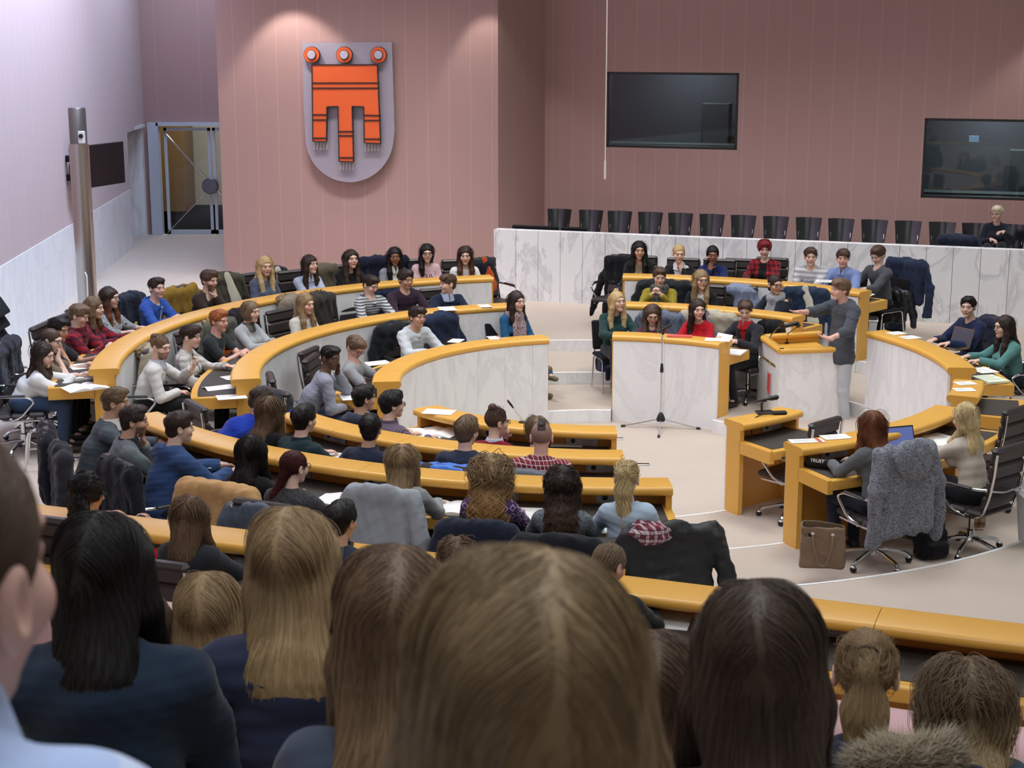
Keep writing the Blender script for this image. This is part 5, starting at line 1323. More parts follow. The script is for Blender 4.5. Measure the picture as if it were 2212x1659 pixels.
coat_ch(c3, 'olive parka with cream lining left of the blonde in slate blue', K((78, 76, 62)), w=.22, hood=1, sl=.7, lining=K((222, 216, 198)), top=1.03)
coat_ch(c2, 'dark coat with a cream scarf right of the blonde in slate blue', K((36, 40, 56)), w=.21, lining=K((232, 228, 212)), top=1.02)
r, c = S('person with brown fringe hair in light blue shirt, arms folded on the desk', 667, 549, 2, o=.75, sex='f', face=52, pitch=-2, hair=('long', 'dark', {'fringe': 1, 'ln': .8}), top=('shirt', K((188, 198, 220), 'pin', (170, 184, 212))), pose=('fold', 'fold'), extras=(('collar', K((196, 206, 226))),)); lab(c, 'swivel chair under the fringe-haired person in light blue')
x, y = fr(r, (.48, .1)); c2 = chair('office', (x, y, r.location.z), r.rotation_euler.z, 'empty swivel chair holding a fur-hooded parka on the outer left ring', CG)
FURM = K((176, 156, 124), 'melange', (120, 100, 76)); FURD = K((120, 106, 84), 'melange', (70, 60, 48))
coat_ch(c2, 'grey olive parka with thick fur hood between two seated people', K((104, 96, 80)), w=.2, fur=FURM, top=1.02)
r, c = S('person in black top with long brown hair gazing right', 757, 538, 2, o=.82, sex='f', face=30, pitch=-2, hair=('long', 'dark', {'ln': 1.0, 'tips': 'brown'}), top=('sweater', BK), pose=('fold', 'desk')); lab(c, 'swivel chair under the person in black on the outer left ring')
r, c = S('smiling brown-skinned person with long black hair in grey cardigan and white shirt', 852, 533, 2, o=.8, sex='f', face=10, pitch=2, skin='brown', hair=('long', 'black', {'ln': 1.1}), top=('cardigan', K((150, 154, 160))), inner=WH, opening=(.05, .035), pose=('lap', 'lap'), extras=(('collar', WH),))
coat_ch(c, 'large navy coat spread over the chair of the person in grey cardigan', K((34, 38, 58)), w=.34, top=1.08); lab(c, 'swivel chair with navy coat under the person in grey cardigan')
LET = {'A': [((0, 0), (.5, 1)), ((.5, 1), (1, 0)), ((.2, .4), (.8, .4))], 'D': [((0, 0), (0, 1)), ((0, 1), (.8, .75)), ((.8, .75), (.8, .25)), ((.8, .25), (0, 0))], 'O': [((0, .2), (0, .8)), ((0, .8), (.5, 1)), ((.5, 1), (1, .8)), ((1, .8), (1, .2)), ((1, .2), (.5, 0)), ((.5, 0), (0, .2))], 'R': [((0, 0), (0, 1)), ((0, 1), (.8, .8)), ((.8, .8), (0, .5)), ((0, .5), (.9, 0))], 'B': [((0, 0), (0, 1)), ((0, 1), (.8, .78)), ((.8, .78), (0, .52)), ((0, .52), (.9, .26)), ((.9, .26), (0, 0))], 'L': [((0, 1), (0, 0)), ((0, 0), (.8, 0))], 'E': [((0, 0), (0, 1)), ((0, 1), (.8, 1)), ((0, .5), (.7, .5)), ((0, 0), (.8, 0))]}
def letters(s, x0, z0, w, h, gap, th=.004):
    out = []; x = x0
    for ch_ in s:
        for (a, b), (c_, d) in LET[ch_]:
            p = np.array([x+a*w, z0+b*h]); q = np.array([x+c_*w, z0+d*h]); v = (q-p)/max(1e-6, np.hypot(*(q-p))); n_ = np.array([-v[1], v[0]])*th
            out.append([tuple(p+n_), tuple(q+n_), tuple(q-n_), tuple(p-n_)])
        x += w+gap
    return out
r, c = S('person with glasses and long black hair in pale pink top reading ADORABLE', 922, 526, 2, o=.85, sex='f', face=8, pitch=3, hair=('long', 'black', {'ln': .9, 'side': -2}), skin='fair', top=('tee', K((222, 186, 192))), pose=('lap', 'lap'), extras=(GL, ('print', plain('print_ink', (92, 60, 66), .7), letters('ADORABLE', -.115, -.172, .018, .05, .0125, .0035)))); lab(c, 'swivel chair under the person in the pale pink top')
r, c = S('person in white cardigan with long straight brown hair, right end of outer left ring', 1005, 531, 2, o=.62, sex='f', face=2, pitch=6, hair=('long', 'dark', {'ln': 1.2, 'tips': 'auburn'}), top=('cardigan', WH), inner=K((228, 226, 222)), opening=(.05, .06), pose=('lap', 'lap')); lab(c, 'swivel chair under the person in the white cardigan')
x, y = fr(r, (.46, .12)); c2 = chair('office', (x, y, r.location.z), r.rotation_euler.z+.3, 'empty swivel chair with black fur-hood jacket at the right end of the outer left ring', CG)
coat_ch(c2, 'black jacket with tan fur and orange lining at the end of the outer left ring', K((38, 40, 52)), w=.16, sl=.62, fur=FURM, lining=K((206, 92, 46)), sleeves=(0, 1))
# --- middle left ring
r, c = S('bearded person with hair knot in white sweater seen from the side', 347, 722, 1, o=1.0, face=62, pitch=10, hair=('manbun', 'mid', {}), beard=(84, 58, 40), top=('sweater', K((222, 222, 220))), pose=('lap', ((.10, -.30, .88), (.2, -.5, .6), (0, 1, 0), .9)), lean=.20, trousers=BK, extras=(('collar', K((196, 204, 220))),), h=.010, strands=200, srad=.0022, slen=.14, shoes=plain('dark_shoe', (36, 34, 34), .5)); lab(c, 'swivel chair under the bearded person in white sweater')
r, c = S('person with short brown hair in white plaid shirt', 410, 700, 1, o=.80, sex='f', face=80, pitch=6, hair=('crop', 'dark', {}), top=('shirt', K((222, 222, 220), 'plaid', (164, 160, 160))), inner=K((50, 50, 54)), opening=(.03, .03), pose=('lap', 'desk'), trousers=BK, h=.010)
coat_ch(c, 'beige fur-edged coat behind the person in white plaid', K((170, 158, 136)), w=.2, fur=FURM, sleeves=(1, 0)); lab(c, 'swivel chair under the person in white plaid')
r, c = S('ginger person in dark tee with orange print, hands joined', 472, 667, 1, o=.80, face=62, pitch=6, skin='pink', hair=('short', 'ginger', {}), top=('tee', K((48, 54, 56))), sleeve='short', pose=('fold', 'fold'), extras=(('watch', 1), ('print', plain('orange_print', (206, 128, 66), .7), [[(.015, -.16), (.05, -.14), (.07, -.2), (.11, -.19), (.10, -.28), (.07, -.34), (.0, -.33), (-.02, -.26)]]))); lab(c, 'black swivel chair under the ginger person in dark tee')
r, c = S('person with blond bowl-cut hair in light grey sweater and dark collar', 540, 648, 1, o=.75, face=60, pitch=4, hair=('bob', 'ash', {}), sex='f', top=('sweater', K((176, 180, 184))), pose=('desk', 'fold'), width=1.06, extras=(('collar', K((80, 80, 76), 'plaid', (120, 120, 116))),))
coat_ch(c, 'olive padded coat on the chair of the person in light grey sweater', K((92, 94, 82)), w=.25, fur=FURM, top=1.0); lab(c, 'swivel chair of the person in light grey sweater')
r, c = S('person with long light brown hair in cream cardigan at middle left ring', 660, 632, 1, o=.55, sex='f', face=55, pitch=8, hair=('long', 'light', {'ln': 1.35}), top=('cardigan', K((220, 216, 208))), pose=('lap', 'lap')); lab(c, 'swivel chair under the person in the cream cardigan')
x, y = fr(r, (-.36, .42)); c2 = chair('office', (x, y, r.location.z), r.rotation_euler.z, 'empty swivel chair with black coat left of the cream cardigan', CG)
coat_ch(c2, 'black wool coat on an empty chair left of the cream cardigan', K((30, 28, 34)), w=.22, hood=1, top=1.03)
x, y = fr(r, (.55, .35)); c2 = chair('office', (x, y, r.location.z), r.rotation_euler.z+.1, 'empty swivel chair with parka right of the cream cardigan', CG)
coat_ch(c2, 'taupe parka with fur hood hanging right of the cream cardigan', K((140, 132, 116)), w=.19, fur=FURM, top=1.07, sl=.62)
x, y = fr(r, (.92, .22)); c2 = chair('office', (x, y, r.location.z), r.rotation_euler.z, 'empty swivel chair with dark brown jacket near the striped hoodie', CG)
coat_ch(c2, 'dark brown jacket with fur edge near the striped hoodie', K((58, 54, 48)), w=.17, fur=FURD, top=1.06)
r, c = S('person in grey and white striped hoodie looking down at the desk', 805, 593, 1, o=.90, face=52, pitch=24, hair=('short', 'dark', {}), top=('hoodie', K((96, 100, 108), 'stripe', (206, 208, 210), sc=.8)), hood=True, pose=('desk', 'write'), lean=.2); lab(c, 'swivel chair under the striped hoodie person')
r, c = S('person in dark plum sweater with tousled black hair', 877, 581, 1, o=1.0, face=38, pitch=10, hair=('short', 'dark', {'vol': .008}), skin='tan', top=('sweater', K((58, 42, 56))), vneck=.02, pose=('desk', 'desk'), width=1.1)
coat_ch(c, 'navy blazer on the chair of the person in plum sweater', K((36, 46, 74)), w=.3, sleeves=(1, 0)); lab(c, 'swivel chair with navy blazer under the plum sweater')
r, c = S('person in navy sweater and light blue collar turning to the left', 968, 590, 1, o=.60, face=-62, pitch=4, hair=('short', 'brown', {'fringe': 1}), top=('sweater', K((36, 44, 68))), vneck=.07, inner=K((176, 194, 224)), pose=('desk', 'desk'), extras=(('collar', K((180, 196, 226))),)); lab(c, 'swivel chair with blue edge under the person turning left')
# --- inner left ring
r, c = S('dark-skinned person in grey shirt resting cheek on hand', 715, 745, 0, o=.66, face=55, pitch=12, skin='deep', hair=('short', 'black', {'vol': -.005}), top=('shirt', K((150, 154, 168))), pose=('lap', 'cheek'), lean=.30, turn=6, trousers=K((60, 72, 96)), h=.0105, feet=(((-.13, -.18, .50), (.16, -.16, .50)), ((-.12, -.15, .10), (.15, -.14, .10)))); lab(c, 'black leather chair back left of the grey-shirted person')
x, y = fr(r, (-.5, .35)); c2 = chair('office', (x, y, r.location.z), r.rotation_euler.z+.5, 'swivel chair with charcoal coat behind the grey-shirted person', CG)
coat_ch(c2, 'charcoal coat with tan loop on a chair behind the grey-shirted person', K((52, 58, 62)), w=.2, top=.98)
r, c = S('person with glasses in grey tee bending over papers', 775, 725, 0, o=.48, face=48, pitch=34, hair=('short', 'mid', {'fringe': 1}), skin='pink', top=('tee', K((158, 160, 164))), sleeve='short', pose=('desk', 'write'), lean=.22, extras=(GL,)); lab(c, 'tall black leather chair right behind the bending person')
x, y = fr(r, (.34, .36)); chair('office', (x, y, r.location.z), r.rotation_euler.z-.15, 'empty tall leather swivel chair right of the bending person', CG)
r, c = S('smiling person in pale grey hoodie looking right', 900, 660, 0, o=.88, face=42, pitch=2, hair=('short', 'dark', {'fringe': 1}), skin='tan', top=('hoodie', K((206, 212, 216))), hood=True, thick=.022, pose=('desk', 'desk'))
coat_ch(c, 'black coat over the chair of the pale grey hoodie person', K((28, 32, 36)), w=.25, sleeves=(1, 0)); lab(c, 'swivel chair with black coat under the pale grey hoodie')
x, y = fr(r, (.66, .14)); c2 = chair('office', (x, y, r.location.z), r.rotation_euler.z-.15, 'empty tall swivel chair covered by a navy jacket, inner left ring', CG)
coat_ch(c2, 'navy blue jacket draped on the empty chair beside the pale grey hoodie', K((40, 50, 76)), w=.27, sl=.6, top=1.02, skew=.12)
SHOE = plain('brown_suede_boot', (112, 100, 80), .8)
r, c = S('person in blue top and patterned scarf with crossed jeans legs at desk end', 1115, 628, 0, o=1.15, ch='cloth', sex='f', turn=22, face=42, pitch=2, hair=('long', 'dark', {'ln': .7}), top=('sweater', K((38, 92, 132))), pose=('lap', 'lap'), trousers=K((70, 104, 150)), shoes=SHOE, feet=(((-.02, -.40, .55), (.10, -.42, .58)), ((.12, -.52, .32), (.04, -.44, .09))), extras=(('scarf', K((150, 110, 120), 'blotch', (210, 190, 186), (90, 70, 96), sc=.8)),), h=.0105)
lab(c, 'black chair of the person with the patterned scarf at the desk end')
# --- right front desk
r, c = S('person with long wavy blonde hair and topknot in dark green top', 1332, 628, 0, o=1.10, ch='cloth', sex='f', turn=20, face=30, pitch=-4, hair=('long', 'blond', {'ln': 1.3, 'tips': 'pale', 'knot': 1}), top=('sweater', K((38, 66, 66))), pose=('desk', 'desk'), trousers=K((40, 46, 56)), h=.0105)
def extra_hair(r, inf_hc=None): pass
lab(c, 'black chair with chrome legs at the left end of the short marble desk')
r, c = S('person with glasses in burgundy top looking down at short marble desk', 1410, 657, 0, o=.72, sex='f', face=2, pitch=20, hair=('long', 'brown', {'ln': .9}), top=('sweater', K((92, 44, 72))), pose=('desk', 'desk'), lean=.24, extras=(GL,), h=.0105)
coat_ch(c, 'grey jacket on the chair of the person in burgundy', K((106, 116, 134)), w=.27); lab(c, 'swivel chair with grey jacket under the person in burgundy')
r, c = S('person in bright red sweater with long dark brown hair', 1508, 645, 0, o=.95, sex='f', face=10, pitch=2, hair=('long', 'dark', {'ln': .9, 'side': -2}), top=('sweater', K((186, 26, 40))), pose=('desk', 'desk'), h=.0105)
coat_ch(c, 'beige trench coat on the chair of the person in red', K((186, 178, 158)), w=.34, top=1.02, lining=K((150, 150, 170))); lab(c, 'swivel chair with beige coat under the person in red')
r, c = S('person in black suit and red shirt reading a white sheet', 1610, 647, 0, o=1.08, face=-12, pitch=22, hair=('short', 'brown', {}), top=('jacket', K((44, 46, 52))), inner=K((176, 34, 40)), opening=(.045, .004), pose=(((-.13, -.33, .83), (.5, -.6, .3), (0, .3, -1), .8), ((.14, -.33, .83), (-.5, -.6, .3), (0, .3, -1), .8)), trousers=K((44, 46, 52)), turn=-12, shoes=plain('black_leather_shoe', (26, 26, 28), .3), extras=(('collar', K((176, 34, 40))),), h=.0105, feet=(((-.12, -.40, .53), (.10, -.40, .53)), ((-.06, -.42, .10), (.12, -.30, .10))))
coat_ch(c, 'black coat on the chair of the suited reader', K((34, 36, 40)), w=.25); lab(c, 'black swivel chair under the suited reader')
q = fr(r, (0, -.40)); sh_ = thing('paper_sheet', 'white sheet held by the suited reader', 'paper', (q[0], q[1], r.location.z+.84), r.rotation_euler.z); MB().box((0, 0, 0), (.24, .004, .16), Matrix.Rotation(-.55, 4, 'X')).build('page', PAPER, sh_)
# --- right middle desk
r, c = S('person in tartan vest and mustard sleeves with clasped hands', 1425, 576, 1, o=.80, face=2, pitch=12, hair=('short', 'brown', {}), top=('sweater', K((150, 134, 40))), pose=('clasp', 'clasp'), extras=(('scarf', K((50, 54, 58), 'plaid', (110, 108, 96)), .05), ('watch', 1)))
coat_ch(c, 'black jacket on the chair of the person in mustard sleeves', K((38, 42, 46)), w=.33, top=1.03); lab(c, 'swivel chair with black jacket under the mustard-sleeved person')
r, c = S('person with glasses and long fair hair in white blouse and black cardigan', 1515, 582, 1, o=.75, sex='f', face=14, pitch=4, hair=('long', 'light', {'ln': 1.35, 'side': 1}), top=('cardigan', BK), inner=WH, opening=(.05, .075), pose=('lap', 'lap'), extras=(GL,))
lab(c, 'swivel chair under the person in white blouse and black cardigan')
x, y = fr(r, (.42, .16)); c2 = chair('office', (x, y, r.location.z), r.rotation_euler.z, 'black leather chair with blue-grey coat, right middle desk', CG); coat_ch(c2, 'blue-grey wool coat hanging from a chair beside the white blouse', K((134, 144, 168)), w=.16, sleeves=(0, 1), skew=.15)
r, c = S('person with glasses and grey scarf, chin on hand, at right middle desk', 1675, 592, 1, o=.80, sex='f', face=22, pitch=6, skin='tan', hair=('low', 'dark', {}), top=('sweater', K((36, 40, 52))), pose=('desk', 'chin'), lean=.2, extras=(GL, ('scarf', K((156, 158, 164)), .045)))
x, y = fr(r, (.30, .16)); coat('navy jacket with cream fleece lining on the chair behind the grey scarf', (x, y, r.location.z), r.rotation_euler.z+.2, K((44, 58, 82)), w=.26, lining=K((224, 220, 204)), top=1.05, sleeves=(0, 1)); lab(c, 'swivel chair under the grey-scarfed person')
# --- right rear desk
r, c = S('person with long black hair in black blazer at rear right desk', 1381, 520, 2, o=.80, sex='f', face=4, pitch=4, skin='tan', hair=('long', 'black', {'ln': 1.4}), top=('blazer', BK), inner=K((150, 132, 110)), opening=(.05, .05), pose=('lap', 'lap')); lab(c, 'swivel chair under the black-haired person in blazer')
x, y = fr(r, (-.36, .12)); c2 = chair('office', (x, y, r.location.z), r.rotation_euler.z-.4, 'empty swivel chair with long black coat at the left end of the rear right desk', CG); coat_ch(c2, 'long black coat trailing from a chair at the left end of the rear right desk', K((22, 22, 26)), w=.20, bot=.1, top=1.0, sl=.8, skew=-.25)
r, c = S('fair person with hair tied back in black cardigan, hand at chin', 1467, 527, 2, o=.62, sex='f', face=2, pitch=6, hair=('low', 'blond', {}), top=('cardigan', BK), inner=WH, opening=(.055, .03), pose=('desk', 'chin'), lean=.16, extras=(('collar', WH),)); lab(c, 'swivel chair under the fair person in black cardigan')
r, c = S('brown-skinned person with tied black hair in royal blue shirt', 1540, 529, 2, o=.65, sex='f', face=-2, pitch=8, skin='brown', hair=('braid', 'black', {'side': -1}), top=('shirt', K((36, 46, 96))), pose=('chin', 'desk'), lean=.18, extras=(('collar', K((36, 46, 96))),))
x, y = fr(r, (.28, .30)); lab(c, 'swivel chair under the person in royal blue shirt'); chair('office', (x, y, r.location.z), r.rotation_euler.z, 'empty leather swivel chair right of the royal blue shirt', CG)
r, c = S('person with short bright red hair in red and black checked shirt', 1652, 517, 2, o=1.15, sex='f', face=-6, pitch=8, hair=('crop', 'red', {'vol': .012}), top=('shirt', K((160, 36, 46), 'plaid', (36, 26, 30))), inner=BK, opening=(.04, .08), pose=('desk', 'desk'), width=1.12); lab(c, 'leather swivel chair behind the red-haired person')
r, c = S('person in grey and white striped sweater with short brown hair', 1752, 533, 2, o=.95, face=-6, pitch=4, hair=('short', 'brown', {}), top=('sweater', K((214, 214, 214), 'stripe', (164, 166, 172), sc=1.6)), pose=('fold', 'fold'), width=1.1, ch='cloth'); lab(c, 'black chair under the person in striped sweater')
r, c = S('person in light blue shirt with short brown hair at rear right desk', 1822, 536, 2, o=1.02, face=-14, pitch=4, hair=('short', 'brown', {'fringe': 1}), skin='pink', top=('shirt', K((126, 146, 196), 'pin', (146, 164, 208))), pose=('desk', 'desk'), extras=(('collar', K((140, 158, 204))),), width=1.08, ch='cloth'); lab(c, 'black chair under the person in light blue shirt')
r, c = S('person in charcoal cardigan writing on a pad at the right desk end', 1893, 530, 2, o=1.32, face=-48, pitch=26, hair=('short', 'brown', {'vol': .006}), top=('cardigan', K((84, 86, 92))), sleeve='roll', vneck=.05, pose=(((-.20, -.30, .78), (-.2, -.6, .5), (0, .5, -1), 1.0), ((.02, -.36, .76), (-.4, -1, 0), (0, 0, -1), .5)), trousers=K((24, 24, 28)), shoes=plain('black_leather_shoe', (26, 26, 28), .3), turn=-18, lean=.16, extras=(('watch', 1),), ch='cloth', h=.010); lab(c, 'black chair with chrome legs under the writing person in charcoal')
x, y = fr(c, (.12, .05)); coat('large navy jacket with hood on the chair of the charcoal cardigan person', (x, y, c.location.z), c.rotation_euler.z+.15, K((40, 50, 74)), w=.30, hood=1, top=1.10, sl=.75, bot=.5)
x, y = fr(c, (.20, -.10)); coat('black leather jacket hanging below the navy hooded jacket', (x, y, c.location.z), c.rotation_euler.z+.5, plain('black_leather', (28, 30, 36), .35, 0, .5, .1, 40, .1), w=.2, top=.70, bot=.25, sl=.4)
# --- right side ring
r, c = S('person with short black hair in navy crew-neck sweater at right side', 2093, 638, 1, o=1.15, face=-30, pitch=2, hair=('short', 'black', {}), top=('sweater', K((34, 42, 76))), pose=('desk', 'desk'), h=.0105, extras=(('print', plain('pale_green_badge', (150, 190, 160), .6), [[(.075, -.165), (.09, -.160), (.092, -.167), (.078, -.172)]]),))
coat_ch(c, 'dark navy jacket on the chair of the crew-neck sweater person', K((38, 44, 64)), w=.24); lab(c, 'swivel chair with navy jacket at the right side ring')
r, c = S('person with glasses and long dark hair in teal shirt, right edge', 2172, 680, 1, o=.95, sex='f', face=-80, pitch=4, hair=('long', 'dark', {'ln': 1.2}), top=('shirt', K((92, 142, 140))), pose=('desk', 'desk'), extras=(GL,), h=.0105, lean=.14); lab(c, 'swivel chair under the teal-shirted person')
coat_ch(c, 'black coat on the chair of the teal-shirted person', K((32, 36, 48)), w=.25)
# --- near right desk
r, c = S('person with straight auburn hair in grey sweater seen from behind', 1887, 886, 1, False, o=.72, sex='f', face=168, pitch=8, hair=('long', 'auburn', {'ln': .75}), top=('sweater', K((104, 108, 112))), pose=('desk', 'desk'), strands=500, srad=.0016, extras=(('collar', K((206, 206, 206))),), h=.0105)
coat_ch(c, 'grey melange coat with wide collar over the chair of the auburn-haired person', K((76, 80, 90), 'melange', (150, 154, 164)), w=.255, hood=1.4, top=1.12, bot=.36, sl=.74, amp=1.2, skew=-.04); lab(c, 'chrome swivel chair under the grey melange coat')
r, c = S('blonde person with half-up hair in cream blazer beside the laptop', 2080, 868, 1, False, o=.88, sex='f', face=-128, pitch=18, hair=('halfup', 'pale', {'ln': .8, 'fn': 1}), top=('blazer', K((208, 198, 184))), pose=('desk', 'write'), strands=500, srad=.0016, extras=(('tie_band', 'halfup'),), h=.0105, trousers=BK, lean=.16); lab(c, 'dark leather swivel chair with chrome rails under the cream blazer')
q = onz(2200, 880, SH*2+1.02); a_ = face_to_centre(q[0], q[1])-.25; chair('office', (q[0]+.34*math.sin(a_), q[1]-.34*math.cos(a_), 2*SH), a_, 'empty leather swivel chair at the right picture edge behind the cream blazer', CG)
q = pol(RD[1]+1.1, R_(-9)); chair('office', (q[0], q[1], 2*SH), face_to_centre(*q), 'empty black swivel chair under the teal-shirted person\'s elbow', CG)
q = onz(1783, 908, SH+1.02); a_ = face_to_centre(q[0], q[1])+.1; cA = chair('office', (q[0]+.34*math.sin(a_), q[1]-.34*math.cos(a_), SH), a_, 'empty leather swivel chair tucked at the single maple desk', CG)
# --- near rows, seen from behind
ST = dict(strands=979, srad=.0016)
S('person with short black hair in dark blue hoodie, left end of the innermost near desk', 785, 830, 0, False, o=.95, face=120, pitch=4, hair=('short', 'black', {}), skin='tan', top=('hoodie', K((62, 70, 88))), hood=True, h=.0105)
S('person with glasses and black hair in purple pin-striped shirt', 845, 843, 0, False, o=.95, face=112, pitch=2, hair=('short', 'black', {'vol': .008}), top=('shirt', K((98, 82, 104), 'pin', (150, 132, 150))), extras=(GL, ('collar', K((98, 82, 104)))), h=.0105)
r, c = S('person with brown topknot bun and glasses in red cardigan', 1072, 880, 0, False, o=.92, sex='f', face=118, pitch=4, hair=('bun', 'brown', {}), top=('cardigan', K((140, 30, 46))), pose=('desk', 'mouth'), extras=(GL, ('collar', K((206, 214, 232)))), h=.0105, strands=840, srad=.0015, slen=.14, lean=.16)
coat_ch(c, 'dark grey puffer jacket on the chair of the bun-haired person', PUFF((62, 68, 80)), w=.27, puff=.11, fur=FURM)
r, c = S('person with short ash hair in maroon top hidden behind the tartan shirt', 1160, 897, 0, False, o=1.08, sex='f', face=175, hair=('bob', 'ash', {}), top=('sweater', K((120, 40, 54))), h=.010, **ST)
coat_ch(c, 'cream coat with fur edge on the chair of the ash-haired person', K((214, 206, 190)), w=.25, fur=FURM)
T = onz(572, 835, 2*SH+1.10)
r, _ = person('person in royal blue hoodie hunched forward at the left end of the second row', T, 2*SH, R_(122), face=118, pitch=28, hair=('short', 'dark', {}), top=('hoodie', K((28, 58, 168))), hood=True, pose=('desk', 'fold'), lean=.42, width=1.25, h=.0105, group='people seated at the chamber desks'); x, y = fr(r, (0, .36)); chair('office', (x, y, 2*SH), r.rotation_euler.z, 'swivel chair under the royal blue hoodie at the left end of the second row', CG)
S('person with very long straight brown hair in black, second row left end', 583, 855, 1, False, o=.90, sex='f', face=165, pitch=6, hair=('long', 'mid', {'ln': 1.15}), top=('sweater', BK), strands=1819, srad=.0016, slen=.5, h=.0105)
S('person with thick black hair in dark green pullover', 655, 873, 1, False, o=.88, face=140, pitch=2, hair=('short', 'black', {'vol': .006}), top=('sweater', K((40, 60, 66))), extras=(('collar', K((34, 50, 56))),), h=.0105)
r, c = S('person with black hair in navy jacket, second row centre', 800, 893, 1, False, o=.85, face=170, pitch=4, hair=('short', 'black', {}), skin='tan', top=('jacket', K((44, 50, 72))), extras=(('collar', K((40, 46, 66))),), h=.0105)
coat_ch(c, 'jacket with brown fur collar on the chair of the navy-jacketed person', K((48, 46, 48)), w=.22, fur=FURD, top=.98)
r, c = S('person with glasses and brown quiff in navy pullover, second row', 1008, 898, 1, False, o=.66, face=150, pitch=4, hair=('short', 'mid', {'vol': .006, 'fringe': 1}), top=('sweater', K((50, 58, 76))), extras=(GL,), h=.0105, width=1.05)
coat_ch(c, 'bright blue puffer jacket on the chair of the navy pullover person', PUFF((62, 120, 214)), w=.30, puff=.10, lining=None, top=.99)
r, c = S('person with shaved sides and dark mohawk in red tartan shirt', 1170, 908, 1, False, o=.68, face=178, pitch=4, skin='pink', hair=('shaved', 'dark', {}), top=('shirt', K((150, 56, 70), 'plaid', (96, 36, 50), (226, 206, 206))), h=.0105, width=1.12, hsc=1.1)
coat_ch(c, 'slate grey puffer jacket on the chair of the tartan shirt person', PUFF((92, 96, 108)), w=.31, puff=.10, top=.99)
r, c = S('person in grey pullover with white shirt collar, left end of the third row', 247, 835, 2, False, o=.62, face=95, pitch=4, hair=('short', 'mid', {}), skin='tan', top=('sweater', K((96, 106, 116))), extras=(('collar', WH),), turn=-25, lean=.24, h=.0105, width=1.08)
coat_ch(c, 'black coat on the chair of the grey pullover person', K((34, 36, 46)), w=.27)
r, c = S('person in grey polo shirt with dark hair, hand on cheek, third row', 288, 873, 2, False, o=.80, face=100, pitch=6, hair=('short', 'dark', {}), skin='tan', beard=(60, 46, 38), top=('polo_shirt', K((120, 130, 136))), pose=('desk', 'chin'), extras=(('collar', K((50, 52, 56))),), turn=-25, lean=.26, h=.0105, width=1.08)
coat_ch(c, 'dark charcoal jacket on the chair of the grey polo person', K((44, 44, 52)), w=.27)
r, c = S('person with short dark hair in faded blue hoodie, third row', 385, 887, 2, False, o=.74, face=112, pitch=4, hair=('short', 'dark', {'fringe': 1}), top=('hoodie', K((58, 84, 132))), hood=True, pose=('desk', 'write'), turn=-12, lean=.2, h=.0105, width=1.1, thick=.02)
coat_ch(c, 'black coat on the chair left of the camel coat', K((26, 28, 38)), w=.26, top=.98)
r, c = S('person with black hair in black top raising a hand, third row', 545, 940, 2, False, o=.95, sex='f', face=150, pitch=4, hair=('long', 'black', {'ln': .55, 'fn': 0}), top=('sweater', BK), sleeve='roll', pose=('desk', ((.27, -.20, .96), (-.1, -.1, 1), (-1, -.2, 0), 1.0)), strands=1259, srad=.0016, h=.0105)
coat_ch(c, 'camel wool coat spread over a chair back in the third row', K((206, 164, 112)), w=.33, top=1.03, bot=.3, sl=.6, amp=.8)
r, c = S('person with dark red braided hair and glasses in black knit, third row', 635, 970, 2, False, o=1.12, sex='f', face=140, pitch=6, hair=('braid', 'wine', {'side': 1}), top=('sweater', K((48, 48, 52), 'melange', (84, 84, 88))), extras=(GL,), strands=979, srad=.0015, slen=.2, h=.0105, width=1.1)
coat_ch(c, 'blue-grey puffer jacket on the chair of the braided person', PUFF((72, 82, 98)), w=.28, puff=.12, top=.96)
r, c = S('person with straight fair brown hair behind the light grey coat', 870, 960, 2, False, o=.78, sex='f', face=178, pitch=4, hair=('long', 'light', {'ln': .9}), top=('sweater', K((150, 154, 158))), strands=1540, srad=.0016, h=.010)
coat_ch(c, 'light grey wool coat covering a chair back in the third row', K((162, 168, 176)), w=.25, top=1.10, bot=.3, sl=.62, amp=.8, skew=.05)
r, c = S('person with curly blond hair in purple diamond-pattern sweater', 1060, 985, 2, False, o=.88, sex='f', face=180, pitch=4, hair=('curly', 'light', {'ln': .85, 'vol': .022, 'tips': (176, 136, 84)}), top=('sweater', K((84, 58, 104), 'diamond', (196, 176, 204))), strands=2239, srad=.0022, slen=.36, curl=1.4, h=.0095)
coat_ch(c, 'navy coat on the chair of the curly blond person', K((36, 42, 60)), w=.26, top=.93, sl=.5); c.scale = (1, 1, .88)
r, c = S('person with dark wavy hair in grey melange top, third row', 1215, 1008, 2, False, o=1.02, sex='f', face=175, pitch=4, hair=('curly', 'dark', {'ln': .8, 'vol': .010, 'tips': 'brown'}), top=('sweater', K((84, 92, 102), 'melange', (140, 148, 156))), strands=1819, srad=.002, slen=.36, curl=.8, h=.0095)
coat_ch(c, 'black coat on the chair of the dark wavy-haired person', K((34, 36, 42)), w=.27, top=.90); c.scale = (1, 1, .86)
r, c = S('person with blonde ponytail in light blue blouse, right end of the third row', 1355, 995, 2, False, o=.90, sex='f', face=165, pitch=4, hair=('pony', 'pale', {'ln': .85}), top=('blouse', K((186, 206, 226))), strands=2099, srad=.0016, slen=.3, extras=(('tie_band', 'pony'),), h=.0095, trousers=BK); lab(c, 'swivel chair under the light blue blouse'); c.scale = (1, 1, .85)
q = onz(1448, 1142, 3*SH+1.05); a_ = r.rotation_euler.z+.10; x, y = float(q[0]+.34*math.sin(a_)), float(q[1]-.34*math.cos(a_)); c2 = chair('office', (x, y, 3*SH), a_, 'empty swivel chair holding the black quilted jacket, right of the third row', CG)
cq = coat_ch(c2, 'black quilted jacket over an empty chair right of the third row', PUFF((34, 35, 38)), w=.30, top=1.06, bot=.36, sl=.72, puff=.11)
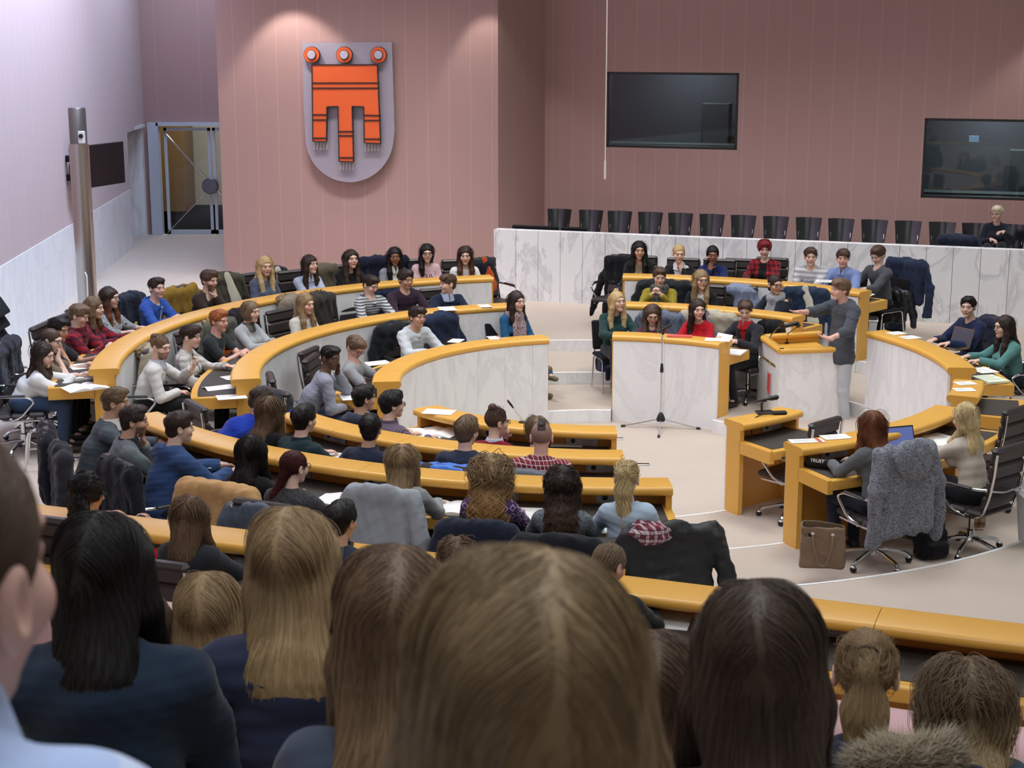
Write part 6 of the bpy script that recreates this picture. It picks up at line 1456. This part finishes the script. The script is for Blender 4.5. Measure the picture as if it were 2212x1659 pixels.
qx, qy = fr(c2, (.14, .40)); sc_ = thing('scarf', 'red and white checked scarf bunched on the black quilted jacket', 'scarf', (qx, qy, 3*SH+1.05))
def sf_(P): return d_ell(P, (0, 0, .0), (.13, .10, .075))+.022*wob(P, 45, 5)+.010*wob(P, 100, 6)
v, q = mesh_sdf(sf_, (-.2, -.17, -.13), (.2, .17, .14), .007); raw('bundle', v, q, K((128, 50, 66), 'plaid', (214, 200, 204), (66, 44, 60), sc=.8), sc_)
# --- long desk under the gallery rail
RN = math.atan2(-nn[0], nn[1])
def NR(label, hx, hy, z=1.30, **kw):
    T = onz(hx, hy, T3+SH+z); r, _ = person(label, T, T3+SH, face_to_centre(T[0], T[1]) if False else math.atan2(-nn[0], nn[1])+PI*0, group='people at the long desk', **kw)
    x, y = fr(r, (0, .12)); c = chair('office', (x, y, T3+SH), r.rotation_euler.z, 'swivel chair under '+' '.join(label.split()[:12]), 'office chairs at the long desk'); return r, c
r, c = NR('person with curly black hair and glasses in red collar, left', 195, 1022, z=1.2, face=120, pitch=16, hair=('curly', 'black', {'ln': .1, 'vol': .012, 'side': 0}), skin='tan', top=('jacket', K((40, 40, 46))), extras=(GL, ('collar', K((150, 40, 44)))), h=.0105, strands=699, srad=.002, slen=.1, curl=1.0)
c['label'] = 'swivel chair under the curly black-haired person at the left'
r, c = NR('person with straight brown hair in black blouse writing', 415, 1070, sex='f', face=165, pitch=14, hair=('long', 'mid', {'ln': .35, 'fn': 0}), top=('blouse', K((46, 50, 56))), pose=('desk', 'write'), strands=2099, srad=.0014, slen=.36, h=.0095, width=1.06)
r, c = NR('person with short black hair in navy shirt with hand at face', 737, 1080, face=152, pitch=6, hair=('short', 'black', {}), skin='tan', top=('shirt', K((50, 58, 76))), pose=('desk', 'chin'), extras=(('collar', K((46, 54, 72))),), h=.0095, width=1.04)
r, c = NR('person with short wavy light brown hair, mostly hidden', 985, 1160, z=1.16, face=180, hair=('curly', 'mid', {'ln': .15, 'vol': .008, 'tips': 'light', 'side': 0}), top=('sweater', K((60, 60, 66))), strands=1259, srad=.002, slen=.16, curl=1.0, h=.010)
r, c = NR('person with low blond ponytail in black top writing with a yellow pencil', 1325, 1168, sex='f', face=140, pitch=22, hair=('low', 'ash', {'tips': 'blond'}), skin='pink', top=('sweater', K((36, 36, 38))), pose=('desk', ((.10, -.44, DSK), (-.1, -1, .1), (-.6, .0, -.8), .9)), strands=2239, srad=.0013, slen=.2, h=.0095, lean=.16)
px_, py_ = fr(r, (.10, -.53)); pn = thing('pencil', 'yellow pencil in the hand of the writing person at the long desk', 'pencil', (px_, py_, T3+SH+DSK+.02)); MB().tube([(0, 0, -.02), (.02, .05, .12)], .004, 6).build('shaft', plain('yellow_lacquer', (220, 160, 60), .4), pn)
# --- spectators in the gallery, from the rail back to the camera
def GL_(label, hx, hy, d, row, face=180, **kw):
    T = ondepth(hx, hy, d); fz = GALZ[row][1]; z = T[2]-1.3
    kw.setdefault('h', .009); kw.setdefault('hh', .006)
    rr = kw.pop('rz', 180)
    return person(label, T, float(z), R_(rr), face=face, group='spectators in the public gallery', pose=kw.pop('pose', ('lap', 'lap')), lod=1.4, **kw)
DKB = K((30, 44, 62))
GL_('spectator with fine light brown hair just behind the gallery rail', 450, 1235, 4.35, 0, sex='f', hair=('long', 'light', {'ln': .75, 'fn': 0}), top=('sweater', K((46, 58, 84))), strands=6615, srad=.0006, slen=.42, part=.01)
GL_('spectator with dark brown hair mostly hidden by the black-haired one', 285, 1262, 4.3, 0, sex='f', hair=('long', 'brown', {'ln': .8}), top=('sweater', K((52, 58, 78))), strands=1890, srad=.001, slen=.42)
GL_('spectator with long ash blonde hair in navy top, left of centre', 630, 1094, 3.5, 1, sex='f', face=172, pitch=4, hair=('long', 'light', {'ln': 2.6, 'tips': 'blond', 'fn': 0}), top=('sweater', K((44, 50, 74))), strands=10237, srad=.0006, slen=.75, part=.01, width=1.12, extras=(('collar', K((120, 130, 140))),))
GL_('spectator with straight glossy black shoulder-length hair in dark blue jacket', 220, 1103, 3.3, 1, sex='f', face=165, pitch=4, hair=('long', 'black', {'ln': .42, 'fn': 0}), top=('jacket', DKB), strands=10237, srad=.0006, slen=.48, width=1.15, thick=.026)
GL_('spectator with brown-blonde hair left of the nearest head', 855, 1178, 2.55, 2, sex='f', face=176, pitch=6, hair=('long', 'mid', {'ln': 1.3, 'tips': 'light'}), top=('sweater', K((62, 70, 88))), strands=11025, srad=.0005, slen=.62, part=-.01)
GL_('nearest spectator with large head of light brown hair, picture centre', 1142, 1180, 1.24, 3, sex='f', face=180, pitch=4, hair=('long', (142, 120, 90), {'ln': 1.2, 'tips': (88, 72, 62), 'vol': .0, 'fn': 0}), top=('sweater', K((52, 50, 54))), strands=14175, srad=.00045, slen=.62, part=-.02, hh=.005)
GL_('spectator with long dark brown hair right of the nearest head', 1645, 1250, 2.35, 2, sex='f', face=176, pitch=4, hair=('long', (72, 58, 48), {'ln': 1.2, 'tips': 'dark'}), top=('sweater', K((50, 48, 54))), strands=11812, srad=.0005, slen=.62, part=.01)
GL_('spectator with straight fair ponytail near the right rail', 1875, 1356, 4.15, 0, sex='f', face=168, pitch=2, hair=('pony', 'light', {'ln': 1.0, 'tips': 'blond'}), top=('jacket', K((40, 42, 62))), strands=7087, srad=.0006, slen=.5, extras=(('tie_band', 'pony'),), hood=True)
GL_('spectator with wavy dark blond hair at the right edge', 2088, 1420, 4.5, 0, sex='f', face=176, pitch=4, hair=('wavy', 'ash', {'ln': 1.05, 'tips': 'pale', 'fn': 0}), top=('sweater', K((66, 82, 96))), strands=7087, srad=.0009, slen=.55, curl=.35)
GL_('spectator with brown hair half hidden behind the nearest head', 1415, 1362, 3.3, 1, sex='f', hair=('long', 'brown', {'ln': .9, 'tips': 'mid'}), top=('sweater', K((56, 50, 52))), strands=5155, srad=.0009, slen=.5)
GL_('spectator at the left edge with brown swept-back hair in pale blue collar', -224, 872, 1.10, 3, sex='f', face=165, pitch=2, rz=174, nk=.10, skin=(216, 174, 162), hair=('low', 'brown', {'tips': 'mid'}), top=('shirt', K((176, 196, 236), 'stripe', (196, 210, 240))), extras=(('collar', K((186, 204, 242))),), strands=11025, srad=.00045, slen=.3, hh=.0035)
q = ondepth(1950, 1600, 3.45); ft = thing('hooded_coat', 'dark coat with pale fur hood lying in front of the right spectators', 'coat', tuple(q))
def ff_(P): return d_ecap(P, (-.08, 0, -.06), (.09, .02, -.05), .045, .05, (0, 1, 0), .9)+.010*wob(P, 70, 3)
v, q2 = mesh_sdf(ff_, (-.28, -.2, -.2), (.3, .2, .15), .008); raw('fur_hood', v, q2, K((150, 138, 118), 'melange', (96, 84, 70)), ft)
rs = np.random.RandomState(4); n = 5000; k = rs.randint(0, len(v), n); dr_ = v[k]-A3(0, 0, -.06); dr_ /= np.linalg.norm(dr_, axis=1, keepdims=True); dr_ = dr_+rs.normal(size=(n, 3))*.5; tip = v[k]+dr_*rs.uniform(.015, .032, (n, 1)); sd_ = np.cross(dr_, A3(.3, .9, .2)); sd_ = sd_/np.linalg.norm(sd_, axis=1, keepdims=True)*.0012
sd2 = np.cross(dr_, sd_); sd2 = sd2/np.linalg.norm(sd2, axis=1, keepdims=True)*.0012
V = np.stack([v[k]+sd_, v[k]-sd_*.5+sd2, v[k]-sd_*.5-sd2, tip], 1).reshape(-1, 3); b0 = np.arange(n)*4
raw('fur_hairs', V, np.concatenate([np.stack([b0, b0+1, b0+3], 1), np.stack([b0+1, b0+2, b0+3], 1), np.stack([b0+2, b0, b0+3], 1)]), K((164, 150, 128)), ft)['kind'] = 'stuff'
def cb_(P): return smin(d_box(P, (0, -.06, -.36), (.22, .11, .25), .09), d_ecap(P, (-.14, -.02, -.14), (.16, .0, -.13), .07, .07, (0, 1, 0), .7), .06)+.01*wob(P, 25, 4)
v, q2 = mesh_sdf(cb_, (-.45, -.3, -.72), (.45, .2, .1), .012); raw('coat_body', v, q2, K((44, 42, 58)), ft)
# --- the speaker and the lone listener in the right gallery
TS = ondepth(1818, 600, 18.95); 
spk, _ = person('speaker in dark grey hooded pullover standing at the lectern with arms spread', (TS[0], TS[1], TS[2]), 0.0, R_(-62), face=-72, pitch=2, hair=('short', 'mid', {'fringe': 1, 'vol': .004}), skin='pink', legs='stand', top=('hoodie', K((76, 80, 88))), hood=True, thick=.024, sleeve='roll', trousers=K((196, 200, 206)), shoes=plain('grey_sneaker', (150, 150, 154), .6),
    pose=(((-.12, -.62, 1.36), (.05, -1, .12), (0, .1, 1), .15, (-.6, .3, -.7)), ((.22, -.34, 1.12), (-.55, -.75, .25), (0, .2, 1), .25, (.8, .5, -.5))), width=1.12, h=.0105, hem=.86, hsc=1.05, shoes_=None) if False else person('speaker in dark grey hooded pullover standing at the lectern with arms spread', (TS[0], TS[1], TS[2]), 0.0, R_(-62), face=-72, pitch=2, hair=('short', 'mid', {'fringe': 1, 'vol': .004}), skin='pink', legs='stand', top=('hoodie', K((76, 80, 88))), hood=True, thick=.024, sleeve='roll', trousers=K((196, 200, 206)), shoes=plain('grey_sneaker', (150, 150, 154), .6),
    pose=(((-.14, -.60, TS[2]-.40), (.05, -1, .12), (0, .1, 1), .15, (-.6, .3, -.7)), ((.24, -.34, TS[2]-.66), (-.55, -.75, .25), (0, .2, 1), .25, (.8, .5, -.5))), width=1.12, h=.0105, hem=.82, hsc=1.05)
wd = on_right(2155, 442); T = ondepth(2155, 443, float(wd[1])-.75)
person('listener with short platinum hair and glasses in black top, alone in the right gallery', T, GZ, R_(-18), sex='f', face=-38, pitch=4, hair=('crop', 'white', {'vol': .004}), top=('sweater', K((34, 38, 52))), pose=('lap', ((.12, -.36, .80), (-.6, -.6, 0), (0, 0, -1), .5)), extras=(GL,), h=.010, hh=.005)
# ================================================================ GALLERY CHAIRS AND LOOSE THINGS
GC = 'black shell chairs along the right gallery wall'
xs_ = [1200, 1268, 1330, 1396, 1461, 1529, 1597, 1667, 1738, 1808, 1880, 1953, 2027, 2099, 2178]
ordn = 'first second third fourth fifth sixth seventh eighth ninth tenth eleventh twelfth thirteenth fourteenth fifteenth'.split()
for i, x in enumerate(xs_):
    p = line_hit(x, 470, RA, RB); y = float(p[1])-.55; q = ondepth(x, 470, y)
    chair('shell', (float(q[0]), y-.25, GZ), math.atan(WS)+R_(0), ('black glossy shell chair along the gallery wall, %s from the left corner' % ordn[i]) if i < 14 else 'black glossy shell chair behind the lone platinum-haired listener', GC)
for x, l in ((1145, 'nearest the return wall'), (1190, 'second from the return wall'), (1250, 'third from the return wall, beside chrome rods')):
    p = on_par(x, 488); q = ondepth(x, 488, float(p[1])+.75); chair('cloth', (float(q[0]), float(q[1]), GZ), math.atan(PS)+PI+R_(200 if False else 0)*1.0, 'black padded chair close behind the parapet, '+l, 'padded chairs behind the parapet')
for x, l in ((1925, 'left one of two'), (1990, 'right one of two')):
    p = on_par(x, 525); q = ondepth(x, 525, float(p[1])+.62); chair('cloth', (float(q[0]), float(q[1]), GZ-.12), math.atan(PS)+PI, 'low black padded chair at the parapet right side, '+l, 'padded chairs behind the parapet')
p = on_par(2055, 520); q = ondepth(2055, 520, float(p[1])+.5); coat('dark navy jacket bundled behind the parapet beside the platinum-haired listener', (float(q[0]), float(q[1])-.3, GZ), math.atan(PS), K((36, 42, 60)), w=.26, top=.93, bot=.55, sleeves=(0, .6))
# stacked chairs at the left picture edge
for i in range(7):
    p = ondepth(-6, 660+i*29, 19.0); tag_ = ['topmost', 'second', 'third', 'fourth', 'fifth', 'sixth', 'lowest'][i]
    root = thing('stacked_chair', 'black stacking chair at the left edge, %s of its stack' % tag_, 'chair', tuple(p), 0, 'stacked chairs at the left edge')
    V = []; n = 10
    for j in range(n+1):
        u = j/n; V += [(-.42+.5*u, -.22, .09*math.sin(u*PI*.9)-.12*(u > .8)*(u-.8)*5), (-.42+.5*u, .22, .09*math.sin(u*PI*.9)-.12*(u > .8)*(u-.8)*5)]
    m = len(V); V += [(x, y, z-.025) for x, y, z in V]; Fc = []
    for j in range(n): a = 2*j; Fc += [(a, a+1, a+3, a+2), (m+a, m+a+2, m+a+3, m+a+1), (a, a+2, m+a+2, m+a), (a+1, m+a+1, m+a+3, a+3)]
    Fc += [(0, m, m+1, 1), (2*n, 2*n+1, m+2*n+1, m+2*n)]
    MB().add(V, Fc).build('shell', BLACKF, root)
    MB().tube([(-.35, -.2, -.03), (-.35, -.2, -.16)], .011, 8).tube([(-.35, .2, -.03), (-.35, .2, -.16)], .011, 8).build('leg_frame', CHROME, root)
pl = ondepth(-6, 660+6*29, 19.0)[2]
st_ = tag(MB().box((float(ondepth(-6, 800, 19.0)[0])-.15, 19.0, (T3+pl-.16)/2), (.5, .42, pl-.16-T3), None, .01).build('trolley', BLACKP), 'black trolley carrying the stacked chairs at the left edge', 'trolley')
# silver metal frame beside the left aisle
p = onz(95, 1010, T3); fm = thing('metal_frame_stand', 'silver tubular stand beside the left aisle in front of the dark jackets', 'stand', (p[0], p[1], T3), R_(12)); z1 = ondepth(100, 925, p[1])[2]-T3
MB().tube(fillet([(-.17, -.1, 0), (-.12, -.1, z1), (.12, -.1, z1), (.17, -.1, 0)], .06), .014, 8).build('front_loop', CHROME, fm); MB().tube(fillet([(-.17, .16, 0), (-.12, .16, z1-.05), (.12, .16, z1-.05), (.17, .16, 0)], .06), .014, 8).build('rear_loop', CHROME, fm)
MB().tube([(-.145, -.1, z1*.55), (.145, -.1, z1*.55)], .010, 8).tube([(-.12, -.1, z1-.03), (-.12, .16, z1-.05)], .01, 8).tube([(.12, -.1, z1-.03), (.12, .16, z1-.05)], .01, 8).build('cross_bar', CHROME, fm)
# papers, cards, books
zc_ = lambda k: k*SH+1.072
zw_ = lambda k: (k+1)*SH+.740
PG = None
sheet('white sheet on the outer left desk counter near its right end', 966, 667, zc_(1), rz=.2); sheet('small pale card on the middle left counter near its right end', 1047, 661, zc_(1), .15, .21, .3)
sheet('white card on the inner left counter near its right end', 1068, 730, zc_(0), .15, .21, .3, acc=1); sheet('folded white booklet leaning near the navy jacket on the inner left counter', 985, 737, zc_(0), .15, .21, -.3, 4)
sheet('white page with tan picture on the middle left worktop end', 500, 858, zw_(1), .3, .21, .3, 2); sheet('white page in front of the white plaid person on the middle left worktop', 472, 838, zw_(1), .3, .21, .5, 1, curl=.02); sheet('white page beside dark notebook, middle left worktop', 505, 815, zw_(1), .24, .2, .6)
sheet('white pad under the ginger person\'s hands', 532, 790, zw_(1), .2, .28, .8)
open_book('open book before the person in white at the left desk end', 185, 838, zw_(2), .6); open_book('white papers before the bun-haired person at left', 180, 815, zw_(2), .5); sheet('loose white page under the chin-resting person, left desk', 172, 792, zw_(2), rz=.5)
sheet('white papers under the bending person in grey tee', 815, 785, zw_(0), .3, .21, .5, 3); sheet('white sheet on the inner left worktop end', 755, 858, zw_(0), .2, .28, .3)
sheet('white sheet on the innermost near desk counter', 948, 890, zc_(0), .30, .21, -.25); open_book('open magazine on the innermost near worktop', 905, 940, zw_(0), -.5, .24, .32); open_book('open booklet with white pages beside the bun-haired person, near desk', 945, 935, zw_(0), -.4, .2, .3)
sheet('white page before the ash-haired person at the innermost near desk', 1225, 958, zw_(0), .3, .25, -.1)
sheet('white page on the second near worktop beside the navy jacket', 725, 985, zw_(1), .2, .2, -.4)
sheet('white leaflet with drawing held by the faded blue hoodie person', 458, 1003, zw_(2)+.05, .16, .22, -.6)
open_book('large open white folder on the third near worktop, left of the light grey coat', 745, 1085, zw_(2), -.35, .24, .32); open_book('open white folder on the third near worktop, right of the light grey coat', 965, 1100, zw_(2), -.15, .22, .31); sheet('white page beside the purple sweater on the third near worktop', 1145, 1110, zw_(2), .22, .30, -.1); sheet('white page by the light blue blouse on the third near worktop', 1285, 1140, zw_(2), .22, .28, 0)
sheet('red folder lying on the short white marble desk', 1468, 727, zc_(0), .30, .12, -.1, 6, plain('red_cover', (214, 90, 92), .5), 'folder', 'folder', False); sheet('white sheet on the short marble desk near the suited reader', 1550, 734, zc_(0), .30, .2, -.2); sheet('stack of white papers on the suited reader\'s worktop', 1588, 762, zw_(0), .22, .3, -.4, 8)
sheet('white pad at the rear right counter beside the striped sweater', 1787, 608, zc_(2), .3, .2, -.3, 3); sheet('white writing pad of the charcoal cardigan person', 1862, 638, zw_(2)+.05, .24, .32, -.6, 3)
sheet('white card on the lectern-side marble desk counter, farther of two', 1936, 720, zc_(1), .2, .16, .5); sheet('white card on the lectern-side marble desk counter, nearer of two', 1966, 729, zc_(1), .21, .17, .5)
sheet('white card on the short maple desk end, farther of two', 2085, 828, zc_(1), .2, .15, .2); sheet('white card on the short maple desk end, nearer of two', 2083, 842, zc_(1), .2, .15, .1)
sheet('white booklet with red edge on the laptop desk counter', 1742, 953, zc_(1), .30, .13, R_(8), 2, acc=1); sheet('white card on the laptop desk counter beside the booklet', 1805, 944, zc_(1), .25, .16, R_(15))
sheet('white notepad with pen beside the pencil case', 1832, 1010, zw_(1), .18, .2, .2, 3); open_book('open white book before the cream blazer', 2012, 958, zw_(1), .5, .24, .32); sheet('white page behind the open book at the laptop desk', 2035, 945, zw_(1), .2, .28, .6)
sheet('white binder with green page on the right side worktop', 2140, 822, zw_(1), .26, .34, .3, 12, plain('pale_green_page', (224, 232, 206), .7)); sheet('white page under the teal-shirted person\'s arm', 2125, 800, zw_(1), .22, .28, .3)
open_book('white folder before the black blouse person at the long desk', 520, 1225, T3+SH+.74, -.35, .22, .3); sheet('white page under the red pencil case at the long desk', 330, 1235, T3+SH+.74, .22, .3, -.4)
sheet('white form with grey lines under the yellow pencil at the long desk', 1452, 1340, T3+SH+.74, .22, .3, -.25, 2); MBc = thing('water_glass', 'small clear glass beside the form on the long desk', 'glass', tuple(onz(1514, 1352, T3+SH+.742))); MB().lathe([(.001, 0), (.03, 0), (.035, .09), (.032, .09), (.028, .006), (.001, .006)], 20).build('bowl', GLASS, MBc)
p = onz(318, 1212, T3+SH+.76); pc = thing('pencil_case', 'bright red pencil case on the long desk beside the black blouse person', 'pencil case', tuple(p), .9)
def pf(P): return d_ecap(P, (-.08, 0, .03), (.08, 0, .03), .045, .04, (0, 0, 1), .8)+.003*wob(P, 50, 2)
v, q = mesh_sdf(pf, (-.15, -.07, -.03), (.15, .07, .09), .006); raw('pouch', v, q, K((200, 30, 46)), pc); MB().tube([(-.1, 0, .068), (.1, 0, .066)], .004, 6).build('zip', CHROME, pc)
p = onz(1772, 1010, zw_(1)+.005); pc = thing('pencil_case', 'black pencil case reading TRUST on the laptop desk', 'pencil case', tuple(p), R_(-28))
MB().lathe([(.001, -.115), (.036, -.112), (.04, -.10), (.04, .10), (.036, .112), (.001, .115)], 24, Matrix.Translation((0, 0, .04)) @ Matrix.Rotation(PI/2, 4, 'Y')).build('pouch', K((34, 32, 32)), pc)
tw = text_mesh('TRUST', .042, .002, plain('white_print', (232, 232, 230), .6), Matrix.Translation((-.02, -.032, .063)) @ Matrix.Rotation(R_(52), 4, 'X'), pc, 'white_lettering')
MB().tube([(-.115, 0, .06), (-.12, .0, .09), (-.105, 0, .1)], .006, 6).build('zip_tab', BLACKP, pc)
# laptop
def laptop(label, x, y, z, rz, scr, body):
    p = onz(x, y, z); r = thing('laptop', label, 'laptop', tuple(p), rz)
    MB().box((0, 0, .009), (.32, .22, .016), None, .004).build('keyboard_base', body, r)
    M = Matrix.Translation((0, .11, .016)) @ Matrix.Rotation(R_(-18), 4, 'X'); l = MB().box((0, 0, .11), (.32, .009, .22), M, .003).build('lid', body, r)
    sm = NT('lit_laptop_screen'); sm.base((.02, .02, .03)); sm.b.inputs['Emission Color'].default_value = (*s2l(scr), 1); sm.b.inputs['Emission Strength'].default_value = .8
    MB().box((0, -.0055, .112), (.295, .002, .19), M).build('screen', sm.fin(.3), l)
    MB().box((0, -.02, .018), (.28, .10, .002)).build('keys', BLACKP, r)
laptop('laptop with blue screen open on the desk before the auburn-haired person', 1958, 984, zw_(1), R_(18), (96, 112, 176), BLACKP)
laptop('laptop seen from behind before the navy crew-neck person', 2058, 752, zw_(1), R_(-60), (60, 60, 70), plain('brown_grey_casing', (112, 92, 62), .4, .3))
# bags
TOTE = plain('taupe_leather', (120, 98, 78), .5, 0, .4, .06, 60, .08)
p = onz(1775, 1222, T3); tb = bag('taupe leather tote bag on the carpet beside the laptop desk', (p[0], p[1], T3), R_(-12), TOTE, (.36, .2, .36), 'tote_bag', 'bag', TOTE, True)
def lf(P): return d_ell(P, (0, 0, .27), (.13, .07, .05))+.012*wob(P, 40, 8)
v, q = mesh_sdf(lf, (-.17, -.1, .2), (.17, .1, .35), .009); raw('dark_contents', v, q, K((34, 34, 42)), tb)
p = onz(1313, 828, SH); bag('navy backpack under the chair at the short marble desk', (p[0], p[1]+.1, SH), R_(30), K((44, 52, 80)), (.30, .2, .40))
p = onz(1893, 762, 2*SH); bag('black backpack on the step below the writing person, left of two', (p[0], p[1]+.3, 2*SH), R_(10), K((34, 36, 40)), (.28, .2, .62))
p = onz(1940, 718, 3*SH); bag('dark blue backpack below the black leather jacket, right of two', (p[0], p[1]+.2, 3*SH), R_(-15), K((44, 52, 70)), (.30, .2, .40))
q = fr(tb, (.9, .9)); bg = bag('black shoulder bag on the floor under the laptop desk', (q[0], q[1], 2*SH), .4, K((30, 30, 34)), (.3, .18, .26))
p = onz(2110, 1145, 2*SH); sc2 = thing('scarf', 'tan tartan scarf hanging under the dark leather swivel chair', 'scarf', (p[0], p[1], 2*SH)); 
def sf3(P): return d_box(P, (0, 0, .22), (.07, .018, .2), .015)+.006*wob(P, 40, 9)
v, q = mesh_sdf(sf3, (-.13, -.08, -.02), (.13, .08, .48), .008); raw('hanging_end', v, q, K((176, 140, 104), 'plaid', (80, 64, 60)), sc2)
